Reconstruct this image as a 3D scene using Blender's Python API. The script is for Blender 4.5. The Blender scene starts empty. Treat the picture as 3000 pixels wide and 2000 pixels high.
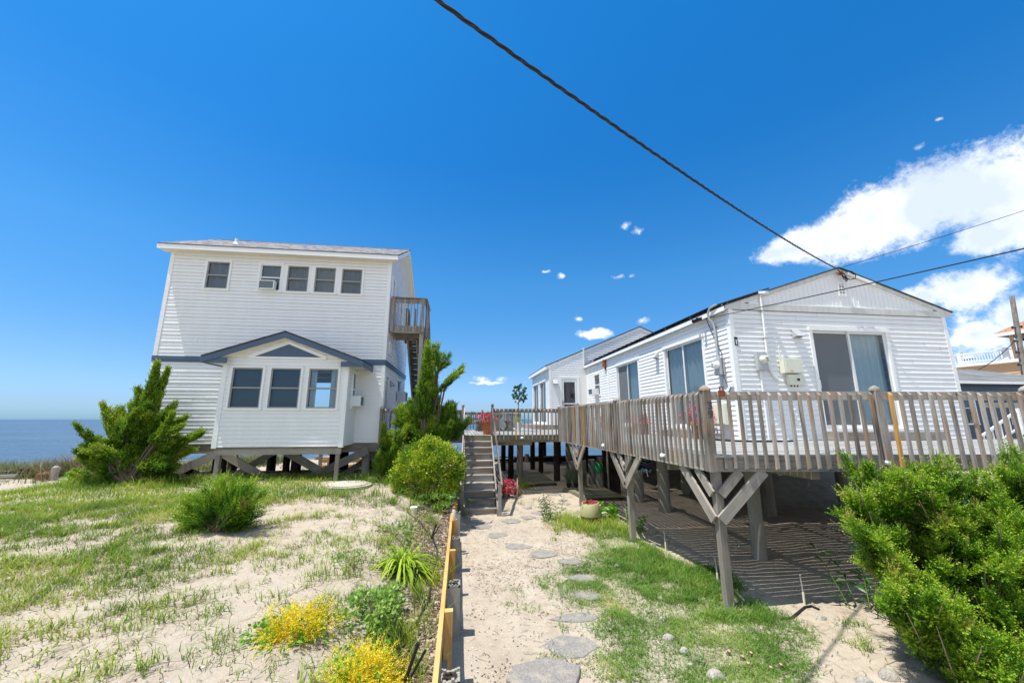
import bpy, math, random
import numpy as np
from mathutils import Vector, Matrix

random.seed(7)
RNG = np.random.default_rng(11)
sc = bpy.context.scene
COL = sc.collection
R = math.radians

# ------------------------------------------------------------------ materials
def new_mat(name):
    m = bpy.data.materials.new(name); m.use_nodes = True
    nt = m.node_tree; nt.nodes.clear()
    out = nt.nodes.new('ShaderNodeOutputMaterial')
    return m, nt, out

class NT:
    """small node helper"""
    def __init__(s, nt): s.nt = nt
    def n(s, t, **kw):
        nd = s.nt.nodes.new(t)
        for k, v in kw.items():
            if k.startswith('i_'):
                key = k[2:].replace('_', ' ')
                nd.inputs[key].default_value = v
            else: setattr(nd, k, v)
        return nd
    def l(s, a, b): s.nt.links.new(a, b)
    def math(s, op, a, b=None, c=None, clamp=False):
        nd = s.nt.nodes.new('ShaderNodeMath'); nd.operation = op; nd.use_clamp = clamp
        for i, x in enumerate((a, b, c)):
            if x is None: continue
            if isinstance(x, (int, float)): nd.inputs[i].default_value = x
            else: s.l(x, nd.inputs[i])
        return nd.outputs[0]
    def vmath(s, op, a, b=None):
        nd = s.nt.nodes.new('ShaderNodeVectorMath'); nd.operation = op
        for i, x in enumerate((a, b)):
            if x is None: continue
            if isinstance(x, (tuple, list)): nd.inputs[i].default_value = x
            else: s.l(x, nd.inputs[i])
        return nd.outputs['Value'] if op in ('LENGTH', 'DOT_PRODUCT') else nd.outputs['Vector']
    def noise(s, vec, scale, detail=4, rough=.55, dist=0.):
        nd = s.nt.nodes.new('ShaderNodeTexNoise')
        nd.inputs['Scale'].default_value = scale; nd.inputs['Detail'].default_value = detail
        nd.inputs['Roughness'].default_value = rough; nd.inputs['Distortion'].default_value = dist
        if vec is not None: s.l(vec, nd.inputs['Vector'])
        return nd.outputs['Fac']
    def ramp(s, fac, stops, interp='LINEAR'):
        nd = s.nt.nodes.new('ShaderNodeValToRGB'); cr = nd.color_ramp; cr.interpolation = interp
        while len(cr.elements) < len(stops): cr.elements.new(.5)
        for e, (p, c) in zip(cr.elements, stops):
            e.position = p; e.color = (c[0], c[1], c[2], 1) if not isinstance(c, (int, float)) else (c, c, c, 1)
        s.l(fac, nd.inputs[0]); return nd.outputs['Color']
    def mix(s, fac, a, b, mode='MIX'):
        nd = s.nt.nodes.new('ShaderNodeMix'); nd.data_type = 'RGBA'; nd.blend_type = mode
        for i, x in ((0, fac), (6, a), (7, b)):
            if isinstance(x, (int, float)): nd.inputs[i].default_value = x
            elif isinstance(x, (tuple, list)): nd.inputs[i].default_value = (x[0], x[1], x[2], 1)
            else: s.l(x, nd.inputs[i])
        return nd.outputs[2]
    def bump(s, h, strength=.3, dist=.02):
        nd = s.nt.nodes.new('ShaderNodeBump'); nd.inputs['Strength'].default_value = strength
        nd.inputs['Distance'].default_value = dist; s.l(h, nd.inputs['Height']); return nd.outputs[0]
    def bsdf(s, color, rough=.6, normal=None, spec=.3, metal=0.):
        nd = s.nt.nodes.new('ShaderNodeBsdfPrincipled')
        if isinstance(color, (tuple, list)): nd.inputs['Base Color'].default_value = (color[0], color[1], color[2], 1)
        else: s.l(color, nd.inputs['Base Color'])
        if isinstance(rough, (int, float)): nd.inputs['Roughness'].default_value = rough
        else: s.l(rough, nd.inputs['Roughness'])
        nd.inputs['Specular IOR Level'].default_value = spec
        nd.inputs['Metallic'].default_value = metal
        if normal is not None: s.l(normal, nd.inputs['Normal'])
        return nd.outputs[0]
    def obj(s): return s.nt.nodes.new('ShaderNodeTexCoord').outputs['Object']
    def uv(s): return s.nt.nodes.new('ShaderNodeTexCoord').outputs['UV']
    def geo(s): return s.nt.nodes.new('ShaderNodeNewGeometry').outputs['Position']
    def rnd(s):
        a = s.nt.nodes.new('ShaderNodeAttribute'); a.attribute_name = 'rnd'
        o = s.nt.nodes.new('ShaderNodeObjectInfo')
        return s.math('FRACT', s.math('ADD', a.outputs['Fac'], o.outputs['Random']))
    def attr(s, name='rnd'):
        a = s.nt.nodes.new('ShaderNodeAttribute'); a.attribute_name = name; return a.outputs['Fac']

def mapped(h, vec, sx, sy, sz, off=None):
    v = h.vmath('MULTIPLY', vec, (sx, sy, sz))
    if off is not None:
        c = h.n('ShaderNodeCombineXYZ')
        o = h.math('MULTIPLY', off, 37.0)
        h.l(o, c.inputs[0]); h.l(o, c.inputs[1]); h.l(o, c.inputs[2])
        v = h.vmath('ADD', v, c.outputs[0])
    return v

def plain(name, color, rough=.6, spec=.3, metal=0., var=.12, scale=6., bump=0.):
    m, nt, out = new_mat(name); h = NT(nt)
    p = h.obj(); f = h.noise(p, scale, 5)
    c = h.mix(f, [x*(1-var) for x in color], [min(1, x*(1+var)) for x in color])
    nrm = h.bump(h.noise(p, scale*6, 3), bump, .01) if bump else None
    h.l(h.bsdf(c, rough, nrm, spec, metal), out.inputs[0]); return m

def wood(name, stops, grain=42., rough=.85, bump=.55, stain=None):
    """weathered timber: grain along u of the UV (metres), a different cut for every board"""
    m, nt, out = new_mat(name); h = NT(nt)
    uv = h.uv(); r = h.rnd()
    g = h.noise(mapped(h, uv, 1.6, grain, 1, r), 1.0, 6, .65, .6)
    g2 = h.noise(mapped(h, uv, 5., grain*3.2, 1, r), 1.0, 3, .6)
    b = h.noise(mapped(h, uv, 1.3, 3., 1, r), 1.0, 4, .6)
    f = h.math('ADD', h.math('MULTIPLY', g, .55), h.math('MULTIPLY', b, .45))
    f = h.math('ADD', f, h.math('MULTIPLY', h.math('SUBTRACT', r, .5), .22))
    c = h.ramp(f, stops)
    crack = h.ramp(g2, [(.30, .45), (.42, 1.)])
    c = h.mix(.75, c, crack, 'MULTIPLY')
    if stain:
        k = h.ramp(h.noise(mapped(h, uv, .9, 1.2, 1, r), 1.4, 3), [(.52, 0.), (.66, 1.)])
        c = h.mix(h.math('MULTIPLY', k, stain[1]), c, stain[0])
    hh = h.math('ADD', h.math('MULTIPLY', g, .6), h.math('MULTIPLY', g2, .6))
    h.l(h.bsdf(c, rough, h.bump(hh, bump, .006), .2), out.inputs[0]); return m

def leafmat(name, stops, trans=.3, rough=.5, spec=.25):
    m, nt, out = new_mat(name); h = NT(nt)
    r = h.attr('rnd')
    n = h.noise(h.geo(), 3.2, 3)
    f = h.math('ADD', h.math('MULTIPLY', r, .7), h.math('MULTIPLY', h.math('SUBTRACT', n, .5), .9))
    f = h.math('ADD', f, .15)
    c = h.ramp(f, stops)
    d = h.bsdf(c, rough, None, spec)
    t = h.n('ShaderNodeBsdfTranslucent'); h.l(c, t.inputs[0])
    mx = h.n('ShaderNodeMixShader'); mx.inputs[0].default_value = trans
    h.l(d, mx.inputs[1]); h.l(t.outputs[0], mx.inputs[2]); h.l(mx.outputs[0], out.inputs[0]); return m

M = {}
def vinyl(name, color, dirt=.10, rough=.42):
    m, nt, out = new_mat(name); h = NT(nt)
    p = h.geo()
    d = h.noise(h.vmath('MULTIPLY', p, (3.2, 3.2, .45)), 1.3, 7, .7)
    f = h.ramp(d, [(.35, 0.), (.75, 1.)])
    r = h.rnd()
    c = h.mix(h.math('MULTIPLY', f, dirt), color, (color[0]*.62, color[1]*.60, color[2]*.54))
    c = h.mix(h.math('MULTIPLY', r, .07), c, (color[0]*.7, color[1]*.7, color[2]*.72))
    b = h.noise(h.vmath('MULTIPLY', p, (2.2, 2.2, 5.)), 1.0, 3)
    h.l(h.bsdf(c, rough, h.bump(b, .25, .02), .35), out.inputs[0]); return m
M['vinyl'] = vinyl('white_vinyl', (.84, .835, .82), .15)
M['trim'] = vinyl('white_trim', (.86, .86, .84), .14)
M['soffit'] = vinyl('cream_soffit', (.78, .75, .66), .15)
M['oldtrim'] = vinyl('weathered_trim', (.66, .66, .62), .75)
M['tan'] = vinyl('tan_vinyl', (.62, .40, .21), .12)
M['navy'] = vinyl('navy_vinyl', (.045, .075, .125), .2)
M['bluetrim'] = plain('slate_blue_trim', (.080, .120, .185), .45, .35, var=.12, scale=2)
M['window_grey'] = plain('grey_sash', (.30, .295, .28), .45)
M['alu'] = plain('white_sash', (.74, .75, .74), .35, .4, var=.06)
M['curtain'] = plain('pale_curtain', (.70, .80, .82), .9, .1, var=.08, scale=3)
M['curtain_grey'] = plain('grey_curtain', (.22, .255, .28), .9, .1, var=.3, scale=4)
M['black'] = plain('black_rubber', (.018, .018, .019), .55)
M['wirewrap'] = plain('cable_black', (.030, .027, .024), .6)
M['iron'] = plain('dark_iron', (.07, .065, .06), .6)
M['metalgrey'] = plain('meter_grey', (.42, .44, .45), .45, .4, .1)
M['galv'] = plain('galvanised', (.50, .52, .53), .4, .5, .35)
M['cream'] = plain('cream_box', (.70, .69, .56), .4, .4, var=.06)
M['steel'] = plain('brushed_steel', (.45, .45, .44), .35, .5, .8)
M['rust'] = plain('rusty_iron', (.23, .075, .03), .85, .2, var=.5, scale=14)
M['terracotta'] = plain('terracotta', (.50, .17, .075), .8, .2, var=.2, scale=5, bump=.2)
M['orange'] = plain('orange_rim', (.75, .30, .03), .6)
M['planterbrown'] = plain('planter_brown', (.20, .095, .04), .75, .2, var=.3, scale=9)
M['potwhite'] = plain('white_pot', (.72, .72, .70), .5)
M['potblack'] = plain('black_pot', (.02, .025, .03), .5)
M['glazeolive'] = plain('olive_glaze', (.42, .40, .20), .35, .5, var=.12, scale=5)
M['glazebrown'] = plain('brown_glaze', (.15, .075, .035), .45, .4, var=.25, scale=6)
M['soil'] = plain('potting_soil', (.05, .035, .022), .95, .1, var=.3, scale=30)
M['canplastic'] = plain('green_plastic', (.02, .30, .10), .4, .4)
M['white_paint'] = plain('white_paint', (.80, .80, .80), .5)
M['bottle'] = plain('pale_pink_metal', (.72, .58, .50), .35, .5, var=.05)
M['concrete'] = plain('concrete', (.42, .39, .33), .9, .2, var=.2, scale=8, bump=.3)
M['pvc'] = plain('pvc_cream', (.75, .70, .52), .5)
M['pine_cut'] = plain('cut_wood', (.55, .36, .17), .85, .2, var=.2, scale=30)
M['twiggrey'] = plain('grey_twig', (.30, .24, .19), .9, .1, var=.4, scale=20)
M['bark'] = plain('bark', (.16, .12, .09), .95, .1, var=.4, scale=25, bump=.6)
M['bluefabric'] = plain('teal_fabric', (.02, .16, .30), .9, .1)
M['darkpanel'] = plain('solar_cell', (.010, .012, .022), .22, .5, var=.1)
M['redlabel'] = plain('red_label', (.55, .02, .03), .5)
M['person_blue'] = plain('navy_cloth', (.03, .05, .12), .9)

M['wood_grey'] = wood('weathered_grey_wood', [(.27, (.075, .064, .055)), (.42, (.205, .182, .158)), (.55, (.335, .305, .272)), (.74, (.54, .505, .455))], stain=((.36, .21, .11), .5))
M['wood_deck'] = wood('silver_deck_boards', [(.22, (.17, .165, .15)), (.45, (.28, .275, .255)), (.75, (.40, .39, .36))], bump=.3)
M['wood_brace'] = wood('grey_brown_timber', [(.25, (.15, .13, .108)), (.5, (.31, .275, .235)), (.8, (.46, .415, .36))], stain=((.15, .12, .09), .45))
M['wood_new'] = wood('yellow_pine', [(.28, (.27, .135, .035)), (.46, (.52, .285, .075)), (.72, (.68, .42, .15))], grain=17, bump=.35, rough=.7, stain=((.40, .26, .12), .6))
M['wood_pile'] = wood('grey_green_pile', [(.25, (.16, .145, .115)), (.5, (.29, .27, .225)), (.8, (.41, .38, .32))], grain=16)
M['wood_tar'] = wood('tarred_pile', [(.25, (.012, .009, .007)), (.5, (.035, .024, .018)), (.8, (.075, .05, .036))], grain=14)
M['wood_green'] = wood('mossy_rim_board', [(.25, (.09, .085, .055)), (.5, (.20, .185, .125)), (.8, (.33, .30, .22))], stain=((.10, .12, .05), .5))

def shingle(name, cols, sx=.16, sy=.14):
    m, nt, out = new_mat(name); h = NT(nt)
    uv = h.uv()
    br = h.n('ShaderNodeTexBrick'); br.inputs['Scale'].default_value = 1
    br.inputs['Brick Width'].default_value = sx; br.inputs['Row Height'].default_value = sy
    br.inputs['Mortar Size'].default_value = .006; br.inputs['Mortar'].default_value = (.3, .3, .3, 1)
    br.inputs['Color1'].default_value = (0, 0, 0, 1); br.inputs['Color2'].default_value = (1, 1, 1, 1)
    h.l(uv, br.inputs['Vector'])
    cell = br.outputs['Color']
    n = h.noise(h.vmath('MULTIPLY', uv, (9, 8, 1)), 1.0, 3, .7)
    f = h.math('ADD', h.math('MULTIPLY', cell, .5), h.math('MULTIPLY', n, .55))
    c = h.ramp(f, cols)
    c = h.mix(.5, c, h.ramp(h.noise(uv, 220, 2), [(.3, .55), (.7, 1.25)]), 'MULTIPLY')
    nrm = h.bump(h.math('SUBTRACT', cell, h.math('MULTIPLY', br.outputs['Fac'], 1.2)), .8, .01)
    h.l(h.bsdf(c, .9, nrm, .15), out.inputs[0]); return m
M['shingle_mix'] = shingle('mixed_shingles', [(.20, (.05, .075, .16)), (.36, (.13, .16, .25)), (.48, (.30, .235, .14)), (.60, (.30, .30, .31)), (.75, (.085, .085, .10)), (.9, (.36, .29, .18))])
M['shingle_dark'] = shingle('dark_shingles', [(.2, (.025, .022, .022)), (.5, (.06, .05, .045)), (.8, (.10, .085, .075))])
M['shingle_grey'] = shingle('grey_shingles', [(.2, (.095, .10, .10)), (.5, (.17, .175, .17)), (.8, (.26, .265, .26))], .5, .18)
M['shingle_tan'] = shingle('tan_shingles', [(.2, (.22, .12, .07)), (.5, (.36, .21, .13)), (.8, (.45, .30, .20))])

def glass(name, tint=(.75, .82, .85), dark=.25, refl=1.):
    m, nt, out = new_mat(name); h = NT(nt)
    fr = h.n('ShaderNodeFresnel'); fr.inputs[0].default_value = 1.55
    p = h.geo()
    wav = h.bump(h.noise(p, 1.1, 2), .12, .02); 
    gl = h.n('ShaderNodeBsdfGlossy'); gl.inputs['Roughness'].default_value = .01
    gl.inputs[0].default_value = (.95, .97, 1, 1); h.l(wav, gl.inputs['Normal'])
    tr = h.n('ShaderNodeBsdfTransparent'); tr.inputs[0].default_value = (tint[0], tint[1], tint[2], 1)
    mx = h.n('ShaderNodeMixShader')
    h.l(h.math('ADD', h.math('MULTIPLY', fr.outputs[0], 1.4*refl), .05*refl, clamp=True), mx.inputs[0])
    h.l(tr.outputs[0], mx.inputs[1]); h.l(gl.outputs[0], mx.inputs[2]); h.l(mx.outputs[0], out.inputs[0]); return m
M['glass'] = glass('window_glass', refl=.55)
M['glass_dark'] = glass('tinted_glass', (.30, .34, .38), refl=.7)

def screenmat():
    m, nt, out = new_mat('insect_screen'); h = NT(nt)
    tr = h.n('ShaderNodeBsdfTransparent'); d = h.n('ShaderNodeBsdfDiffuse'); d.inputs[0].default_value = (.235, .245, .255, 1)
    mx = h.n('ShaderNodeMixShader'); mx.inputs[0].default_value = .6
    h.l(tr.outputs[0], mx.inputs[1]); h.l(d.outputs[0], mx.inputs[2]); h.l(mx.outputs[0], out.inputs[0]); return m
M['screen'] = screenmat()

def blindmat():
    m, nt, out = new_mat('venetian_blind'); h = NT(nt)
    s = h.n('ShaderNodeSeparateXYZ'); h.l(h.geo(), s.inputs[0])
    f = h.math('FRACT', h.math('MULTIPLY', s.outputs[2], 32.))
    c = h.ramp(f, [(.0, (.03, .038, .045)), (.3, (.04, .055, .065)), (.55, (.13, .17, .19)), (1., (.06, .08, .09))])
    h.l(h.bsdf(c, .6), out.inputs[0]); return m
M['blind'] = blindmat()

def stonemat(name, a, b):
    m, nt, out = new_mat(name); h = NT(nt)
    p = h.geo(); n = h.noise(p, 5, 6, .65); n2 = h.noise(p, 40, 4, .6)
    c = h.mix(n, a, b); c = h.mix(.5, c, h.ramp(n2, [(.3, .55), (.7, 1.35)]), 'MULTIPLY')
    s = h.ramp(h.noise(p, 7, 6, .65), [(.5, 0.), (.68, .75)])
    c = h.mix(s, c, (.42, .36, .27))
    h.l(h.bsdf(c, .85, h.bump(h.math('ADD', n, h.math('MULTIPLY', n2, .6)), .9, .03), .25), out.inputs[0]); return m
M['slate'] = stonemat('bluestone', (.225, .208, .19), (.31, .288, .262))
M['slate_tan'] = stonemat('tan_flagstone', (.34, .295, .235), (.42, .37, .30))
M['rock'] = stonemat('pale_rock', (.30, .275, .235), (.44, .41, .36))
M['rock_orange'] = stonemat('orange_rock', (.50, .31, .15), (.55, .38, .22))

# foliage
M['juniper'] = leafmat('juniper_green', [(.04, (.015, .045, .008)), (.30, (.065, .150, .012)), (.58, (.175, .305, .018)), (.88, (.38, .48, .04)), (.98, (.40, .32, .10))], .3)
M['juniper_dark'] = leafmat('juniper_blue_green', [(.05, (.022, .065, .010)), (.4, (.07, .17, .014)), (.75, (.17, .31, .020)), (.95, (.30, .42, .035))], .35)
M['juniper_vivid'] = leafmat('cedar_green', [(.05, (.012, .040, .005)), (.27, (.046, .135, .009)), (.53, (.145, .305, .014)), (.80, (.35, .50, .035)), (.975, (.40, .27, .09))], .3)
M['variegated'] = leafmat('yellow_green_leaf', [(.05, (.04, .11, .010)), (.35, (.15, .29, .018)), (.6, (.40, .49, .030)), (.95, (.72, .70, .08))], .3)
M['gold'] = leafmat('gold_thread_leaf', [(.02, (.12, .09, .01)), (.22, (.42, .29, .010)), (.55, (.78, .60, .014)), (.95, (.90, .78, .07))], .35)
M['weedleaf'] = leafmat('weed_leaf', [(.05, (.075, .18, .025)), (.5, (.20, .36, .06)), (.95, (.36, .50, .12))], .35)
M['lily'] = leafmat('daylily_leaf', [(.05, (.10, .20, .012)), (.5, (.25, .40, .022)), (.95, (.45, .54, .05))], .35)
M['darkleaf'] = leafmat('dark_glossy_leaf', [(.05, (.012, .045, .012)), (.5, (.035, .10, .022)), (.95, (.09, .18, .04))], .15, .3, .5)
M['hosta'] = leafmat('bright_leaf', [(.05, (.09, .25, .02)), (.5, (.18, .40, .03)), (.95, (.32, .52, .06))], .35)
M['grass'] = leafmat('grass_blade', [(.05, (.085, .17, .015)), (.4, (.20, .32, .028)), (.7, (.36, .43, .055)), (.95, (.55, .50, .18))], .4)
M['grass_short'] = leafmat('short_grass', [(.05, (.075, .17, .02)), (.45, (.16, .295, .04)), (.75, (.29, .38, .075)), (.97, (.55, .48, .22))], .4)
M['drygrass'] = leafmat('dry_grass', [(.05, (.12, .09, .05)), (.5, (.27, .21, .11)), (.95, (.42, .35, .21))], .2)
M['beachgrass'] = leafmat('beach_grass', [(.05, (.07, .10, .03)), (.5, (.18, .20, .075)), (.95, (.36, .32, .17))], .2)
M['potgrass'] = leafmat('blue_grass', [(.05, (.07, .11, .06)), (.5, (.15, .20, .11)), (.95, (.26, .30, .18))], .2)
M['pink'] = leafmat('pink_petal', [(.05, (.50, .02, .07)), (.5, (.80, .06, .16)), (.95, (.88, .28, .34))], .3)
M['litter'] = leafmat('dry_litter', [(.05, (.055, .038, .026)), (.5, (.15, .10, .065)), (.95, (.28, .20, .13))], .1)
M['shell'] = plain('shell_white', (.72, .67, .60), .7)

# ------------------------------------------------------------------ mesh building
class MB:
    def __init__(s): s.v = []; s.f = []; s.uv = []; s.r = []; s.mi = []; s.cur = 0
    def face(s, pts, uvs=None, r=None):
        b = len(s.v); s.v += [tuple(p) for p in pts]; s.f.append(tuple(range(b, b+len(pts))))
        if uvs is None: uvs = [(0, 0)]*len(pts)
        s.uv += list(uvs); s.r.append(random.random() if r is None else r); s.mi.append(s.cur)
    def beam(s, p0, p1, w, h, up=(0, 0, 1), r=None, e0=None, e1=None):
        p0 = Vector(p0); p1 = Vector(p1); d = p1-p0; L = d.length
        if L < 1e-6: return
        d /= L; up = Vector(up)
        if abs(d.dot(up)) > .98: up = Vector((0, 1, 0)) if abs(d.y) < .9 else Vector((1, 0, 0))
        a = d.cross(up).normalized(); b = a.cross(d).normalized()
        r = random.random() if r is None else r
        A = a*w/2; B = b*h/2
        q = [p0-A-B, p0+A-B, p0+A+B, p0-A+B, p1-A-B, p1+A-B, p1+A+B, p1-A+B]
        for idx, wd, o in (((0, 4, 5, 1), w, 0), ((1, 5, 6, 2), h, w), ((2, 6, 7, 3), w, w+h), ((3, 7, 4, 0), h, 2*w+h)):
            s.face([q[i] for i in idx], [(0, o), (L, o), (L, o+wd), (0, o+wd)], r)
        s.face([q[i] for i in (0, 1, 2, 3)], [(0, 0), (.05, 0), (.05, h), (0, h)], r)
        s.face([q[i] for i in (7, 6, 5, 4)], [(0, 0), (.05, 0), (.05, h), (0, h)], r)
    def box(s, x0, x1, y0, y1, z0, z1, r=None):
        dx, dy, dz = x1-x0, y1-y0, z1-z0
        c = ((x0+x1)/2, (y0+y1)/2, (z0+z1)/2)
        if dx >= dy and dx >= dz: s.beam((x0, c[1], c[2]), (x1, c[1], c[2]), dy, dz, r=r)
        elif dy >= dz: s.beam((c[0], y0, c[2]), (c[0], y1, c[2]), dx, dz, r=r)
        else: s.beam((c[0], c[1], z0), (c[0], c[1], z1), dx, dy, r=r)
    def lathe(s, prof, c=(0, 0, 0), n=20, a0=0., r=None, axis=None):
        c = Vector(c); r = random.random() if r is None else r
        mt = Matrix.Identity(3) if axis is None else Vector((0, 0, 1)).rotation_difference(Vector(axis)).to_matrix()
        rings = []
        for (rad, z) in prof:
            rings.append([c + mt @ Vector((rad*math.cos(a0+2*math.pi*k/n), rad*math.sin(a0+2*math.pi*k/n), z)) for k in range(n)])
        for i in range(len(rings)-1):
            L0, L1 = prof[i][1], prof[i+1][1]
            for k in range(n):
                k2 = (k+1) % n
                w = 2*math.pi*max(prof[i][0], prof[i+1][0], .01)/n
                s.face([rings[i][k], rings[i][k2], rings[i+1][k2], rings[i+1][k]], [(L0, k*w), (L0, (k+1)*w), (L1, (k+1)*w), (L1, k*w)], r)
        if prof[0][0] > 1e-4: s.face(rings[0][::-1], None, r)
        if prof[-1][0] > 1e-4: s.face(rings[-1], [(.02*math.cos(6.28*k/n), .02*math.sin(6.28*k/n)) for k in range(n)], r)
    def tube(s, pts, rad, n=8, r=None, caps=True):
        pts = [Vector(p) for p in pts]; r = random.random() if r is None else r
        rads = rad if isinstance(rad, (list, tuple)) else [rad]*len(pts)
        rings = []; ref = None; acc = 0
        for i, p in enumerate(pts):
            d = (pts[min(i+1, len(pts)-1)]-pts[max(i-1, 0)]).normalized()
            if ref is None: ref = d.orthogonal().normalized()
            ref = (ref - d*ref.dot(d)).normalized(); b = d.cross(ref)
            rings.append([p+(ref*math.cos(6.28319*k/n)+b*math.sin(6.28319*k/n))*rads[i] for k in range(n)])
        for i in range(len(rings)-1):
            L = (pts[i+1]-pts[i]).length; w = 6.28*rads[i]/n
            for k in range(n):
                k2 = (k+1) % n
                s.face([rings[i][k], rings[i][k2], rings[i+1][k2], rings[i+1][k]], [(acc, k*w), (acc, (k+1)*w), (acc+L, (k+1)*w), (acc+L, k*w)], r)
            acc += L
        if caps: s.face(rings[0][::-1], None, r); s.face(rings[-1], None, r)
    def prism(s, poly, ext, r=None):
        """poly: 3-D outline, ext: extrusion vector"""
        e = Vector(ext); a = [Vector(p) for p in poly]; b = [p+e for p in a]; n = len(a)
        r = random.random() if r is None else r
        d = (a[1]-a[0]).normalized(); nn = e.normalized(); sd = nn.cross(d)
        uvf = lambda p: ((p-a[0]).dot(d), (p-a[0]).dot(sd))
        s.face(a[::-1], [uvf(p) for p in a[::-1]], r); s.face(b, [uvf(p) for p in b], r)
        for i in range(n):
            j = (i+1) % n; L = (a[j]-a[i]).length; t = e.length
            s.face([a[i], a[j], b[j], b[i]], [(0, 0), (L, 0), (L, t), (0, t)], r)
    def build(s, name, mat, parent=None, smooth=False, origin=None):
        me = bpy.data.meshes.new(name)
        v = s.v
        if origin is not None: v = [(p[0]-origin[0], p[1]-origin[1], p[2]-origin[2]) for p in v]
        me.from_pydata(v, [], s.f)
        u = me.uv_layers.new(name='UVMap'); u.data.foreach_set('uv', np.array(s.uv, dtype=np.float32).ravel())
        a = me.attributes.new('rnd', 'FLOAT', 'FACE'); a.data.foreach_set('value', np.array(s.r, dtype=np.float32))
        for m in (mat if isinstance(mat, (list, tuple)) else [mat]): me.materials.append(M[m] if isinstance(m, str) else m)
        me.polygons.foreach_set('material_index', s.mi)
        if smooth: me.polygons.foreach_set('use_smooth', [True]*len(s.f))
        me.update()
        if smooth:
            import bmesh
            bm = bmesh.new(); bm.from_mesh(me); bmesh.ops.remove_doubles(bm, verts=bm.verts, dist=1e-4); bm.to_mesh(me); bm.free()
            me.set_sharp_from_angle(angle=R(40))
        o = bpy.data.objects.new(name, me); COL.objects.link(o)
        if parent is not None: o.parent = parent; o.location = Vector(origin if origin is not None else (0, 0, 0)) - world_loc(parent)
        elif origin is not None: o.location = origin
        return o

def world_loc(o):
    l = Vector(o.location)
    while o.parent: o = o.parent; l += Vector(o.location)
    return l

def fast_mesh(name, quads, rnd, mat, parent=None, origin=None):
    """quads (n,4,3) numpy"""
    q = np.asarray(quads, dtype=np.float32); n = len(q)
    if origin is not None: q = q - np.array(origin, dtype=np.float32)
    me = bpy.data.meshes.new(name)
    me.vertices.add(n*4); me.vertices.foreach_set('co', q.reshape(-1))
    me.loops.add(n*4); me.loops.foreach_set('vertex_index', np.arange(n*4, dtype=np.int32))
    me.polygons.add(n); me.polygons.foreach_set('loop_start', np.arange(0, n*4, 4, dtype=np.int32))
    me.polygons.foreach_set('loop_total', np.full(n, 4, dtype=np.int32))
    me.update(calc_edges=True)
    a = me.attributes.new('rnd', 'FLOAT', 'FACE'); a.data.foreach_set('value', np.asarray(rnd, dtype=np.float32))
    me.materials.append(M[mat] if isinstance(mat, str) else mat)
    o = bpy.data.objects.new(name, me); COL.objects.link(o)
    if parent is not None: o.parent = parent; o.location = Vector(origin if origin is not None else (0, 0, 0)) - world_loc(parent)
    elif origin is not None: o.location = origin
    return o

def tag(o, label=None, cat=None, group=None, kind=None):
    if label: o['label'] = label
    if cat: o['category'] = cat
    if group: o['group'] = group
    if kind: o['kind'] = kind
    return o
def thing(name, label, cat, loc=(0, 0, 0), group=None):
    o = bpy.data.objects.new(name, None); COL.objects.link(o); o.location = loc; o.empty_display_size = .2
    return tag(o, label, cat, group)
def copy_part(o, parent, loc, rot=None):
    c = o.copy(); COL.objects.link(c); c.parent = parent; c.location = loc
    if rot is not None: c.rotation_euler = rot
    return c

# ------------------------------------------------------------------ terrain
def ss(a, b, x):
    t = np.clip((np.asarray(x, float)-a)/(b-a), 0, 1); return t*t*(3-2*t)
def vnoise(x, y, s, seed=0):
    x = np.asarray(x, float)/s; y = np.asarray(y, float)/s
    xi = np.floor(x).astype(np.int64); yi = np.floor(y).astype(np.int64); fx = x-xi; fy = y-yi
    fx = fx*fx*(3-2*fx); fy = fy*fy*(3-2*fy)
    def hsh(i, j):
        n = (i*374761393 + j*668265263 + seed*974634777) & 0x7fffffff
        n = ((n ^ (n >> 13))*1274126177) & 0x7fffffff
        return ((n ^ (n >> 16)) & 0xffff)/65535.
    return (hsh(xi, yi)*(1-fx)+hsh(xi+1, yi)*fx)*(1-fy)+(hsh(xi, yi+1)*(1-fx)+hsh(xi+1, yi+1)*fx)*fy
def fbm(x, y, s, seed=0, o=4):
    t = 0; a = .5; w = 0
    for k in range(o): t = t+a*vnoise(x, y, s/2**k, seed+k); w += a; a *= .5
    return t/w
def gz(x, y, fine=True):
    x = np.asarray(x, float); y = np.asarray(y, float)
    r = .12+.014*np.clip(y-6, 0, 20)
    ym = np.minimum(y, 12)-4; k = ss(-.3, -3.5, x) if False else ss(.3, 3.5, -x)
    l = .42+.26*ss(.25, 1.4, -x)+(.045+.03*k)*ym
    l = l-.62*ss(13, 20, y)-.42*ss(9, 13.5, -x)
    z = np.where(x < -.12, l, r)
    kk = ss(-2.5, .6, x); zz = l*(1-kk)+r*kk; b = ss(12.0, 12.6, y)
    z = z*(1-b)+zz*b
    z = z-2.4*np.maximum(ss(24.6, 27, y)*(1-ss(24, 30, x)), ss(60, 75, y))
    z = z+1.05*ss(11.5, 15.5, y)*ss(7.8, 10.5, x)*(1-ss(22, 28, x))*(1-ss(20.5, 23.5, y))
    if fine:
        near = 1-ss(22, 40, np.abs(x))
        z = z+near*((fbm(x, y, 1.1, 3)-.5)*.10+(fbm(x, y, .28, 9, 2)-.5)*.035)
    return z
def gzs(x, y): return float(gz(x, y))

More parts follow.
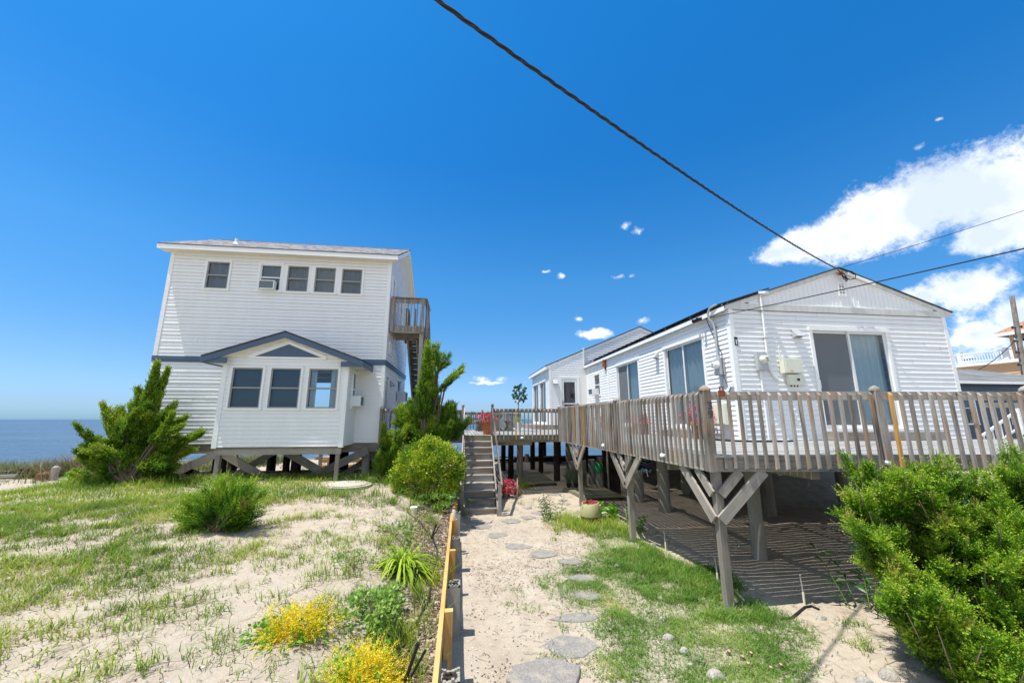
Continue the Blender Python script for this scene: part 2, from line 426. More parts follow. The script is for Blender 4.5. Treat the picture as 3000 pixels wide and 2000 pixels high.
def sand_material():
    m, nt, out = new_mat('sand'); h = NT(nt)
    p = h.geo()
    n1 = h.noise(p, .55, 5, .6); n2 = h.noise(p, 3.2, 6, .7); n3 = h.noise(p, 38, 4, .7); n4 = h.noise(p, 160, 2)
    c = h.ramp(n2, [(.28, (.315, .255, .188)), (.48, (.43, .362, .278)), (.72, (.495, .43, .342))])
    d = h.ramp(h.math('ADD', h.math('MULTIPLY', n1, .6), h.math('MULTIPLY', n2, .4)), [(.50, 0.), (.66, 1.)])
    c = h.mix(h.math('MULTIPLY', d, .45), c, (.29, .245, .195))
    # specks of shell and bark
    v = h.n('ShaderNodeTexVoronoi'); v.inputs['Scale'].default_value = 26; h.l(p, v.inputs['Vector'])
    sp = h.math('LESS_THAN', v.outputs['Distance'], .16)
    rn = h.n('ShaderNodeSeparateColor'); h.l(v.outputs['Color'], rn.inputs[0])
    dark = h.math('MULTIPLY', sp, h.math('GREATER_THAN', rn.outputs[0], .74))
    lite = h.math('MULTIPLY', sp, h.math('LESS_THAN', rn.outputs[0], .16))
    c = h.mix(h.math('MULTIPLY', dark, .75), c, (.16, .10, .065))
    c = h.mix(h.math('MULTIPLY', lite, .8), c, (.72, .66, .58))
    c = h.mix(.35, c, h.ramp(n3, [(.3, .72), (.7, 1.15)]), 'MULTIPLY')
    dimple = h.n('ShaderNodeTexVoronoi'); dimple.feature = 'SMOOTH_F1'; dimple.inputs['Scale'].default_value = 5.5
    h.l(h.vmath('ADD', p, (0, 0, 0)), dimple.inputs['Vector'])
    hh = h.math('ADD', h.math('MULTIPLY', n3, .25), h.math('MULTIPLY', n4, .08))
    hh = h.math('ADD', hh, h.math('MULTIPLY', dimple.outputs['Distance'], .55))
    hh = h.math('ADD', hh, h.math('MULTIPLY', n2, .6))
    h.l(h.bsdf(c, .95, h.bump(hh, .65, .09), .1), out.inputs[0]); return m
M['sand'] = sand_material()

def build_ground():
    def axis(a0, a1, step, lo, hi):
        c = list(np.arange(a0, a1, step)); g = []; d = step*2; x = a0
        while x > lo: x -= d; d *= 1.5; g.append(x)
        u = []; d = step*2; x = c[-1]
        while x < hi: x += d; d *= 1.5; u.append(x)
        return np.array(g[::-1]+c+u)
    xs = axis(-24, 17, .12, -4000, 4000); ys = axis(1.2, 28, .12, -4000, 4000)
    xs = np.sort(np.concatenate([xs[np.abs(xs+.12) > .07], [-.135, -.105]]))
    X, Y = np.meshgrid(xs, ys); Z = gz(X, Y)
    n0, n1 = X.shape
    me = bpy.data.meshes.new('ground')
    V = np.stack([X, Y, Z], -1).reshape(-1, 3).astype(np.float32)
    i, j = np.meshgrid(np.arange(n0-1), np.arange(n1-1), indexing='ij'); b = (i*n1+j).ravel()
    F = np.stack([b, b+1, b+n1+1, b+n1], -1).astype(np.int32); n = len(F)
    me.vertices.add(len(V)); me.vertices.foreach_set('co', V.ravel())
    me.loops.add(n*4); me.loops.foreach_set('vertex_index', F.ravel())
    me.polygons.add(n); me.polygons.foreach_set('loop_start', np.arange(0, n*4, 4, dtype=np.int32))
    me.polygons.foreach_set('loop_total', np.full(n, 4, dtype=np.int32)); me.update(calc_edges=True)
    me.polygons.foreach_set('use_smooth', np.ones(n, dtype=bool)); me.materials.append(M['sand'])
    o = bpy.data.objects.new('ground', me); COL.objects.link(o); tag(o, kind='structure')
build_ground()

def build_sea():
    m, nt, out = new_mat('sea_water'); h = NT(nt)
    p = h.geo()
    w1 = h.noise(h.vmath('MULTIPLY', p, (.55, 1.5, 1)), 1.0, 5, .6, .3)
    w2 = h.noise(h.vmath('MULTIPLY', p, (.06, .16, 1)), 1.0, 4, .6)
    big = h.noise(h.vmath('MULTIPLY', p, (.010, .03, 1)), 1.0, 5, .6)
    c = h.ramp(big, [(.35, (.040, .085, .135)), (.65, (.10, .135, .165))])
    hh = h.math('ADD', h.math('MULTIPLY', w1, .8), h.math('MULTIPLY', w2, 2.2))
    nrm = h.bump(hh, 1., .75)
    b = h.bsdf(c, .32, nrm, .35)
    h.l(b, out.inputs[0])
    me = bpy.data.meshes.new('sea'); me.from_pydata([(-9000, 24.0, -.35), (9000, 24.0, -.35), (9000, 12000, -.35), (-9000, 12000, -.35)], [], [(0, 1, 2, 3)])
    me.materials.append(m); o = bpy.data.objects.new('sea', me); COL.objects.link(o); tag(o, kind='structure')
build_sea()

# ------------------------------------------------------------------ house parts
class Wall:
    """vertical wall plane: o = start corner, u = unit direction along, n = outward"""
    def __init__(s, o, u, n): s.o = Vector((o[0], o[1], 0)); s.u = Vector((u[0], u[1], 0)); s.n = Vector((n[0], n[1], 0))
    def p(s, a, d, z): return s.o+s.u*a+s.n*d+Vector((0, 0, z))
    def box(s, mb, a0, a1, d0, d1, z0, z1, r=None):
        dx, dy, dz = a1-a0, d1-d0, z1-z0
        if dx >= dz: mb.beam(s.p(a0, (d0+d1)/2, (z0+z1)/2), s.p(a1, (d0+d1)/2, (z0+z1)/2), dy, dz, r=r)
        else: mb.beam(s.p((a0+a1)/2, (d0+d1)/2, z0), s.p((a0+a1)/2, (d0+d1)/2, z1), dx, dy, up=s.n, r=r)
    def siding(s, mb, L, z0, z1, holes=(), course=.11, lip=.0145, clip=None, z_ref=None):
        z = z0
        while z < z1-1e-4:
            zt = min(z+course, z1)
            cuts = sorted({z, zt, *[q for hh in holes for q in hh[2:4] if z+1e-4 < q < zt-1e-4]})
            seam = random.random()
            rr = random.random()
            joints = []; jx = random.uniform(.6, 3.7)
            while jx < L: joints.append(jx); jx += 3.66
            for a, b in zip(cuts[:-1], cuts[1:]):
                mid = (a+b)/2
                e0, e1 = (0, L) if clip is None else clip(mid)
                if e1-e0 < .01: continue
                f0, f1 = ((0, L), (0, L)) if clip is None else (clip(a), clip(b))
                segs = [(e0, e1)]
                for hh in holes:
                    if hh[2] < mid < hh[3]:
                        ns = []
                        for (q0, q1) in segs:
                            if hh[1] <= q0 or hh[0] >= q1: ns.append((q0, q1)); continue
                            if hh[0] > q0: ns.append((q0, hh[0]))
                            if hh[1] < q1: ns.append((hh[1], q1))
                        segs = ns
                da = lip*(1-(a-z)/course); db = lip*(1-(b-z)/course)
                if clip is None and L > 3:
                    js = sorted(j for j in joints if z < 1e9); ns = []
                    for (q0, q1) in segs:
                        cutp = [q0]+[j for j in js if q0+.1 < j < q1-.1]+[q1]
                        ns += list(zip(cutp[:-1], cutp[1:]))
                    segs = ns
                base_d = (da, db)
                for (q0, q1) in segs:
                    if clip is None and L > 3:
                        k_ = .0022*math.sin(q0*37+z*91); da, db = base_d[0]+k_, base_d[1]+k_; rr = (q0*7.3+z*3.1) % 1
                    b0 = max(f0[0], q0) if q0 <= e0+1e-6 and clip else q0
                    b1 = min(f0[1], 1e9) if q1 >= e1-1e-6 and clip else q1
                    t0 = f1[0] if q0 <= e0+1e-6 and clip else q0
                    t1 = f1[1] if q1 >= e1-1e-6 and clip else q1
                    if clip and q0 <= e0+1e-6: b0 = f0[0]
                    if t1 < t0: t0 = t1 = (t0+t1)/2
                    mb.face([s.p(b0, da, a), s.p(b1, da, a), s.p(t1, db, b), s.p(t0, db, b)], None, rr)
                    if a == z: mb.face([s.p(b0, -.004, a+.007), s.p(b1, -.004, a+.007), s.p(b1, da, a), s.p(b0, da, a)], None, rr)
            z = zt
    def window(s, parent, a0, a1, z0, z1, sash='window_grey', cover='blind', trim=.058, split=.5, two=True, glassmat='glass', name='window', cover_open=None):
        """double-hung window: trim is the part, the rest are its sub-parts; outer size incl. trim"""
        mb = MB()
        s.box(mb, a0, a0+trim, -.02, .034, z0+trim, z1); s.box(mb, a1-trim, a1, -.02, .034, z0+trim, z1)
        s.box(mb, a0+trim, a1-trim, -.02, .034, z1-trim, z1); s.box(mb, a0-.015, a1+.015, -.02, .05, z0, z0+trim)
        w = mb.build(name, 'trim', parent)
        i0, i1, y0, y1 = a0+trim, a1-trim, z0+trim, z1-trim
        zs = y0+(y1-y0)*split; t = .036
        mb = MB()
        s.box(mb, i0, i0+t, -.05, .012, y0, y1); s.box(mb, i1-t, i1, -.05, .012, y0, y1)
        s.box(mb, i0+t, i1-t, -.05, .011, y1-t, y1); s.box(mb, i0+t, i1-t, -.05, .011, y0, y0+t)
        if two: s.box(mb, i0+t, i1-t, -.05, .016, zs-.022, zs+.022)
        mb.build('sash', sash, w)
        mb = MB()
        mb.face([s.p(i0+t, -.022, y0+t), s.p(i1-t, -.022, y0+t), s.p(i1-t, -.022, y1-t), s.p(i0+t, -.022, y1-t)])
        mb.build('pane', glassmat, w)
        if cover:
            mb = MB()
            if cover == 'blind':
                mb.face([s.p(i0, -.09, y0), s.p(i1, -.09, y0), s.p(i1, -.09, y1), s.p(i0, -.09, y1)])
            else: pleat(mb, s, i0, i1, y0, y1, cover_open)
            mb.build('blind' if cover == 'blind' else 'curtain', cover, w)
        return w
    def slider(s, parent, a0, a1, z0, z1, left='screen', right='curtain', trim=.10, name='sliding_door'):
        mb = MB()
        s.box(mb, a0, a0+trim, -.03, .045, z0, z1-trim); s.box(mb, a1-trim, a1, -.03, .045, z0, z1-trim)
        s.box(mb, a0-.02, a1+.02, -.03, .07, z1-trim, z1); s.box(mb, a0+trim, a1-trim, -.03, .06, z0, z0+.08)
        w = mb.build(name, 'trim', parent)
        i0, i1, y0, y1 = a0+trim, a1-trim, z0+.08, z1-trim; m = (i0+i1)/2; t = .065
        for (q0, q1, dd, kind) in ((i0, m+.03, -.055, left), (m-.03, i1, -.02, right)):
            mb = MB()
            s.box(mb, q0, q0+t, dd-.018, dd+.018, y0, y1); s.box(mb, q1-t, q1, dd-.018, dd+.018, y0, y1)
            s.box(mb, q0+t, q1-t, dd-.018, dd+.017, y1-t, y1); s.box(mb, q0+t, q1-t, dd-.018, dd+.017, y0, y0+t*1.4)
            mb.build('door_panel', 'alu', w)
            mb = MB(); mb.face([s.p(q0+t, dd, y0+t), s.p(q1-t, dd, y0+t), s.p(q1-t, dd, y1-t), s.p(q0+t, dd, y1-t)])
            mb.build('pane', 'glass', w)
            if kind == 'screen':
                mb = MB(); mb.face([s.p(q0+t, dd+.012, y0+t), s.p(q1-t, dd+.012, y0+t), s.p(q1-t, dd+.012, y1-t), s.p(q0+t, dd+.012, y1-t)])
                mb.build('insect_screen', 'screen', w)
            mb = MB(); pleat(mb, s, q0, q1, y0, y1, None, -.16); mb.build('curtain', 'curtain_grey' if kind == 'screen' else 'curtain', w)
        mb = MB(); s.box(mb, i0+t*.3, i0+t*.75, -.03, .02, y0+(y1-y0)*.40, y0+(y1-y0)*.48); mb.build('handle', 'alu', w)
        return w

def pleat(mb, w, a0, a1, z0, z1, opening=None, d=-.11):
    n = max(6, int((a1-a0)/.045)); st = (a1-a0)/n
    def run(f0, f1):
        k = max(4, int((f1-f0)/.045)); sp = (f1-f0)/k
        for i in range(k):
            o0 = d+.035*math.sin(i*1.15+.9*math.sin(i*.37)); o1 = d+.035*math.sin((i+1)*1.15+.9*math.sin((i+1)*.37))
            mb.face([w.p(f0+i*sp, o0, z0), w.p(f0+(i+1)*sp, o1, z0), w.p(f0+(i+1)*sp, o1, z1), w.p(f0+i*sp, o0, z1)], None, .5)
    if opening is None: run(a0, a1)
    else: run(a0, a0+(a1-a0)*opening[0]); run(a0+(a1-a0)*opening[1], a1)

def slab(mb, pts, t, uvo=None):
    """roof plane from 4 points (eave0, eave1, ridge1, ridge0), thickness t downward normal"""
    p = [Vector(q) for q in pts]
    nrm = (p[1]-p[0]).cross(p[3]-p[0]).normalized()
    if nrm.z < 0: nrm = -nrm
    lo = [q-nrm*t for q in p]
    ex = (p[1]-p[0]).normalized(); ey = (p[3]-p[0]).normalized()
    f = lambda q: ((q-p[0]).dot(ex), (q-p[0]).dot(ey))
    mb.face(p, [f(q) for q in p]); mb.face(lo[::-1], [f(q) for q in lo[::-1]])
    for i in range(4):
        j = (i+1) % 4; mb.face([lo[i], lo[j], p[j], p[i]], [f(lo[i]), f(lo[j]), f(p[j]), f(p[i])])

# ================================================================== LEFT HOUSE
XL, XR, YF, YB = -9.10, -2.44, 12.7, 17.3
ZB, ZBAND, ZS = 2.20, 4.66, 8.04
RIDGE_Y, RIDGE_Z, EAVE_Z = 15.0, 9.56, 8.20
H1 = thing('beach_house', 'tall white two-storey clapboard house on pilings with a gabled bay in front', 'house', (-5.8, 15, 1.1))
wF = Wall((XL, YF), (1, 0), (0, -1)); wR = Wall((XR, YF), (0, 1), (1, 0)); wL = Wall((XL, YB), (0, -1), (-1, 0)); wBk = Wall((XR, YB), (-1, 0), (0, 1))
up_win = [(-8.08, -7.32, 6.84, 7.84), (-6.52, -5.77, 6.84, 7.83), (-5.70, -4.94, 6.84, 7.82), (-4.86, -4.11, 6.84, 7.81), (-4.03, -3.28, 6.83, 7.80)]
ins = .03
holesF = [(a-XL+ins, b-XL-ins, c+ins, d-ins) for a, b, c, d in up_win]
bayhole = (-6.40-XL, -3.34-XL, ZB-.1, 4.55)
mb = MB(); wF.siding(mb, XR-XL, ZB, 4.575, [bayhole]); wF.siding(mb, XR-XL, 4.755, ZS, holesF)
mb.build('wall', 'vinyl', H1)
def rake(zz): 
    k = (RIDGE_Z-.10-zz)/(RIDGE_Z-EAVE_Z)*(RIDGE_Y-12.4); c = RIDGE_Y-YF
    return (max(0, c-k), min(YB-YF, c+k))
side_holes = [(.08, .85, 2.36, 4.33), (2.2, 3.35, 3.5, 4.42), (.32, 1.02, 5.8, 7.72)]
mb = MB(); wR.siding(mb, YB-YF, ZB, 4.575, [side_holes[0], side_holes[1]]); wR.siding(mb, YB-YF, 4.755, 9.44, [side_holes[2]], clip=lambda z: (0, YB-YF) if z < 8.06 else rake(z))
mb.build('wall', 'vinyl', H1)
mb = MB(); wL.siding(mb, YB-YF, ZB, 9.44, clip=lambda z: (0, YB-YF) if z < 8.06 else tuple(YB-YF-q for q in rake(z)[::-1]))
mb.build('wall', 'vinyl', H1)
mb = MB(); wBk.siding(mb, XR-XL, ZB, ZS, [(2.0, 4.4, 2.6, 4.4)], course=.22); mb.build('wall', 'vinyl', H1)
# corner trims
for (x, y, sx, sy) in ((XL, YF, -1, -1), (XR, YF, 1, -1)):
    for z0, z1 in ((ZB-.02, 4.575), (4.755, ZS)):
        mb = MB()
        x0 = x if sx < 0 else x-.09
        mb.box(x0-(.022 if sx < 0 else 0), x0+.09+(0 if sx < 0 else .022), y-.022, y+.002, z0, z1)
        mb.box(x-.022 if sx < 0 else x-.002, x+.002 if sx < 0 else x+.022, y+.003, y+.09, z0, z1)
        mb.build('corner_trim', 'trim', H1)
# slate band
mb = MB(); mb.box(XL-.03, XR+.03, YF-.034, YF+.02, 4.655, 4.755); mb.box(XL-.026, XR+.026, YF-.028, YF+.02, 4.575, 4.652)
mb.box(XR-.01, XR+.034, YF+.02, YB, 4.575, 4.755); mb.build('belt_trim', 'bluetrim', H1)
# roof
XO0, XO1 = -9.34, -2.18
mb = MB(); slab(mb, [(XO0, 12.37, EAVE_Z), (XO1, 12.37, EAVE_Z), (XO1, RIDGE_Y, RIDGE_Z), (XO0, RIDGE_Y, RIDGE_Z)], .03)
slab(mb, [(XO1, 17.63, EAVE_Z), (XO0, 17.63, EAVE_Z), (XO0, RIDGE_Y, RIDGE_Z), (XO1, RIDGE_Y, RIDGE_Z)], .03)
for k in range(24):
    x0 = XO0+k*(XO1-XO0)/24; x1 = x0+(XO1-XO0)/24+.02
    z0 = .012+.006*(k % 2)
    slab(mb, [(x0, RIDGE_Y-.14, RIDGE_Z-.14*.517+z0), (x1, RIDGE_Y-.14, RIDGE_Z-.14*.517+z0), (x1, RIDGE_Y, RIDGE_Z+z0), (x0, RIDGE_Y, RIDGE_Z+z0)], .012)
rf = mb.build('roof', 'shingle_mix', H1)
mb = MB(); mb.lathe([(.045, 0), (.045, .27), (.035, .27), (.035, .1)], (-7.6, 13.2, 8.55), 14); mb.lathe([(.11, 0), (.055, .09), (.05, .10)], (-7.6, 13.2, 8.60), 14)
mb.build('vent_pipe', 'white_paint', rf)
mb = MB(); mb.box(XO0, XO1, 12.38, 12.41, 8.03, 8.165); mb.box(XO0, XO1, 17.59, 17.62, 8.03, 8.165)
for x in (XO0+.012, XO1-.012):
    for sgn in (-1, 1):
        mb.prism([(x-.012, RIDGE_Y+sgn*2.59, 8.165), (x-.012, RIDGE_Y, 9.52), (x-.012, RIDGE_Y, 9.36), (x-.012, RIDGE_Y+sgn*2.59, 8.03)][::sgn], (.024, 0, 0))
mb.build('fascia', 'trim', H1)
mb = MB(); mb.box(XO0+.03, XO1-.03, 12.412, YF-.002, 8.04, 8.055)
for k in range(34):
    x = XO0+.1+k*.21
    mb.box(x, x+.012, 12.413, YF-.003, 8.034, 8.039)
for sgn in (-1, 1):
    mb.prism([(XR+.002, RIDGE_Y+sgn*2.55, 8.06), (XR+.002, RIDGE_Y, 9.36), (XR+.002, RIDGE_Y, 9.345), (XR+.002, RIDGE_Y+sgn*2.55, 8.045)][::sgn], (.232, 0, 0))
mb.build('soffit', 'soffit', H1)
# upper windows
for i, (a, b, c, d) in enumerate(up_win):
    wF.window(H1, a-XL, b-XL, c, d, sash='alu' if i == 1 else 'window_grey', cover='curtain_grey', cover_open=None)
for (x0, x1) in ((-5.766, -5.704), (-4.936, -4.864), (-4.106, -4.034)):
    mb = MB(); mb.box(x0, x1, YF-.028, YF, 6.87, 7.80); mb.build('mullion_trim', 'trim', H1)
# side door (ground), upper door, side window
def plaindoor(w, par, a0, a1, z0, z1, matn='trim'):
    mb = MB(); t = .08
    w.box(mb, a0-t, a0, -.02, .04, z0, z1+t); w.box(mb, a1, a1+t, -.02, .04, z0, z1+t); w.box(mb, a0, a1, -.02, .038, z1, z1+t)
    d = mb.build('door', matn, par)
    mb = MB(); w.box(mb, a0, a1, -.06, -.03, z0, z0+.75); w.box(mb, a0, a0+.1, -.06, -.03, z0+.75, z1); w.box(mb, a1-.1, a1, -.06, -.03, z0+.75, z1); w.box(mb, a0+.1, a1-.1, -.06, -.03, z1-.12, z1)
    mb.build('door_leaf', matn, d)
    mb = MB(); mb.face([w.p(a0+.1, -.045, z0+.75), w.p(a1-.1, -.045, z0+.75), w.p(a1-.1, -.045, z1-.12), w.p(a0+.1, -.045, z1-.12)]); mb.build('pane', 'glass_dark', d)
    mb = MB(); mb.lathe([(.012, 0), (.012, .05), (.03, .055), (.03, .08), (.01, .09)], w.p(a0+.06, -.03, z0+.95), 10, axis=w.n); mb.build('handle', 'steel', d)
    return d
plaindoor(wR, H1, .16, .77, 2.36, 4.25); plaindoor(wR, H1, .40, .94, 5.8, 7.64)
wR.window(H1, 2.2, 3.35, 3.5, 4.42, sash='alu', cover='curtain_grey')
def vent_hood(w, par, a, z, s=.16):
    mb = MB()
    mb.face([w.p(a-s/2, .02, z), w.p(a+s/2, .02, z), w.p(a+s/2, .02, z+s), w.p(a-s/2, .02, z+s)])
    A, B, Cc, D = w.p(a-s/2, .02, z+s), w.p(a+s/2, .02, z+s), w.p(a+s/2, s*.9, z+.02), w.p(a-s/2, s*.9, z+.02)
    mb.face([A, D, Cc, B]); mb.face([A, w.p(a-s/2, .02, z), D]); mb.face([B, Cc, w.p(a+s/2, .02, z)])
    return mb.build('vent_hood', 'metalgrey', par)
vent_hood(wR, H1, 1.55, 7.15, .2); vent_hood(wR, H1, 1.15, 4.0, .2)
mb = MB(); wR.box(mb, .5, .95, .0, .03, 5.05, 5.45)
for k in range(7): wR.box(mb, .53, .92, .03, .045, 5.08+k*.052, 5.105+k*.052)
mb.build('louvre_vent', 'trim', H1)
# floor and underside
mb = MB(); mb.box(XL+.02, XR-.02, YF+.02, YB-.02, ZB-.02, ZB+.06)
for k in range(11): mb.box(XL+.3+k*.6, XL+.35+k*.6, YF+.1, YB-.1, ZB-.24, ZB-.021)
mb.build('floor', 'wood_brace', H1)
mb = MB(); mb.box(XL+.03, XR-.03, YF+.005, YF+.09, 1.93, 2.195); mb.build('sill_beam', 'wood_brace', H1)
mb = MB(); mb.box(XL+.03, XR-.03, 15.0, 15.12, 1.9, 1.955); mb.box(XL+.03, XR-.03, YB-.1, YB-.01, 1.93, 2.175); mb.build('sill_beam', 'wood_brace', H1)
# bay
BY, BX0, BX1 = 11.60, -6.52, -3.23
bw = Wall((BX0, BY), (1, 0), (0, -1)); bR = Wall((BX1, BY), (0, 1), (1, 0)); bL = Wall((BX0, YF), (0, -1), (-1, 0))
bwin = [(-6.33, -5.43, 3.14, 4.36), (-5.33, -4.43, 3.14, 4.36), (-4.33, -3.43, 3.14, 4.36)]
PKX, PKZ = -4.93, 5.33
def bay_clip(z):
    if z < 4.56: return (0, BX1-BX0)
    h = (5.22-z)/.62*1.95
    return (max(0, PKX-h-BX0), min(BX1-BX0, PKX+h-BX0))
gh = [(a-BX0+ins, b-BX0-ins, c+ins, d-ins) for a, b, c, d in bwin]
mb = MB(); bw.siding(mb, BX1-BX0, 2.17, 5.16, gh, clip=bay_clip, lip=.0145)
mb.build('bay_wall', 'vinyl', H1)
mb = MB(); bR.siding(mb, YF-BY, 2.17, 4.52, [(.5, .93, 3.25, 4.3)]); bL.siding(mb, YF-BY, 2.17, 4.52); mb.build('bay_wall', 'vinyl', H1)
for x, sx in ((BX0, -1), (BX1, 1)):
    mb = MB(); x0 = x if sx < 0 else x-.10
    mb.box(x0-(.022 if sx < 0 else 0), x0+.10+(0 if sx < 0 else .022), BY-.022, BY+.002, 2.14, 4.55)
    mb.box(x-.022 if sx < 0 else x-.002, x+.002 if sx < 0 else x+.022, BY+.003, BY+.10, 2.14, 4.55)
    mb.build('corner_trim', 'trim', H1)
for i, (a, b, c, d) in enumerate(bwin):
    bw.window(H1, a-BX0, b-BX0, c, d, cover='curtain' if i == 2 else 'blind', cover_open=(.22, .72) if i == 2 else None)
bR.window(H1, .47, .96, 3.22, 4.33, sash='alu', cover='curtain_grey')
# gable window in the bay
mb = MB()
t0 = [(-5.90, 4.565), (-3.84, 4.565), (-3.84, 4.66), (-4.90, 5.075), (-5.90, 4.66)]
ti = [(-5.74, 4.62), (-3.98, 4.62), (-4.89, 4.985)]
fr = [bw.p(x-BX0, .046, z) for x, z in t0]
inn = [bw.p(x-BX0, .046, z) for x, z in ti]
mb.face([fr[0], fr[1], inn[1], inn[0]]); mb.face([fr[1], fr[2], inn[1]]); mb.face([fr[2], fr[3], inn[2], inn[1]]); mb.face([fr[3], fr[4], inn[0], inn[2]]); mb.face([fr[4], fr[0], inn[0]])
for i in range(5):
    j = (i+1) % 5; o = Vector((0, .04, 0)); mb.face([fr[i], fr[j], fr[j]+o, fr[i]+o])
for i in range(3):
    j = (i+1) % 3; o = Vector((0, .015, 0)); mb.face([inn[j], inn[i], inn[i]+o, inn[j]+o])
gw = mb.build('gable_window', 'trim', H1)
mb = MB(); mb.face([bw.p(x-BX0, .031, z) for x, z in ti]); mb.build('pane', 'bluetrim', gw)
# bay roof
sl = (PKZ-4.60)/(PKX+6.98)
def bayz(x): return PKZ-abs(x-PKX)*(.355 if x < PKX else .365)
e0, e1 = -7.0, -2.78
mb = MB()
slab(mb, [(e0, YF+.05, bayz(e0)), (e0, 11.34, bayz(e0)), (PKX, 11.34, PKZ), (PKX, YF+.05, PKZ)], .03)
slab(mb, [(e1, 11.34, bayz(e1)), (e1, YF+.05, bayz(e1)), (PKX, YF+.05, PKZ), (PKX, 11.34, PKZ)], .03)
mb.build('bay_roof', 'shingle_dark', H1)
mb = MB()
for x0, x1 in ((e0, PKX), (PKX, e1)):
    mb.prism([(x0, 11.36, bayz(x0)-.034), (x1, 11.36, bayz(x1)-.034), (x1, 11.36, bayz(x1)-.20), (x0, 11.36, bayz(x0)-.20)], (0, .026, 0))
for x in (e0, e1-.026): mb.box(x, x+.026, 11.39, YF-.04, bayz(x+.013)-.20, bayz(x+.013)-.04)
mb.box(e0+.03, BX0+.16, 11.388, 11.42, bayz(e0)-.2, bayz(e0)-.05); mb.box(BX1-.16, e1-.03, 11.388, 11.42, bayz(e1)-.2, bayz(e1)-.05)
mb.build('bay_fascia', 'bluetrim', H1)
mb = MB()
for x0, x1 in ((e0+.03, PKX), (PKX, e1-.03)):
    mb.prism([(x0, 11.39, bayz(x0)-.17), (x1, 11.39, bayz(x1)-.17), (x1, 11.39, bayz(x1)-.185), (x0, 11.39, bayz(x0)-.185)], (0, BY-11.39, 0))
mb.box(e0+.03, BX0-.0, 11.43, YF-.05, 4.43, 4.445); mb.box(BX1, e1-.03, 11.43, YF-.05, 4.43, 4.445)
mb.build('bay_soffit', 'soffit', H1)
mb = MB(); mb.box(BX0+.03, BX1-.03, BY+.03, YF, 2.12, 2.175); mb.box(BX0+.04, BX1-.04, BY+.05, BY+.13, 1.96, 2.115); mb.build('bay_floor', 'wood_brace', H1)
# pilings, posts, braces
for (x, y, r, mt) in ((-7.05, 13.0, .18, 'wood_tar'), (-5.35, 13.4, .10, 'wood_tar'), (-4.95, 13.1, .145, 'wood_tar'), (-3.9, 14.3, .16, 'wood_tar'), (-2.88, 12.95, .125, 'wood_pile'), (-9.75, 12.95, .16, 'wood_pile'), (-7.3, 16.9, .16, 'wood_tar'), (-5.0, 16.9, .16, 'wood_tar'), (-2.9, 16.9, .16, 'wood_tar'), (-8.7, 16.9, .16, 'wood_tar'), (-3.3, 15.5, .13, 'wood_tar')):
    if x < XL: x = -9.0
    mb = MB(); g = gzs(x, y); mb.tube([(x+.02, y, g-.4), (x, y, 1.99)], [r*1.04, r*.95], 18); mb.build('piling', mt, H1, smooth=True)
for (x, w) in ((-6.40, .11), (-3.36, .10)):
    mb = MB(); mb.beam((x, BY+.13, gzs(x, BY)-.3), (x, BY+.13, 2.13), w, w); mb.build('bay_post', 'wood_brace', H1)
for (x0, z0, x1, z1, y) in ((-9.2, .82, -6.7, 2.06, 12.66), (-8.95, 1.62, -7.2, .82, 12.72), (-6.95, 2.02, -5.2, 1.0, 12.66), (-5.55, 2.0, -7.0, 1.05, 13.25), (-5.2, 2.02, -3.25, .93, 12.66), (-4.45, 1.17, -2.75, 1.99, 12.60), (-9.3, 1.9, -7.1, 1.0, 13.3), (-8.9, .9, -7.9, 1.4, 13.3), (-3.9, 1.0, -2.6, 1.85, 13.3), (-2.9, 1.98, -2.5, 1.55, 13.0)):
    mb = MB(); mb.beam((x0, y, z0), (x1, y, z1), .045, .22 if y < 13 else .19); mb.build('brace', 'wood_brace', H1)

# window air conditioners (sit in the windows)
def aircon(label, w, a0, a1, z0, z1, d=.32):
    base = w.p((a0+a1)/2, d/2, z0)
    t = thing('window_air_conditioner', label, 'air conditioner', base)
    mb = MB(); e = .03
    w.box(mb, a0, a0+e, .03, d, z0, z1); w.box(mb, a1-e, a1, .03, d, z0, z1); w.box(mb, a0+e, a1-e, .03, d, z1-e, z1); w.box(mb, a0+e, a1-e, .03, d, z0, z0+e)
    w.box(mb, a0+e, a1-e, .03, .06, z0+e, z1-e)
    mb.build('case', 'alu', t)
    mb = MB(); w.box(mb, a0+e, a1-e, d-.05, d-.02, z0+e, z1-e)
    for k in range(9):
        zz = z0+e+(z1-z0-2*e)*(k+.5)/9; w.box(mb, a0+e, a1-e, d-.02, d-.012, zz-.004, zz+.004)
    mb.build('grille', 'curtain_grey', t)
    return t
aircon('white air conditioner in the upper front window of the tall house', wF, -6.40-XL, -5.93-XL, 6.90, 7.19, .19)
aircon('small white air conditioner in the side window of the bay', bR, .50, .93, 3.28, 3.58, .28)
aircon('white air conditioner in the side wall of the tall house beside the outside stair', wR, 2.6, 3.15, 3.56, 3.92, .34)

# ------------------------------------------------------------------ outside stair of the tall house
ST = thing('outside_staircase', 'weathered wooden outside stair with railed landing on the tall house', 'staircase', (-1.9, 15, 2.35))
lx0, lx1, ly0, ly1, lz = -2.40, -1.30, 13.02, 14.25, 5.86
mb = MB(); mb.box(lx0, lx1, ly0, ly0+.05, 5.72, 5.97); mb.box(lx0, lx1, ly1-.05, ly1, 5.70, 5.90); mb.box(lx1-.05, lx1, ly0+.05, ly1-.05, 5.72, 5.95); mb.box(lx0, lx0+.05, ly0+.05, ly1-.05, 5.72, 5.90)
for y in (13.4, 13.8): mb.box(lx0+.05, lx1-.05, y, y+.05, 5.72, 5.89)
mb.build('frame', 'wood_grey', ST)
mb = MB()
for k in range(8): mb.box(lx0+.0, lx1, ly0+.055+k*.147, ly0+.195+k*.147, 5.90, 5.93)
mb.build('landing_floor', 'wood_grey', ST)
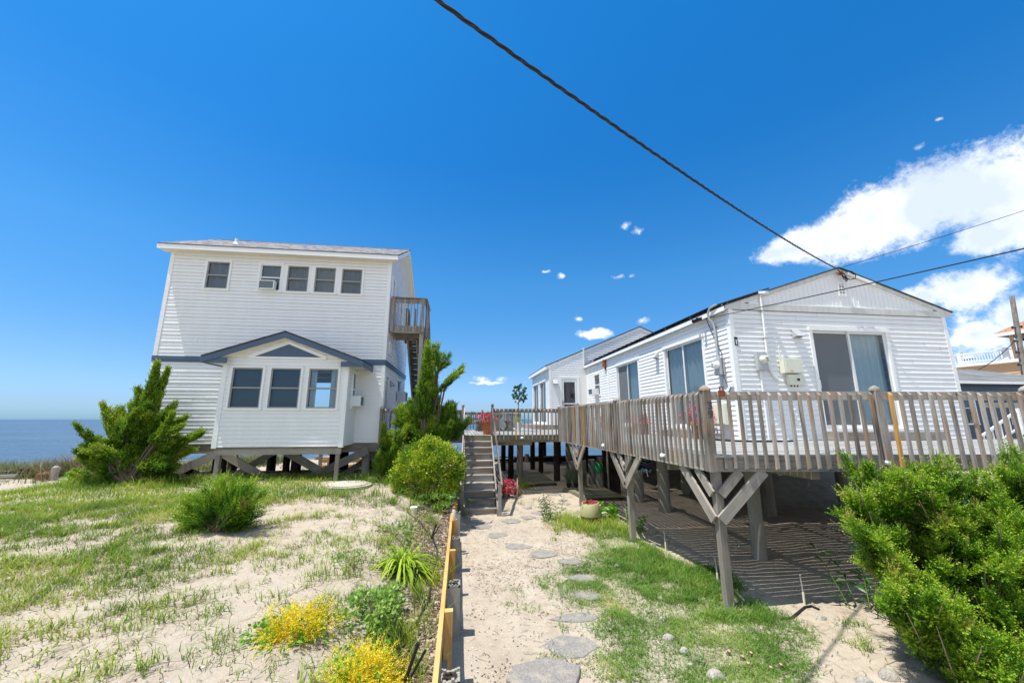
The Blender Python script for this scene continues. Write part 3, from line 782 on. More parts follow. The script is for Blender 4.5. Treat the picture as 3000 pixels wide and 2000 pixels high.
mb = MB(); mb.box(lx0, lx1+.06, ly0-.06, ly0+.07, 6.90, 6.94); mb.box(lx0, lx1, ly0-.005, ly0+.035, 6.76, 6.895); mb.box(lx1-.03, lx1+.075, ly0+.07, ly1+.2, 6.90, 6.94); mb.box(lx1-.02, lx1+.02, ly0+.07, ly1, 6.76, 6.895)
mb.build('handrail', 'wood_grey', ST)
for k in range(10):
    x = lx0+.12+k*.105
    mb = MB(); mb.beam((x, ly0-.025, 5.76), (x, ly0-.025, 6.89), .035, .035); mb.build('baluster', 'wood_grey', ST)
for k in range(9):
    y = ly0+.16+k*.12
    mb = MB(); mb.beam((lx1+.025, y, 5.72), (lx1+.025, y, 6.89), .035, .035); mb.build('baluster', 'wood_grey', ST)
for (x, y, z0) in ((lx0+.05, ly0-.045, 5.74), (lx1-.06, ly0-.05, 5.74), (lx0+.35, ly1, 5.6), (lx0+.62, ly1, 5.6)):
    mb = MB(); mb.beam((x, y, z0), (x, y, 6.9), .09, .09); mb.build('railing_post', 'wood_grey', ST)
for (x, y) in ((lx1-.09, ly0+.1), (lx1+.035, ly1+.05), (lx1+.035, 15.6)):
    mb = MB(); mb.beam((x, y, gzs(x, y)-.3 if y < 14 else 2.0), (x, y, 5.72 if y < 15 else 5.2), .12, .12); mb.build('support_post', 'wood_grey', ST)
mb = MB(); mb.box(-2.05, lx1+.0, 16.35, 16.42, 3.55, 3.72); mb.build('cross_beam', 'wood_grey', ST)
y0s, y1s, z1s = ly1, 18.0, 2.36
for x in (-1.98, -1.66, -1.36):
    mb = MB(); mb.beam((x, y0s-.15, 5.80), (x, y1s, z1s), .05, .24); mb.build('stringer', 'wood_brace', ST)
nt_ = 17
for k in range(nt_):
    f = (k+1)/(nt_+1); y = y0s+(y1s-y0s)*f; z = 5.90+(z1s-5.90)*f
    mb = MB(); mb.box(-2.02, -1.32, y-.14, y+.10, z+.10, z+.135); mb.box(-2.0, -1.34, y+.105, y+.125, z-.06, z+.09); mb.build('tread', 'wood_brace', ST)
for x in (-2.0, -1.28):
    mb = MB(); mb.beam((x, y0s, 6.85), (x, y1s, 3.35), .045, .10)
    mb.build('stair_rail', 'wood_grey', ST)
    for k in range(14):
        f = (k+.5)/14; y = y0s+(y1s-y0s)*f; z = 5.80+(z1s-5.80)*f
        mb = MB(); mb.beam((x, y, z), (x, y, z+1.02), .035, .035); mb.build('baluster', 'wood_grey', ST)

# ================================================================== FRONT COTTAGE (right)
CX0, CX1, CY0, CY1 = 7.52, 14.74, 9.87, 22.9
C1 = thing('white_cottage', 'long white clapboard cottage with sliding glass doors raised behind the grey deck', 'house', (11.1, 15, 2.3))
cF = Wall((CX0, CY0), (1, 0), (0, -1)); cL = Wall((CX0, CY1), (0, -1), (-1, 0)); cR = Wall((CX1, CY0), (0, 1), (1, 0))
mb = MB(); cF.siding(mb, CX1-CX0, 2.34, 5.97, [(2.50, 5.04, 2.6, 5.48)], course=.135, lip=.021); mb.build('wall', 'vinyl', C1)
mb = MB(); cL.siding(mb, CY1-CY0, 2.34, 6.06, [(9.35, 11.75, 2.6, 5.5), (4.75, 7.17, 2.6, 5.48), (1.44, 2.36, 4.18, 5.38)], course=.135, lip=.021); mb.build('wall', 'vinyl', C1)
mb = MB(); cR.siding(mb, CY1-CY0, 2.34, 6.06, course=.27); mb.build('wall', 'vinyl', C1)
mb = MB(); mb.box(CX0-.026, CX0+.105, CY0-.026, CY0+.002, 2.32, 5.99); mb.box(CX0-.026, CX0+.002, CY0+.003, CY0+.115, 2.32, 6.03); mb.build('corner_trim', 'trim', C1)
mb = MB(); mb.box(CX1-.105, CX1+.026, CY0-.026, CY0+.002, 2.32, 5.99); mb.build('corner_trim', 'trim', C1)
RX, RZ = 11.27, 7.43
def cz(x): return RZ-abs(x-RX)*(.337 if x < RX else .339)
mb = MB(); mb.box(CX0-.03, CX1+.12, CY0-.050, CY0, 5.985, 6.165); mb.build('gable_band', 'oldtrim', C1)
mb = MB()
mb.prism([(CX0+.3, CY0, 6.165), (CX1-.25, CY0, 6.165), (RX, CY0, RZ-.10)], (0, -.012, 0))
for k in range(45):
    x = CX0+.4+k*.15; zt = cz(x)-.13
    if zt > 6.25: mb.box(x-.012, x+.012, CY0-.021, CY0-.013, 6.195, zt)
mb.build('gable_panel', 'vinyl', C1)
mb = MB(); mb.box(CX0+.35, CX1-.3, CY0-.034, CY0-.012, 6.166, 6.195)
for xa, xb in ((CX0+.3, RX), (RX, CX1-.3)):
    mb.prism([(xa, CY0-.034, cz(xa)-.16), (xb, CY0-.034, cz(xb)-.16), (xb, CY0-.034, cz(xb)-.20), (xa, CY0-.034, cz(xa)-.20)], (0, .02, 0))
mb.build('gable_moulding', 'trim', C1)
for xa, xb, mt in ((7.40, RX, 'oldtrim'), (RX, 15.0, 'oldtrim')):
    mb = MB(); mb.prism([(xa, CY0-.055, cz(xa)-.012), (xb, CY0-.055, cz(xb)-.012), (xb, CY0-.055, cz(xb)-.155), (xa, CY0-.055, cz(xa)-.155)], (0, .04, 0)); mb.build('rake_board', mt, C1)
mb = MB(); mb.prism([(11.55, CY0-.10, cz(11.55)-.06), (12.42, CY0-.10, cz(12.42)-.05), (12.42, CY0-.10, cz(12.42)-.15), (11.55, CY0-.10, cz(11.55)-.13)], (0, .044, 0)); mb.build('rake_cap', 'trim', C1)
mb = MB()
slab(mb, [(7.36, CY1, cz(7.36)), (7.36, CY0-.09, cz(7.36)), (RX, CY0-.09, RZ), (RX, CY1, RZ)], .03)
slab(mb, [(15.02, CY0-.09, cz(15.02)), (15.02, CY1, cz(15.02)), (RX, CY1, RZ), (RX, CY0-.09, RZ)], .03)
rf = mb.build('roof', 'shingle_dark', C1)
mb = MB(); mb.box(7.375, 7.40, CY0-.01, CY1, cz(7.38)-.17, cz(7.38)-.034); mb.build('fascia', 'trim', C1)
mb = MB(); mb.box(7.402, CX0-.002, CY0, CY1, 6.045, 6.06); mb.build('soffit', 'soffit', C1)
mb = MB()
for k in range(3): mb.box(CX0+.05, CX1-.05, CY0+.3+k*5, CY0+.45+k*5, 1.95, 2.2)
mb.box(CX0+.02, CX1-.02, CY0+.02, CY1-.02, 2.21, 2.33); mb.build('floor', 'wood_brace', C1)
for (x, y) in ((8.9, 10.9), (11.4, 10.9), (14.2, 10.9), (8.2, 14.0), (11.4, 14.5), (14.2, 14.5), (8.2, 18.0), (11.4, 18.2), (14.2, 18.2), (8.3, 21.5), (14.2, 21.5)):
    mb = MB(); mb.tube([(x, y, gzs(x, y)-.3), (x, y, 1.95 if y > 10 else 2.2)], [.17, .155], 16); mb.build('piling', 'wood_pile', C1, smooth=True)
cF.slider(C1, 2.45, 5.09, 2.57, 5.54)
cL.slider(C1, 9.30, 11.80, 2.57, 5.55, left='curtain', right='curtain'); cL.slider(C1, 4.70, 7.22, 2.57, 5.53)
cL.window(C1, 1.41, 2.39, 4.15, 5.41, sash='alu', cover='curtain_grey')
aircon('white air conditioner with side flap in the small window of the long cottage', cL, 1.55, 2.2, 4.22, 4.56, .42)
def gable_louvre():
    mb = MB(); cF.box(mb, 3.64, 3.68, .012, .05, 6.55, 6.90); cF.box(mb, 3.86, 3.90, .012, .05, 6.55, 6.90); cF.box(mb, 3.64, 3.90, .013, .054, 6.90, 6.935); cF.box(mb, 3.64, 3.90, .013, .054, 6.52, 6.55)
    cF.box(mb, 3.762, 3.778, .012, .047, 6.55, 6.90)
    for k in range(4):
        z = 6.575+k*.088
        mb.face([cF.p(3.68, .045, z), cF.p(3.86, .045, z), cF.p(3.86, .016, z+.07), cF.p(3.68, .016, z+.07)])
    mb.face([cF.p(3.68, .0135, 6.55), cF.p(3.86, .0135, 6.55), cF.p(3.86, .0135, 6.9), cF.p(3.68, .0135, 6.9)]); lv = mb.build('louvre_vent', 'trim', C1)
    mb = MB()
    for k in range(4): cF.box(mb, 3.682, 3.858, .014, .046, 6.64+k*.088-.012, 6.64+k*.088+.006)  # dark grey bars painting in the shade between the slats
    mb.build('vent_gap_shade', 'curtain_grey', lv)
gable_louvre()
vent_hood(cF, C1, 2.02, 5.2, .24); vent_hood(cL, C1, 8.82, 5.2, .24)
mb = MB(); cL.box(mb, 3.6, 3.74, .015, .07, 2.5, 5.0); cL.box(mb, 3.62, 3.72, .015, .05, 5.0, 5.35); mb.build('cable_duct', 'trim', C1)
mb = MB(); mb.box(10.0, 13.35, 9.45, 9.84, 2.34, 2.56); mb.build('door_step', 'wood_brace', C1)
mb = MB(); mb.box(7.1, 7.49, 11.0, 13.8, 2.34, 2.54); mb.build('door_step', 'wood_brace', C1)
mb = MB(); mb.box(7.1, 7.49, 15.6, 18.4, 2.34, 2.54); mb.build('door_step', 'wood_brace', C1)

# solar panels lying on the roof
nrmv = Vector((-.337, 0, 1)).normalized()
for k in range(7):
    y0 = 10.6+k*1.7
    t = thing('solar_panel', 'black solar panel lying on the dark roof slope of the long cottage', 'solar panel', (8.4, y0+.8, cz(8.4)), 'solar panels on the cottage roof')
    mb = MB(); off = nrmv*.12
    q = [Vector((7.55, y0+1.62, cz(7.55)))+off, Vector((7.55, y0, cz(7.55)))+off, Vector((9.6, y0, cz(9.6)))+off, Vector((9.6, y0+1.62, cz(9.6)))+off]
    slab(mb, q, .04); mb.build('panel', 'darkpanel', t)
    mb = MB(); mb.beam(Vector((7.9, y0, cz(7.9)))+nrmv*.05, Vector((7.9, y0+1.62, cz(7.9)))+nrmv*.05, .04, .05); mb.beam(Vector((9.2, y0, cz(9.2)))+nrmv*.05, Vector((9.2, y0+1.62, cz(9.2)))+nrmv*.05, .04, .05); mb.build('mounting_rail', 'galv', t)

# ------------------------------------------------------------------ rear cottage
C2 = thing('rear_cottage', 'white gabled cottage wing with a glazed storm door at the far end of the deck', 'house', (11, 26, 2.3))
rF = Wall((5.22, 22.9), (1, 0), (0, -1)); rL = Wall((5.22, 28.6), (0, -1), (-1, 0))
GX, GZ = 11.15, 8.70
def rz_(x): return GZ-abs(x-GX)*.425
def rclip(z):
    h = (GZ-.06-z)/.425; return (max(0, GX-h-5.22), min(12, GX+h-5.22))
mb = MB(); rF.siding(mb, 12, 2.45, 8.6, [(.64, 1.78, 2.62, 5.42)], course=.135, lip=.021, clip=rclip); mb.build('wall', 'vinyl', C2)
mb = MB(); rL.siding(mb, 5.7, 2.45, 6.05, [(.5, 2.5, 2.6, 5.3), (2.85, 4.85, 2.6, 5.3)], course=.135, lip=.021); mb.build('wall', 'vinyl', C2)
mb = MB(); mb.box(5.25, 17.2, 28.55, 28.6, 2.45, 6.0); mb.box(17.15, 17.2, 22.95, 28.5, 2.45, 6.0); mb.box(5.6, 17.1, 25.5, 25.55, 2.45, 6.2); mb.build('wall', 'vinyl', C2)
mb = MB(); mb.box(5.196, 5.34, 22.876, 22.902, 2.43, 6.02); mb.box(5.196, 5.222, 22.903, 23.03, 2.43, 6.0); mb.build('corner_trim', 'trim', C2)
mb = MB(); slab(mb, [(4.98, 28.9, rz_(4.98)), (4.98, 22.85, rz_(4.98)), (GX, 22.85, GZ), (GX, 28.9, GZ)], .05); slab(mb, [(17.4, 22.85, rz_(17.4)), (17.4, 28.9, rz_(17.4)), (GX, 28.9, GZ), (GX, 22.85, GZ)], .05)
mb.build('roof', 'shingle_dark', C2)
mb = MB()
for xa, xb in ((4.98, GX), (GX, 17.4)): mb.prism([(xa, 22.868, rz_(xa)-.055), (xb, 22.868, rz_(xb)-.055), (xb, 22.868, rz_(xb)-.25), (xa, 22.868, rz_(xa)-.25)], (0, .031, 0))
mb.box(4.985, 5.02, 22.90, 28.9, rz_(5)-.24, rz_(5)-.056); mb.box(5.02, 5.22, 22.9, 28.9, rz_(5)-.2, rz_(5)-.17); mb.build('fascia', 'trim', C2)
rL.slider(C2, .45, 2.55, 2.57, 5.35); rL.slider(C2, 2.8, 4.9, 2.57, 5.35)
def storm():
    mb = MB(); w = rF
    w.box(mb, .60, .74, -.02, .05, 2.6, 5.44); w.box(mb, 1.68, 1.82, -.02, .05, 2.6, 5.44); w.box(mb, .74, 1.68, -.02, .048, 5.3, 5.44)
    d = mb.build('door', 'trim', C2)
    mb = MB(); w.box(mb, .75, .87, -.0, .035, 2.62, 5.29); w.box(mb, 1.55, 1.67, -.0, .035, 2.62, 5.29); w.box(mb, .87, 1.55, -.0, .034, 5.1, 5.29); w.box(mb, .87, 1.55, -.0, .034, 2.62, 2.95); w.box(mb, .87, 1.55, -.0, .034, 3.78, 3.84); mb.build('door_leaf', 'alu', d)
    mb = MB(); mb.face([w.p(.87, .012, 2.95), w.p(1.55, .012, 2.95), w.p(1.55, .012, 5.1), w.p(.87, .012, 5.1)]); mb.build('pane', 'glass_dark', d)
    mb = MB(); w.box(mb, .78, .81, .035, .06, 3.7, 3.98); mb.build('handle', 'black', d)
storm()
vent_hood(rF, C2, .34, 4.95, .3)
mb = MB(); mb.box(7.35, 7.42, 22.80, 22.87, 6.0, 7.2); mb.build('conduit', 'trim', C2)
mb = MB(); mb.box(5.25, 17.1, 22.93, 28.5, 2.2, 2.44); mb.build('floor', 'wood_brace', C2)
mb = MB(); mb.box(4.55, 7.4, 22.1, 22.86, 2.34, 2.58); mb.box(4.3, 5.18, 22.87, 28.4, 2.34, 2.58); mb.build('door_step', 'wood_brace', C2)
for (x, y) in ((5.8, 23.4), (5.8, 27.5), (9, 23.4), (12, 23.4), (15.5, 23.4)):
    mb = MB(); mb.tube([(x, y, gzs(x, y)-.6), (x, y, 2.2)], [.16, .15], 14); mb.build('piling', 'wood_tar', C2, smooth=True)

# ------------------------------------------------------------------ things fixed to the cottage
def meter(label, w, a, z, glassy):
    t = thing('electric_meter', label, 'electric meter', w.p(a, .0, z))
    mb = MB(); w.box(mb, a-.15, a+.15, .02, .15, z-.27, z+.22); w.box(mb, a-.135, a+.135, .15, .165, z-.25, z+.20); mb.build('box', 'metalgrey', t)
    mb = MB(); mb.lathe([(.115, 0), (.115, .03), (.10, .035), (.10, .13), (.085, .15), (0, .152)], w.p(a, .165, z+.02), 22, axis=w.n); mb.build('dial', 'cream' if not glassy else 'alu', t, smooth=True)
    mb = MB(); w.box(mb, a-.03, a+.03, .318, .324, z+.02, z+.045); w.box(mb, a-.05, a+.05, .316, .320, z-.035, z-.02); mb.build('display', 'black', t)
    return t
m1 = meter('grey electric meter with a clear dome and red tag on the sunlit cottage side', cL, 12.52, 4.42, True)
mb = MB(); cL.box(mb, 12.36, 12.40, .17, .18, 4.22, 4.26); mb.build('tag', 'redlabel', m1)
m2 = meter('grey electric meter with a cream dome left of the cream inverter box', cF, .76, 4.50, False)
t = thing('weatherhead_mast', 'grey conduit mast bending up over the eave above the sunlit meter', 'conduit', cL.p(12.5, .06, 4.9))
mb = MB(); mb.tube([cL.p(12.48, .09, 4.66), cL.p(12.47, .09, 5.55), cL.p(12.45, .12, 5.72), cL.p(12.42, .2, 5.85), cL.p(12.40, .21, 6.02), cL.p(12.5, .20, 6.16), cL.p(12.75, .16, 6.20)], .032, 10); mb.build('pipe', 'metalgrey', t, smooth=True)
mb = MB(); mb.tube([cL.p(12.5, .09, 4.63), cL.p(12.5, .09, 4.72)], .055, 12); mb.build('coupling', 'metalgrey', t)
t = thing('meter_conduit', 'grey pipe running down from the sunlit meter on the cottage side', 'conduit', cL.p(12.5, .05, 2.4))
mb = MB(); mb.tube([cL.p(12.52, .08, 4.16), cL.p(12.52, .08, 3.8), cL.p(12.6, .08, 3.68), cL.p(12.74, .06, 3.62)], .03, 10); mb.build('pipe', 'metalgrey', t, smooth=True)
tag(t, cat='conduit')
t = thing('downpipe_conduit', 'white conduit pipe from the roof corner box down to the cream inverter box', 'conduit', cF.p(1.0, .05, 4.3))
mb = MB(); mb.tube([cF.p(1.00, .075, 6.42), cF.p(1.0, .075, 5.9), cF.p(.98, .06, 4.35)], .026, 10); mb.tube([cF.p(.98, .06, 4.36), cF.p(1.08, .07, 4.12), cF.p(1.22, .09, 3.95), cF.p(1.34, .09, 3.93)], .034, 10); mb.build('pipe', 'white_paint', t, smooth=True)
mb = MB(); mb.beam(cF.p(1.0, .08, 6.50), cF.p(1.03, .30, 6.44), .12, .07); mb.build('junction_box', 'alu', t)
mb = MB()
for z in (5.95, 5.15): cF.box(mb, .96, 1.05, .02, .11, z, z+.025)
mb.build('clamp', 'steel', t)
t = thing('meter_feed_pipe', 'white pipe running down from the cream domed meter to the deck', 'conduit', cF.p(.76, .05, 2.4))
mb = MB(); mb.tube([cF.p(.72, .06, 4.24), cF.p(.72, .06, 2.36)], .026, 10); mb.build('pipe', 'white_paint', t, smooth=True)
t = thing('inverter', 'cream solar inverter box with a rotary switch on the cottage gable wall', 'inverter', cF.p(1.6, .1, 4.2))
mb = MB(); cF.box(mb, 1.36, 1.94, .03, .19, 4.16, 4.56); cF.box(mb, 1.40, 1.93, .19, .20, 4.18, 4.55); mb.build('case', 'cream', t)
mb = MB(); cF.box(mb, 1.50, 1.97, .03, .15, 3.83, 4.12); mb.lathe([(.055, 0), (.055, .02), (.05, .02)], cF.p(1.75, .15, 3.98), 16, axis=cF.n); mb.build('switch_box', 'cream', t)
mb = MB(); mb.lathe([(.035, 0), (.035, .03), (0, .03)], cF.p(1.75, .17, 3.98), 14, axis=cF.n)
for k in range(3): mb.tube([cF.p(1.58+k*.1, .09, 3.83), cF.p(1.58+k*.1, .09, 3.79)], .02, 8)
mb.build('knob', 'black', t)
mb = MB(); cF.box(mb, 1.52, 1.60, .2005, .203, 4.21, 4.235); mb.build('logo', 'orange', t)
mb = MB(); mb.tube([cF.p(1.36, .10, 4.55), cF.p(1.33, .09, 4.92)], [.016, .010], 8); mb.build('antenna', 'cream', t)
t = thing('thermometer', 'small black and white wall gauge on the cottage corner board', 'gauge', cF.p(.15, .03, 5.0))
mb = MB(); cF.box(mb, .06, .15, .027, .04, 4.93, 5.17); mb.build('plate', 'black', t)
mb = MB(); cF.box(mb, .09, .12, .04, .043, 4.96, 5.10); mb.build('tube', 'alu', t)
t = thing('rusty_lamp', 'rusty flared wall lamp high on the sunlit cottage side', 'wall lamp', cL.p(3.3, .05, 5.7))
mb = MB(); mb.prism([cL.p(3.18, .03, 5.62), cL.p(3.46, .03, 5.62), cL.p(3.40, .03, 5.98), cL.p(3.24, .03, 5.98)], cL.n*.12); mb.build('shade', 'rust', t)
mb = MB(); cL.box(mb, 3.26, 3.38, .02, .06, 5.45, 5.615); mb.build('bracket', 'rust', t)
t = thing('security_camera', 'small black floodlight under the near eave of the long cottage', 'floodlight', cL.p(11.9, .1, 6.0))
mb = MB(); mb.tube([cL.p(11.75, .14, 5.98), cL.p(11.75, .30, 5.94)], [.05, .06], 12); mb.tube([cL.p(11.95, .14, 5.98), cL.p(11.97, .30, 5.94)], [.05, .06], 12); cL.box(mb, 11.7, 12.0, .12, .15, 5.97, 6.03); mb.build('head', 'black', t)
t = thing('utility_cabinet', 'small cream utility box low on the cottage side behind the corner post', 'utility box', cL.p(12.45, .1, 2.8))
mb = MB(); cL.box(mb, 12.2, 12.7, .03, .22, 2.75, 3.35); cL.box(mb, 12.22, 12.68, .22, .235, 2.78, 3.32); mb.build('case', 'cream', t)
t = thing('telephone_box', 'tiny white cable box on the cottage corner above the deck rail', 'cable box', cL.p(12.85, .03, 3.9))
mb = MB(); cL.box(mb, 12.76, 12.96, .02, .07, 3.78, 3.88); mb.build('case', 'alu', t)
mb = MB(); mb.tube([cL.p(12.84, .05, 3.78), cL.p(12.8, .07, 3.68), cL.p(12.7, .07, 3.62)], .012, 6); mb.build('lead', 'black', t)
t = thing('black_hose', 'black hose lying curled on the deck boards by the cottage corner', 'hose', (7.5, 9.3, 2.35))
mb = MB(); mb.tube([(6.9, 10.2, 2.352), (6.95, 9.6, 2.352), (7.2, 9.3, 2.352), (7.7, 9.2, 2.352), (8.3, 9.25, 2.352), (8.6, 9.35, 2.352)], .022, 8)
mb.tube([(7.0, 10.4, 2.352), (7.1, 9.7, 2.352), (7.4, 9.45, 2.352), (7.9, 9.4, 2.352)], .02, 8); mb.build('coil', 'black', t, smooth=True)

# ================================================================== DECK
DZ = 2.33
D = thing('wooden_deck', 'weathered grey timber deck raised on posts around both cottages', 'deck', (5, 10, 0))
EA, EB = Vector((3.97, 6.0, 0)), Vector((3.70, 14.6, 0))       # side edge
FA, FB = EA, Vector((9.35, 5.40, 0))                            # front edge
def ex(y): return EA.x+(EB.x-EA.x)*(y-EA.y)/(EB.y-EA.y)
def fy(x): return EA.y+(x-EA.x)*(FB.y-FA.y)/(FB.x-FA.x)
TH = .026
mb = MB()
y = 5.05
while y < 9.8:                       # front boards along X
    y1 = min(y+.1325, 9.83)
    xa = ex(max(y, 6))+.03
    if y1 < 6.0: xa = max(xa, EA.x+(y-6.0)*(FB.x-FA.x)/(FB.y-FA.y)+.35)
    segs = sorted([xa, *[q for q in (8.4+random.uniform(-1, 1), 12.6+random.uniform(-1, 1)) if q > xa+.3], 17.0])
    for p0, p1 in zip(segs[:-1], segs[1:]): mb.box(p0, p1-.006, y, y1, DZ-TH, DZ+random.uniform(-.001, .001))
    y += .142
x = 3.78
while x < 7.45:                      # walkway boards along Y
    x1 = min(x+.122, 7.49); ys = [9.845, 12.2+random.uniform(-1, 1), 14.62]
    if x < 3.95: ys[0] = 9.845 if x > ex(9.9) else EA.y+(x-EA.x)/(EB.x-EA.x)*(EB.y-EA.y)+.05
    for p0, p1 in zip(ys[:-1], ys[1:]):
        if p1 > p0+.2: mb.box(x, x1, p0, p1-.006, DZ-TH, DZ+random.uniform(-.001, .001))
    x += .144
def mf(x): return 12.62+(x+2.42)*(14.48-12.62)/(2.5) if x < .08 else (14.5 if x < 1.12 else 14.63)
def mbk(x): return 21.5 if x < 0 else (21.5+(x)*1.45 if x < 4.2 else 28.6)
x = -2.40
while x < 7.45:
    x1 = x+.119; ya = mf(x+.06)+.02; yb = mbk(x)
    if x > 5.0: yb = 22.85
    ys = [ya, ya+3+random.uniform(-1, 1), yb]
    for p0, p1 in zip(ys[:-1], ys[1:]): mb.box(x, x1, p0, p1-.006, DZ-TH, DZ+random.uniform(-.001, .001))
    x += .142
mb.build('floor', 'wood_deck', D)
def rim(p0, p1, mt='wood_grey', z0=2.085, z1=2.33):
    mb = MB(); mb.beam((p0[0], p0[1], (z0+z1)/2), (p1[0], p1[1], (z0+z1)/2), .045, z1-z0); return mb.build('rim_board', mt, D)
rim(FA, FB); rim(FB, (13.5, 5.0)); rim(EA, EB); rim((1.15, 14.6), (3.70, 14.6), 'wood_green'); rim((-2.43, 12.6), (.08, 14.46)); rim((.08, 14.5), (1.14, 14.5), 'wood_green', 2.12)
mb = MB()
for k in range(9):                    # joists and girders
    y = 6.5+k*1.0; mb.box(ex(y)+.05, 7.45, y, y+.04, 2.10, 2.285)
for k in range(13): mb.box(8+k*.7, 8.04+k*.7, 5.6 if k < 2 else 5.4, 9.8, 2.10, 2.285)
for k in range(11): mb.box(-2.3 if k > 2 else .2, 5.0, 14.75+k*.65, 14.79+k*.65, 2.12, 2.29)
for x in (6.0,): mb.box(x-.08, x+.08, 6.2, 15.5, 1.9, 2.095)
mb.box(4.2, 16, 7.7, 7.82, 1.9, 2.095); mb.box(-2.2, 5.2, 16.7, 16.86, 1.95, 2.115); mb.box(.5, 5.2, 20.5, 20.65, 1.95, 2.115); mb.box(1.2, 2.75, 15.3, 15.45, 1.92, 2.08)
mb.build('joists', 'wood_brace', D)
for (x, y, r, mt) in ((2.47, 16.6, .135, 'wood_pile'), (3.8, 21.0, .13, 'wood_tar'), (4.0, 19.8, .12, 'wood_tar'), (4.2, 17.3, .135, 'wood_tar'), (4.9, 17.85, .15, 'wood_pile'), (2.25, 21., .125, 'wood_tar'), (2.3, 18.3, .13, 'wood_tar'), (.2, 17., .13, 'wood_pile'), (-1.6, 17, .13, 'wood_pile'), (.5, 21, .13, 'wood_tar'),
                      (5.97, 13.06, .15, 'wood_pile'), (6.1, 11.66, .17, 'wood_pile'), (6.07, 7.86, .13, 'wood_pile'), (9.2, 7.76, .13, 'wood_pile'), (12.2, 7.76, .13, 'wood_pile'), (6.2, 19.5, .15, 'wood_tar'), (6.6, 21.2, .15, 'wood_tar')):
    mb = MB(); mb.tube([(x, y, gzs(x, y)-.4), (x+.01, y, 1.9 if y < 15 else 1.96)], [r*1.03, r*.96], 18); mb.build('piling', mt, D, smooth=True)
# braced edge posts
def brace(a, b, w=.165, t=.042, up=(1, 0, 0)):
    mb = MB(); mb.beam(a, b, w if up == 'x' else t, t if up == 'x' else w); return mb.build('brace', 'wood_brace', D)
for i, py in enumerate((6.06, 9.2, 12.75)):
    px = ex(py)+.10
    mb = MB(); mb.beam((px+.02, py, gzs(px, py)-.4), (px, py, 2.08), .115, .115); mb.build('support_post', 'wood_brace', D)
    xo = px-.09
    dirs = [1] if i == 0 else [1, -1]
    for dy in dirs:
        brace((xo, py+dy*.0, 1.36), (xo, py+dy*.82, 2.10)); brace((xo+.003, py+dy*.0, 1.74), (xo+.003, py+dy*.36, 2.09), .14)
    if i == 0:
        yo = py-.09
        mb = MB(); mb.beam((px-.03, yo, 1.36), (px+.74, yo-.05, 2.09), .042, .165); mb.build('brace', 'wood_brace', D)
        mb = MB(); mb.beam((px-.0, yo-.002, 1.74), (px+.34, yo-.03, 2.09), .042, .14); mb.build('brace', 'wood_brace', D)
# railings
def baluster_mesh(h, w, mt, name):
    mb = MB(); x = w/2; c = .05
    base = [(-x, -x, 0), (x, -x, 0), (x, x, .0), (-x, x, .0)]
    b = [(-x, -x, .02), (x, -x, .02), (x, x, 0), (-x, x, 0)]
    top = [(-x, -x, h-c), (x, -x, h-c), (x, x, h), (-x, x, h)]
    q = [Vector(v) for v in b+top]; r = random.random()
    for i in range(4):
        j = (i+1) % 4; mb.face([q[i], q[j], q[j+4], q[i+4]], [(0, i*w), (0, (i+1)*w), (h, (i+1)*w), (h, i*w)], r)
    mb.face(q[4:], [(0, 0), (0, w), (w, w), (w, 0)], r); mb.face(q[:4][::-1], [(0, 0), (0, w), (w, w), (w, 0)], r)
    return mb.build(name, mt, None)
def railing(p0, p1, zt=3.35, zb=2.105, spacing=.152, new=(), posts=(), skip0=.12, skip1=.08, mt='wood_grey', individually=True, out=None, cap=False):
    """rail is the part; posts and balusters are its sub-parts"""
    p0 = Vector((p0[0], p0[1], 0)); p1 = Vector((p1[0], p1[1], 0)); d = (p1-p0); L = d.length; d /= L
    o = Vector(out).normalized() if out else Vector((d.y, -d.x, 0))
    ang = math.atan2(-o.x, o.y)+math.pi
    mb = MB(); a = p0; b = p1
    nseg = max(1, round(L/2.6)); 
    for k in range(nseg):
        q0 = p0+d*(L*k/nseg); q1 = p0+d*(L*(k+1)/nseg)
        dz0, dz1 = random.uniform(-.008, .008), random.uniform(-.008, .008)
        mb.beam((q0.x, q0.y, zt-.08+dz0), (q1.x, q1.y, zt-.08+dz1), .042, .14)
    if cap: mb.beam((p0.x, p0.y, zt+.01), (p1.x, p1.y, zt+.01), .12, .03)
    rail = mb.build('railing', mt, D)
    n = int((L-skip0-skip1)/spacing)+1
    proto = {}
    if individually:
        for k in range(n):
            pos = p0+d*(skip0+k*spacing+random.uniform(-.008, .008))+o*.047
            isnew = k in new
            if isnew not in proto:
                b = baluster_mesh(zt-.02-zb, .043, 'wood_new' if isnew else mt, 'baluster'); b.parent = rail; proto[isnew] = b
            else:
                b = proto[isnew].copy(); COL.objects.link(b); b.parent = rail
            b.location = (pos.x, pos.y, zb+random.uniform(-.008, .008))
            b.rotation_euler = (random.uniform(-.006, .006), random.uniform(-.010, .010), ang+random.uniform(-.03, .03))
    else:
        mb = MB()
        for k in range(n):
            pos = p0+d*(skip0+k*spacing)+o*.047
            mb.beam((pos.x, pos.y, zb), (pos.x, pos.y, zt-.02), .045, .045)
        b = mb.build('balusters', mt, rail); b['kind'] = 'stuff'
    for (f, w, zp, ball) in posts:
        pos = p0+d*(L*f)+o*.02
        mb = MB(); mb.beam((pos.x, pos.y, zb-.03), (pos.x, pos.y, zp-.06), w, w)
        if ball: mb.lathe([(w*.45, 0), (w*.32, .02), (w*.55, .06), (w*.55, .11), (w*.25, .15), (0, .155)], (pos.x, pos.y, zp-.06), 10)
        else: mb.lathe([(w*.707, 0), (w*.66, .03), (w*.45, .06), (w*.1, .085)], (pos.x, pos.y, zp-.0605), 8, a0=.39+ang)
        mb.build('railing_post', mt, rail)
    return rail
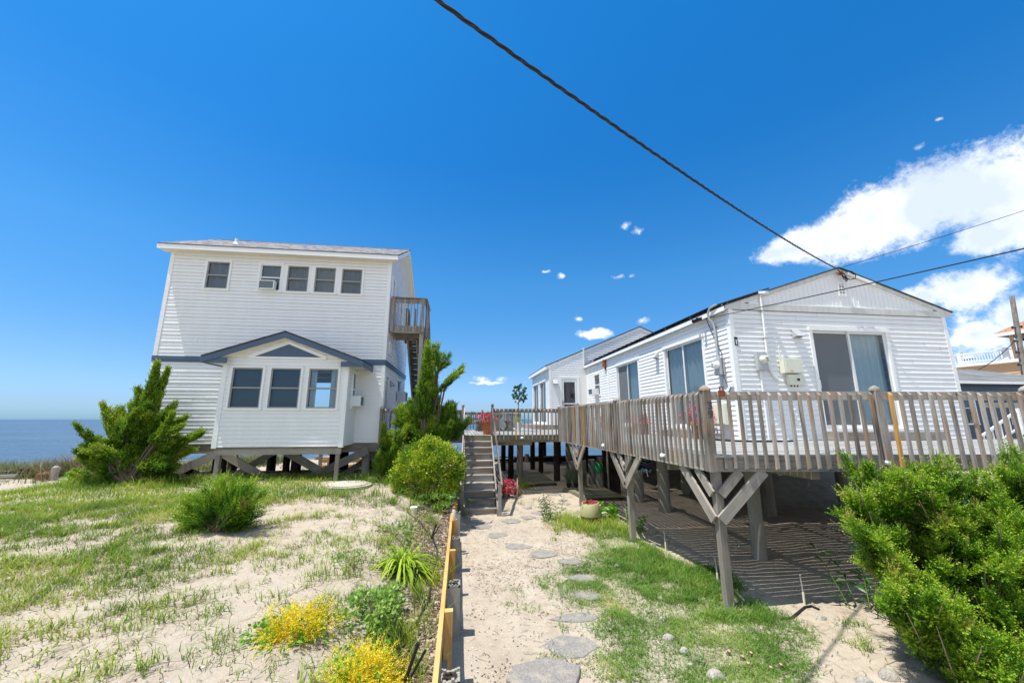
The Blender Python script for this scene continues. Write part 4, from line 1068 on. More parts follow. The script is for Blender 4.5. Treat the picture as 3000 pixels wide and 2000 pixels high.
RFR = railing(FA+(FB-FA)*.0, FB, 3.36, 2.115, .168, new=(17,), posts=((.0, .125, 3.425, False), (.525, .12, 3.425, False), (1.0, .125, 3.425, False)), skip0=.2, out=(-.1, -1, 0))
RSD = railing(EA, EB, 3.36, 2.115, .1505, new=(38, 44), posts=((.40, .11, 3.41, False), (.75, .10, 3.41, False), (1.0, .10, 3.41, False)), skip0=.13, out=(-1, 0, 0))
RMD = railing((1.15, 14.6), (3.66, 14.6), 3.285, 2.15, .152, new=(5,), posts=((0., .10, 3.38, True),), skip0=.12, out=(0, -1, 0))
railing((-2.43, 12.6), (.06, 14.5), 3.24, 2.15, .18, posts=((0., .09, 3.27, False), (1., .10, 3.36, True)), out=(.6, -1, 0))
railing((-2.3, 21.4), (1.2, 22.6), 3.3, 2.36, .17, posts=((.5, .1, 3.38, True),), individually=False, out=(0, -1, 0))
railing((1.2, 22.6), (4.3, 28.3), 3.3, 2.36, .17, posts=((.0, .1, 3.38, True), (.6, .1, 3.38, True)), individually=False, out=(0, -1, 0))
railing((15.0, 9.55), (18.5, 9.35), 3.38, 2.2, .35, posts=((.42, .12, 3.2, False),), individually=False, out=(0, -1, 0))
# house number on the corner post
def digit(ch, loc, size, parent, name='house_number'):
    cu = bpy.data.curves.new('digit', 'FONT'); cu.body = ch; cu.size = size; cu.extrude = .004; cu.align_x = 'CENTER'; cu.offset = .004
    o = bpy.data.objects.new('digit', cu); COL.objects.link(o)
    o.rotation_euler = (R(90), 0, math.atan2(FB.y-FA.y, FB.x-FA.x)); bpy.context.view_layer.update()
    me = bpy.data.meshes.new_from_object(o.evaluated_get(bpy.context.evaluated_depsgraph_get()))
    rot = o.rotation_euler.copy(); bpy.data.objects.remove(o)
    ob = bpy.data.objects.new(name, me); COL.objects.link(ob); me.materials.clear(); me.materials.append(M['iron']); ob.rotation_euler = rot
    ob.parent = parent; ob.location = loc
for ch, z in (('3', 3.06), ('9', 2.92)):
    digit(ch, (3.985, 5.90, z), .17, RFR)
t = thing('padlock_hook', 'rusty iron bracket on the deck rail beside the corner post', 'bracket', (4.2, 5.93, 3.3))
mb = MB(); mb.box(4.16, 4.27, 5.90, 5.92, 3.26, 3.36); mb.tube([(4.19, 5.91, 3.36), (4.19, 5.91, 3.42), (4.25, 5.91, 3.42), (4.25, 5.91, 3.36)], .012, 8); mb.build('iron', 'rust', t)
# little rim lights
LB = None
for i, (p, nm) in enumerate((((4.0-.33, 7.35, 2.19), None), ((3.6, 10.3, 2.19), None), ((2.25, 14.53, 2.2), None), ((6.75, 5.64, 2.19), None))):
    lb = ('small white cap light on the side rim board nearest the deck corner', 'small white cap light on the side rim board further along the deck', 'small white cap light on the rim board beside the deck stairs', 'small grey cap light on the front rim board above the cedar')[i]
    if i < 2: p = (ex(p[1])-.05, p[1], p[2])
    t = thing('deck_light', lb, 'light', p, 'cap lights on the deck rim')
    mb = MB(); mb.lathe([(.05, 0), (.055, .03), (.045, .055), (.02, .07), (0, .072)], (p[0], p[1], p[2]), 14); mb.build('cap', 'galv' if i == 3 else 'alu', t, smooth=True)
    mb = MB(); mb.lathe([(.03, -.08), (.03, 0)], (p[0], p[1], p[2]), 10); mb.build('body', 'black' if i == 3 else 'wood_brace', t)

# ------------------------------------------------------------------ deck stairs
S = thing('deck_stairs', 'grey wooden steps with sloping handrails climbing to the deck', 'stairs', (.63, 11.7, .2))
n = 11; zb0 = gzs(.63, 11.9)-.02; rise = (DZ-zb0)/n; run = .252
for k in range(1, n):
    z = DZ-rise*k; y = 14.5-run*k
    mb = MB(); mb.box(.17, 1.09, y-.02, y+run+.01, z-.035, z); mb.build('tread', 'wood_grey', S)
for k in range(n):
    z = DZ-rise*k; y = 14.5-run*k
    mb = MB(); mb.box(.19, 1.07, y+.002, y+.022, max(z-rise, zb0-.1)+.001, z-.036); mb.build('riser', 'wood_grey', S)
for x in (.145, 1.115):
    mb = MB(); mb.prism([(x-.022, 14.48, DZ-.02), (x-.022, 14.48, DZ-.36), (x-.022, 11.95, zb0-.2), (x-.022, 11.74, zb0-.2), (x-.022, 11.74, zb0+.2)], (.044, 0, 0)); mb.build('stringer', 'wood_grey', S)
for x in (.09, 1.17):
    mb = MB(); mb.beam((x, 11.78, .0), (x, 11.78, 1.12), .09, .09); mb.build('newel_post', 'wood_grey', S)
    mb = MB(); mb.beam((x+.05*(1 if x < .5 else -1)*-1, 11.72, 1.02), (x+.04*(-1 if x < .5 else 1)*-1, 14.46, 3.25), .042, .13); mb.build('handrail', 'wood_grey', S)
# ================================================================== RETAINING WALL
BK = thing('timber_retaining_wall', 'low timber retaining wall of new yellow pine and old grey posts along the sand path', 'retaining wall', (0, 7, 0))
def rt(y): return .875-.012*(y-3.5)
mb = MB()
for y0, y1 in ((1.6, 5.95), (5.955, 9.6)): mb.beam((-.15, y0, rt(y0)-.12), (-.15, y1, rt(y1)-.12), .045, .24)
mb.build('top_rail', 'wood_new', BK)
mb = MB()
y = 1.6
while y < 12.0: mb.box(-.172, -.135, y, y+.15, -.3, .64-.01*(y-3)+random.uniform(-.03, .02)); y += .155
mb.build('planking', 'wood_pile', BK)
mb = MB(); mb.box(-.13, -.075, 1.6, 11.9, .24, .40); mb.build('waler', 'wood_pile', BK)
for i, y in enumerate((1.7, 3.78, 5.8, 7.95, 10.1, 12.2)):
    mb = MB(); z1 = rt(y)-.07+random.uniform(-.02, .02); w = .165; x = -.035
    # hollow rotted top: rim with a dark pit
    mb.beam((x, y, -.3), (x, y, z1-.035), w, w)
    a = w/2; q = .028
    for side_ in range(4):
        for k in range(7):
            u = -a+(2*a)*k/7; u1 = u+2*a/7; th_ = q*random.uniform(.5, 1.15); hz = z1+random.uniform(-.022, .006)
            if side_ == 0: mb.beam((x+(u+u1)/2, y-a+th_/2, z1-.04), (x+(u+u1)/2, y-a+th_/2, hz), u1-u, th_, up=(0, 1, 0), r=.3)
            elif side_ == 1: mb.beam((x+(u+u1)/2, y+a-th_/2, z1-.04), (x+(u+u1)/2, y+a-th_/2, hz), u1-u, th_, up=(0, 1, 0), r=.3)
            elif side_ == 2: mb.beam((x-a+th_/2+.001, y+(u+u1)/2, z1-.04), (x-a+th_/2+.001, y+(u+u1)/2, hz), th_, u1-u, up=(0, 1, 0), r=.3)
            else: mb.beam((x+a-th_/2-.001, y+(u+u1)/2, z1-.04), (x+a-th_/2-.001, y+(u+u1)/2, hz), th_, u1-u, up=(0, 1, 0), r=.3)
    mb.build('old_post', 'wood_pile', BK)
    mb = MB(); mb.box(x-a+q, x+a-q, y-a+q, y+a-q, z1-.034, z1-.028)
    for k in range(9): xx, yy = x+random.uniform(-.04, .04), y+random.uniform(-.04, .04); mb.box(xx-.009, xx+.009, yy-.006, yy+.006, z1-.028, z1-.028+random.uniform(.004, .02))
    mb.build('rotten_core', 'wood_tar', BK)
for y in (2.75, 4.8, 6.9, 9.0, 11.1):
    mb = MB(); mb.beam((-.078, y, -.25), (-.078, y, rt(y)-.005), .09, .085); st = mb.build('new_stake', 'wood_new', BK)
    mb = MB(); mb.lathe([(.009, 0), (.006, .006), (0, .007)], (-.07, y-.043, rt(y)-.2), 10, axis=(0, -1, 0)); mb.build('bolt', 'galv', st)
t = thing('water_bottle', 'pale pink water bottle standing on the retaining wall near the stairs', 'bottle', (-.09, 8.86, .80))
mb = MB(); mb.lathe([(.038, 0), (.04, .01), (.04, .19), (.03, .22), (.028, .225)], (-.09, 8.86, rt(8.86)+.002), 18); mb.build('body', 'bottle', t, smooth=True)
mb = MB(); mb.lathe([(.03, .225), (.032, .23), (.032, .265), (.02, .275), (0, .276)], (-.09, 8.86, rt(8.86)+.002), 16); mb.build('cap', 'terracotta', t, smooth=True)

# ================================================================== CABLES
def catenary(a, b, sag, n):
    a = Vector(a); b = Vector(b)
    return [a.lerp(b, i/n)-Vector((0, 0, sag*4*(i/n)*(1-i/n))) for i in range(n+1)]
t = thing('service_cable', 'thick twisted black power cable running from overhead to the cottage gable peak', 'cable', (11.1, 9.7, 7.3))
P0 = Vector((11.12, 9.72, 7.34)); P1 = Vector((-.28, 2.65, 6.28))
cv = catenary(P0, P1, .16, 260)
d = (P1-cv[-2]).normalized(); cv += [P1+d*.06*k for k in range(1, 120)]
acc = 0; paths = [[], [], []]
for i, p in enumerate(cv):
    tg = (cv[min(i+1, len(cv)-1)]-cv[max(i-1, 0)]).normalized(); s1 = tg.cross(Vector((0, 0, 1))).normalized(); s2 = s1.cross(tg)
    if i: acc += (p-cv[i-1]).length
    for k in range(3):
        an = acc*6.2832/.56+k*2.094; rr = .0115
        paths[k].append(p+(s1*math.cos(an)+s2*math.sin(an))*rr)
for k in range(3):
    mb = MB(); mb.tube(paths[k],   .0092 if k else .007, 7); mb.build('strand', 'wirewrap', t, smooth=True)
mb = MB(); mb.tube([(11.14, 9.72, 7.33), (11.2, 9.70, 7.2), (11.24, 9.68, 7.02), (11.32, 9.67, 6.93), (11.38, 9.68, 7.0), (11.34, 9.7, 7.14), (11.22, 9.7, 7.26)], .014, 7)
mb.tube([(11.16, 9.72, 7.3), (11.3, 9.69, 7.05), (11.45, 9.66, 6.99), (11.62, 9.66, 7.03), (11.68, 9.68, 7.15), (11.6, 9.7, 7.25), (11.3, 9.72, 7.36)], .014, 7)
mb.tube([(11.3, 9.685, 7.1), (11.36, 9.68, 7.0)], .03, 8); mb.tube([(11.55, 9.70, 7.26), (11.66, 9.69, 7.18)], .03, 8)
mb.build('splice_loop', 'black', t, smooth=True)
mb = MB(); mb.lathe([(.05, 0), (.06, .03), (.05, .08), (.03, .12)], (11.26, 9.80, 7.22), 12, axis=(0, -1, 0)); mb.build('insulator', 'rust', t)
t = thing('telephone_wire', 'thin black wire stretched from the cottage peak to the upper right', 'wire', (11.2, 9.7, 7.4))
mb = MB(); mb.tube(catenary((11.25, 9.72, 7.38), (21.6, 7.2, 10.7), .08, 40), .008, 6); mb.build('strand', 'black', t, smooth=True)
TVW = (7.545, 2.8, 5.05)
t = thing('television_wire', 'black wire crossing in front of the gable to the cottage eave', 'wire', (7.4, 10.6, 5.9))
mb = MB(); mb.tube(catenary((7.38, 10.75, 5.93), TVW, .03, 60), .010, 6); mb.build('strand', 'black', t, smooth=True)
mb = MB(); mb.tube([(7.42, 10.75, 5.93), (7.44, 10.7, 5.7), (7.46, 10.5, 5.5), (7.48, 10.4, 5.62)], .010, 6); mb.tube([(7.42, 10.75, 5.93), (7.47, 10.6, 5.4), (7.48, 10.3, 4.8), (7.40, 10.2, 4.6), (7.4, 10.2, 4.1), (7.48, 10.2, 3.8)], .009, 6); mb.build('drop', 'black', t, smooth=True)

# ================================================================== THINGS ON THE DECK
def bench_like(name, label, cat, x, y0, y1, h, w, ped=2):
    t = thing(name, label, cat, (x, (y0+y1)/2, DZ))
    mb = MB(); nb = max(2, round(w/.16))
    for k in range(nb): mb.box(x-w/2+k*w/nb, x-w/2+(k+1)*w/nb-.008, y0, y1, DZ+h-.045, DZ+h)
    mb.build('top', 'wood_grey', t)
    for y in (y0+.25, y1-.3):
        mb = MB(); ww = w*.42
        pr = [(-ww, 0), (-ww, .05), (-ww*.45, .16), (-ww*.38, h*.55), (-ww*.8, h-.05), (ww*.8, h-.05), (ww*.38, h*.55), (ww*.45, .16), (ww, .05), (ww, 0)]
        mb.prism([(x+a, y, DZ+.002+b) for a, b in pr], (0, .06, 0)); mb.build('leg', 'wood_grey', t)
    return t
bench_like('picnic_table', 'weathered wooden picnic table standing on the deck between two benches', 'table', 1.72, 19.3, 21.0, .82, 1.05)
bench_like('bench', 'wooden bench left of the picnic table behind the flower pot', 'bench', .93, 19.2, 20.6, .50, .46)
bench_like('bench', 'wooden bench right of the picnic table beside the white planter', 'bench', 2.42, 19.3, 20.7, .52, .50)
def adirondack(label, x, y, mirror=1):
    t = thing('adirondack_chair', label, 'chair', (x, y, DZ))
    z = DZ+.002
    for k in range(6):
        f = (k-2.5); mb = MB(); mb.beam((x+f*.075, y, z+.30), (x+f*.105, y-.30, z+.98-.018*f*f), .06, .02, up=(0, -1, .4)); mb.build('back_slat', 'wood_grey', t)
    mb = MB()
    for k in range(5): mb.box(x-.26, x+.26, y+.05+k*.1, y+.14+k*.1, z+.30+k*.02, z+.32+k*.02)
    mb.build('seat', 'wood_grey', t)
    for sx in (-1, 1):
        mb = MB(); mb.box(x+sx*.33-.06, x+sx*.33+.06, y-.2, y+.6, z+.56, z+.585); mb.build('armrest', 'wood_grey', t)
        mb = MB(); mb.box(x+sx*.30-.02, x+sx*.30+.02, y+.44, y+.54, z, z+.56); mb.build('leg', 'wood_grey', t)
        mb = MB(); mb.beam((x+sx*.28, y+.5, z+.33), (x+sx*.28, y-.35, z+.05), .03, .12); mb.build('leg', 'wood_grey', t)
    mb = MB(); mb.box(x-.3, x+.3, y-.17, y-.14, z+.56, z+.63); mb.build('brace', 'wood_grey', t)
    return t
adirondack('weathered slatted garden chair facing the sea left of the picnic table', .62, 21.4)
adirondack('second weathered slatted chair half hidden behind the picnic table', 1.55, 21.9)

# ---- foliage generators
def unit(v): return v/np.maximum(np.linalg.norm(v, axis=-1, keepdims=True), 1e-9)
def leaves(P, Dv, L, W, rnd, droop=0.):
    """diamond leaves: position, direction, length, width"""
    n = len(P); L = np.broadcast_to(L, (n,))[:, None]; W = np.broadcast_to(W, (n,))[:, None]
    Dv = unit(Dv); side = unit(np.cross(Dv, RNG.normal(size=(n, 3))))
    nrm = np.cross(side, Dv)
    tip = P+Dv*L+np.array([0, 0, -1.])*droop*L
    mid = P+Dv*L*.45+nrm*L*.06
    return np.stack([P, mid+side*W/2, tip, mid-side*W/2], 1), rnd
def sprays(P, Dv, m, L, leafL, leafW, rnd0, curl=.3):
    """twigs carrying m scale-leaflets each"""
    n = len(P); Dv = unit(Dv)
    t = np.tile(np.linspace(.05, 1, m), (n, 1))
    side = unit(np.cross(Dv, RNG.normal(size=(n, 3))))
    bend = unit(RNG.normal(size=(n, 3)))*curl
    L = np.broadcast_to(L, (n,))[:, None, None]
    pos = P[:, None, :]+Dv[:, None, :]*t[..., None]*L+bend[:, None, :]*(t[..., None]**2)*L*.4
    sgn = np.where(np.arange(m) % 2 == 0, 1, -1)[None, :, None]
    d = Dv[:, None, :]*1.0+side[:, None, :]*sgn*.75+RNG.normal(size=(n, m, 3))*.28
    s = (1.05-.5*t)[..., None]
    q, _ = leaves(pos.reshape(-1, 3), d.reshape(-1, 3), (leafL*s*np.ones((n, m, 1))).reshape(-1), leafW, None)
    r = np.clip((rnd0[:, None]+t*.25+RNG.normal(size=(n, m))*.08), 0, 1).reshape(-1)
    return q, r
def plume_pts(a, b, r, n, taper=.75, shell=.6):
    a = np.array(a); b = np.array(b); ax = b-a; L = np.linalg.norm(ax); ax = ax/L
    t = RNG.random(n)**.9
    u = unit(np.cross(ax, [0.3, .5, .8])); v = np.cross(ax, u)
    th = RNG.random(n)*6.283
    lump = 1+.30*np.sin(th*3+t*9+RNG.random()*6)+.22*np.sin(t*23+th*2+RNG.random()*6)
    prof = np.minimum(1, (t+.12)/.3)**.6*(1-t)**taper+.06
    rad = r*prof*lump*(shell+(1-shell)*RNG.random(n)**.5)
    radial = u*np.cos(th)[:, None]+v*np.sin(th)[:, None]
    P = a+ax*(t*L)[:, None]+radial*rad[:, None]
    return P, ax, radial, t
def plume_shrub(name, label, plumes, mat, n_per, m, sprayL, leafL, leafW, base, branches=True, along=.9, grp=None, out=.6, up=.25, taper=.75, shell=.62, cat='shrub'):
    T = thing(name, label, cat, base, grp)
    Q = []; RR = []
    for pl in plumes:
        a, b, r = pl[:3], pl[3:6], pl[6]
        L = np.linalg.norm(np.array(b)-np.array(a)); n = int(n_per*max(.25, r*L/.12))
        P, ax, rad, t = plume_pts(a, b, r, n, taper, shell)
        Dv = ax*along+rad*out+np.array([0, 0, up])+RNG.normal(size=(n, 3))*.25
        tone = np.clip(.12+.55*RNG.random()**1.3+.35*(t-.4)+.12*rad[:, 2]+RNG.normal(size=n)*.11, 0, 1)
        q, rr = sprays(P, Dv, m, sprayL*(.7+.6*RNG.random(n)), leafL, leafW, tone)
        Q.append(q); RR.append(rr)
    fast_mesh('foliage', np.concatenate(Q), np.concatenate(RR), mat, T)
    if branches:
        mb = MB()
        for pl in plumes:
            a = Vector(pl[:3]); b = Vector(pl[3:6]); o = Vector(base)+Vector((random.uniform(-.1, .1), random.uniform(-.1, .1), -.05))
            m1 = o.lerp(a, .5)+Vector((random.uniform(-.12, .12), random.uniform(-.1, .1), random.uniform(-.1, .12)))
            mb.tube([o, m1, a, a.lerp(b, .55)], [.045, .03, .02, .008], 6)
        mb.build('branches', 'bark', T)
    return T
LJ= [(-8.44, 11.8, 2.0, -8.22, 11.64, 4.33, 0.29), (-8.41, 11.92, 2.25, -7.9, 11.94, 3.15, 0.26), (-8.13, 11.85, 1.9, -6.95, 11.77, 2.5, 0.19), (-8.24, 11.94, 1.63, -7.5, 12.0, 1.93, 0.23), (-8.94, 11.95, 1.9, -9.47, 12.03, 3.1, 0.23), (-8.89, 11.73, 1.67, -9.36, 11.47, 2.51, 0.16), (-8.92, 11.71, 1.5, -9.48, 11.41, 2.08, 0.14), (-8.76, 12.03, 1.89, -9.41, 12.24, 3.11, 0.26), (-8.54, 11.8, 2.08, -7.86, 11.66, 3.01, 0.26), (-8.65, 11.79, 1.4, -9.3, 11.63, 1.77, 0.23), (-8.55, 12.1, 1.36, -9.59, 12.4, 1.34, 0.26), (-8.25, 11.89, 1.47, -7.61, 11.87, 1.63, 0.26), (-8.26, 12.03, 1.36, -7.77, 12.24, 1.37, 0.17), (-8.75, 11.89, 1.56, -8.38, 11.88, 2.25, 0.42), (-9.12, 11.96, 1.99, -8.82, 12.04, 2.7, 0.37), (-8.71, 11.76, 2.35, -8.23, 11.55, 3.23, 0.37), (-8.67, 11.95, 2.7, -8.52, 12.03, 3.71, 0.31), (-8.2, 12.05, 1.97, -7.81, 12.27, 2.32, 0.23), (-8.47, 11.91, 1.73, -7.98, 11.92, 2.16, 0.37), (-9.12, 12.0, 2.25, -9.09, 12.14, 2.88, 0.27), (-8.8, 11.97, 2.88, -8.72, 12.07, 3.48, 0.21)]
CJ= [(-1.12, 11.98, 3.37, -1.04, 11.79, 5.12, 0.21), (-0.99, 12.17, 4.11, -0.9, 12.28, 5.14, 0.1), (-0.81, 12.13, 4.21, -0.57, 12.16, 4.83, 0.08), (-0.69, 12.04, 3.69, -0.01, 11.96, 4.45, 0.12), (-1.15, 11.97, 2.88, -1.05, 11.77, 4.37, 0.45), (-1.08, 12.2, 3.18, -0.86, 12.36, 4.13, 0.36), (-1.18, 12.09, 2.18, -1.72, 12.08, 3.17, 0.4), (-1.35, 12.16, 2.48, -1.89, 12.25, 3.08, 0.28), (-1.71, 12.21, 2.58, -1.57, 12.37, 3.39, 0.25), (-0.99, 12.16, 2.18, -0.94, 12.25, 3.28, 0.55), (-0.75, 12.22, 2.47, -0.53, 12.39, 3.18, 0.34), (-0.58, 12.07, 2.08, -0.21, 12.03, 3.08, 0.3), (-0.29, 12.18, 2.27, 0.23, 12.31, 2.85, 0.21), (-0.48, 12.08, 2.08, -0.27, 12.06, 3.3, 0.19), (-2.25, 12.22, 1.8, -2.29, 12.4, 2.69, 0.14), (-2.29, 12.21, 1.7, -1.81, 12.37, 2.27, 0.21), (-2.27, 11.99, 1.35, -1.82, 11.82, 2.11, 0.24), (-1.91, 12.0, 1.63, -1.56, 11.85, 2.63, 0.21), (-2.09, 12.02, 1.3, -1.25, 11.9, 2.01, 0.3), (-2.47, 12.23, 1.47, -2.36, 12.43, 1.73, 0.17), (-1.07, 12.08, 1.89, -0.8, 12.06, 2.78, 0.53), (-1.47, 12.14, 2.09, -1.16, 12.19, 2.67, 0.42), (-0.98, 12.04, 3.38, -0.93, 11.96, 3.98, 0.28)]
SB= [(-4.27, 7.9, 1.07, -4.74, 7.91, 1.48, 0.15), (-4.19, 7.86, 1.08, -4.4, 7.81, 1.66, 0.17), (-4.13, 7.85, 1.08, -3.9, 7.78, 1.71, 0.15), (-4.17, 7.93, 1.04, -3.55, 7.97, 1.58, 0.12), (-4.17, 7.93, 1.04, -3.69, 7.97, 1.32, 0.17), (-4.39, 8.03, 1.02, -4.97, 8.22, 1.13, 0.14), (-4.18, 7.96, 1.0, -4.33, 8.05, 1.73, 0.15), (-4.28, 8.04, 0.98, -4.71, 8.24, 1.24, 0.19), (-4.15, 8.01, 0.99, -4.06, 8.19, 1.29, 0.21), (-4.34, 8.06, 0.95, -4.82, 8.29, 0.97, 0.14), (-4.12, 7.95, 0.97, -3.78, 8.04, 1.08, 0.14), (-4.09, 7.79, 1.04, -3.66, 7.63, 1.73, 0.11), (-4.33, 8.02, 1.05, -4.28, 8.19, 1.41, 0.21)]
RJ= [(5.85, 4.67, 1.97, 5.3, 4.31, 2.32, 0.21), (8.26, 5.07, 1.85, 7.89, 4.71, 2.28, 0.16), (5.86, 5.16, 1.77, 5.44, 4.8, 2.35, 0.24), (5.77, 4.69, 1.75, 5.43, 4.33, 2.18, 0.24), (6.42, 4.81, 1.8, 5.85, 4.45, 2.4, 0.16), (6.29, 4.59, 1.78, 5.98, 4.23, 2.3, 0.18), (7.1, 4.77, 1.75, 6.76, 4.41, 2.18, 0.16), (8.01, 5.04, 1.79, 8.03, 4.68, 2.46, 0.22), (7.45, 4.59, 1.75, 7.06, 4.23, 2.33, 0.24), (8.6, 5.09, 1.57, 8.77, 4.73, 2.15, 0.18), (5.48, 4.93, 1.41, 5.07, 4.57, 2.05, 0.24), (5.78, 4.85, 1.52, 5.44, 4.49, 2.06, 0.23), (6.09, 4.69, 1.55, 5.53, 4.33, 2.16, 0.16), (6.27, 4.56, 1.43, 5.66, 4.2, 1.79, 0.2), (7.02, 4.85, 1.5, 6.86, 4.49, 2.02, 0.19), (6.72, 4.49, 1.45, 6.39, 4.13, 1.84, 0.16), (7.81, 4.82, 1.31, 7.83, 4.46, 1.94, 0.19), (7.74, 4.64, 1.39, 7.53, 4.28, 1.75, 0.23), (5.24, 4.66, 1.23, 4.61, 4.3, 1.76, 0.16), (5.84, 4.91, 1.07, 5.38, 4.55, 1.6, 0.18), (6.1, 4.86, 1.24, 5.81, 4.5, 1.79, 0.22), (6.53, 4.77, 1.16, 6.29, 4.41, 1.71, 0.21), (6.87, 4.84, 1.17, 6.65, 4.48, 1.75, 0.24), (6.72, 4.42, 1.28, 6.49, 4.06, 1.83, 0.21), (7.54, 4.75, 1.09, 7.51, 4.39, 1.65, 0.21), (7.74, 4.58, 1.13, 7.75, 4.22, 1.53, 0.21), (5.62, 4.82, 0.88, 5.08, 4.46, 1.36, 0.21), (6.13, 4.78, 1.02, 5.72, 4.42, 1.49, 0.19), (6.26, 4.66, 0.92, 6.01, 4.3, 1.56, 0.16), (6.26, 4.44, 1.03, 6.0, 4.08, 1.49, 0.15), (6.56, 4.38, 1.12, 6.14, 4.02, 1.67, 0.17), (7.22, 4.62, 1.06, 6.94, 4.26, 1.54, 0.2), (7.02, 4.3, 0.99, 6.83, 3.94, 1.54, 0.19), (5.43, 4.57, 0.89, 4.87, 4.21, 1.38, 0.24), (5.96, 4.69, 0.74, 5.61, 4.33, 1.3, 0.16), (6.34, 4.76, 0.67, 6.16, 4.4, 1.16, 0.18), (6.22, 4.33, 0.96, 5.92, 3.97, 1.42, 0.16), (6.55, 4.41, 0.72, 6.27, 4.05, 1.3, 0.18), (7.6, 4.77, 0.64, 7.63, 4.41, 1.14, 0.17), (4.86, 4.22, 0.75, 4.42, 3.86, 1.26, 0.18), (5.17, 4.13, 0.71, 4.77, 3.77, 1.25, 0.23), (5.75, 4.31, 0.7, 5.21, 3.95, 1.1, 0.18), (6.28, 4.5, 0.54, 5.99, 4.14, 1.01, 0.16), (6.61, 4.46, 0.58, 6.3, 4.1, 1.15, 0.2), (7.04, 4.57, 0.5, 6.92, 4.21, 1.14, 0.17), (7.42, 4.6, 0.34, 7.35, 4.24, 1.0, 0.22), (5.53, 4.53, 0.35, 4.99, 4.17, 0.94, 0.22), (5.6, 4.41, 0.32, 5.19, 4.05, 0.9, 0.22), (6.1, 4.35, 0.45, 5.81, 3.99, 0.97, 0.18), (6.41, 4.5, 0.27, 5.97, 4.14, 0.88, 0.22), (6.26, 4.06, 0.49, 6.08, 3.7, 0.88, 0.24), (7.39, 4.56, 0.3, 7.14, 4.2, 0.8, 0.24), (5.25, 4.34, 0.28, 4.67, 3.98, 0.91, 0.18), (5.46, 4.32, 0.3, 5.13, 3.96, 0.74, 0.16), (5.85, 4.31, 0.23, 5.49, 3.95, 0.66, 0.18), (5.67, 4.04, 0.32, 5.4, 3.68, 0.82, 0.23), (6.2, 4.1, 0.26, 6.0, 3.74, 0.82, 0.22), (6.57, 4.13, 0.31, 6.32, 3.77, 0.77, 0.17), (5.25, 4.06, 0.17, 5.01, 3.7, 0.78, 0.22), (5.86, 4.43, -0.03, 5.6, 4.07, 0.58, 0.16), (6.24, 4.32, -0.09, 5.84, 3.96, 0.43, 0.18), (6.25, 4.23, 0.02, 5.97, 3.87, 0.58, 0.16), (6.84, 4.31, -0.13, 6.64, 3.95, 0.34, 0.2), (5.53, 4.09, 0.01, 5.33, 3.73, 0.51, 0.19), (5.49, 3.9, 0.1, 5.08, 3.54, 0.65, 0.18), (5.96, 3.96, 0.03, 5.67, 3.6, 0.62, 0.18), (5.85, 3.81, 0.07, 5.78, 3.45, 0.6, 0.23)]
LX = [(-8.83, 11.72, 1.42, -9.52, 11.59, 1.9, 0.19), (-9.03, 11.81, 1.24, -9.77, 11.84, 1.54, 0.16), (-8.68, 11.76, 1.24, -9.19, 11.7, 1.34, 0.21), (-8.35, 11.83, 1.31, -8.77, 11.88, 1.22, 0.23), (-9.21, 11.84, 1.66, -9.46, 11.9, 2.35, 0.19), (-8.71, 11.66, 1.84, -9.08, 11.45, 2.2, 0.21), (-8.05, 11.64, 2.26, -7.19, 11.41, 2.92, 0.19), (-8.07, 11.91, 1.72, -7.3, 12.07, 2.05, 0.19), (-8.23, 11.72, 1.57, -7.71, 11.61, 1.83, 0.29)]
def split(L, k, rs, js, seed):
    rr = random.Random(seed); out = []
    for q in L:
        a = Vector(q[:3]); b = Vector(q[3:6]); out.append((*a, *b, q[6]*rs*1.05))
        for i in range(k-1):
            f = rr.uniform(.0, .45); o = a.lerp(b, f); t = a.lerp(b, f+rr.uniform(.45, .65))+Vector((rr.uniform(-1, 1), rr.uniform(-1, 1), rr.uniform(-.5, 1)))*js
            out.append((*o, *t, q[6]*rs*rr.uniform(.55, .85)))
    return out
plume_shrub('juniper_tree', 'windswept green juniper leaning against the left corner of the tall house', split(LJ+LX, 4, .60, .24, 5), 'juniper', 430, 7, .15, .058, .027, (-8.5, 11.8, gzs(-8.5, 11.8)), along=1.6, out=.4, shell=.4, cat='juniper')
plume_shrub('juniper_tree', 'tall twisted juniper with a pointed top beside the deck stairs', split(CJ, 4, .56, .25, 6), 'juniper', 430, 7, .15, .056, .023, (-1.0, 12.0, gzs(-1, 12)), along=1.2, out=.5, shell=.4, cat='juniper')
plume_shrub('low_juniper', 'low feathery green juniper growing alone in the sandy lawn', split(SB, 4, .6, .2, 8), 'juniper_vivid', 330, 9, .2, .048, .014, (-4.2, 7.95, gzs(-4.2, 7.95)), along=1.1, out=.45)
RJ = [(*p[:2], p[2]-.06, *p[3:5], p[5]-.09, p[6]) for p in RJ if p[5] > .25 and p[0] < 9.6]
plume_shrub('cedar_shrub', 'large bushy green cedar in front of the deck at the right', split(RJ, 6, .40, .24, 9), 'juniper_vivid', 330, 11, .135, .034, .0145, (7.3, 4.85, .05), along=1.0, out=.6, up=.35, taper=.75, shell=.35)

cedar = [o for o in bpy.data.objects if o.name.startswith('cedar_shrub')][0]
mb = MB(); rr = random.Random(4)
for q in RJ[::2]:
    a = Vector(q[:3]); b = Vector(q[3:6])
    for k in range(3):
        e = b+Vector((rr.uniform(-.3, .2), rr.uniform(-.25, .1), rr.uniform(-.15, .25))); mb.tube([a, a.lerp(e, .5)+Vector((rr.uniform(-.06, .06), 0, rr.uniform(-.05, .05))), e], [.014, .009, .003], 5)
mb.build('dead_twigs', 'twiggrey', cedar)

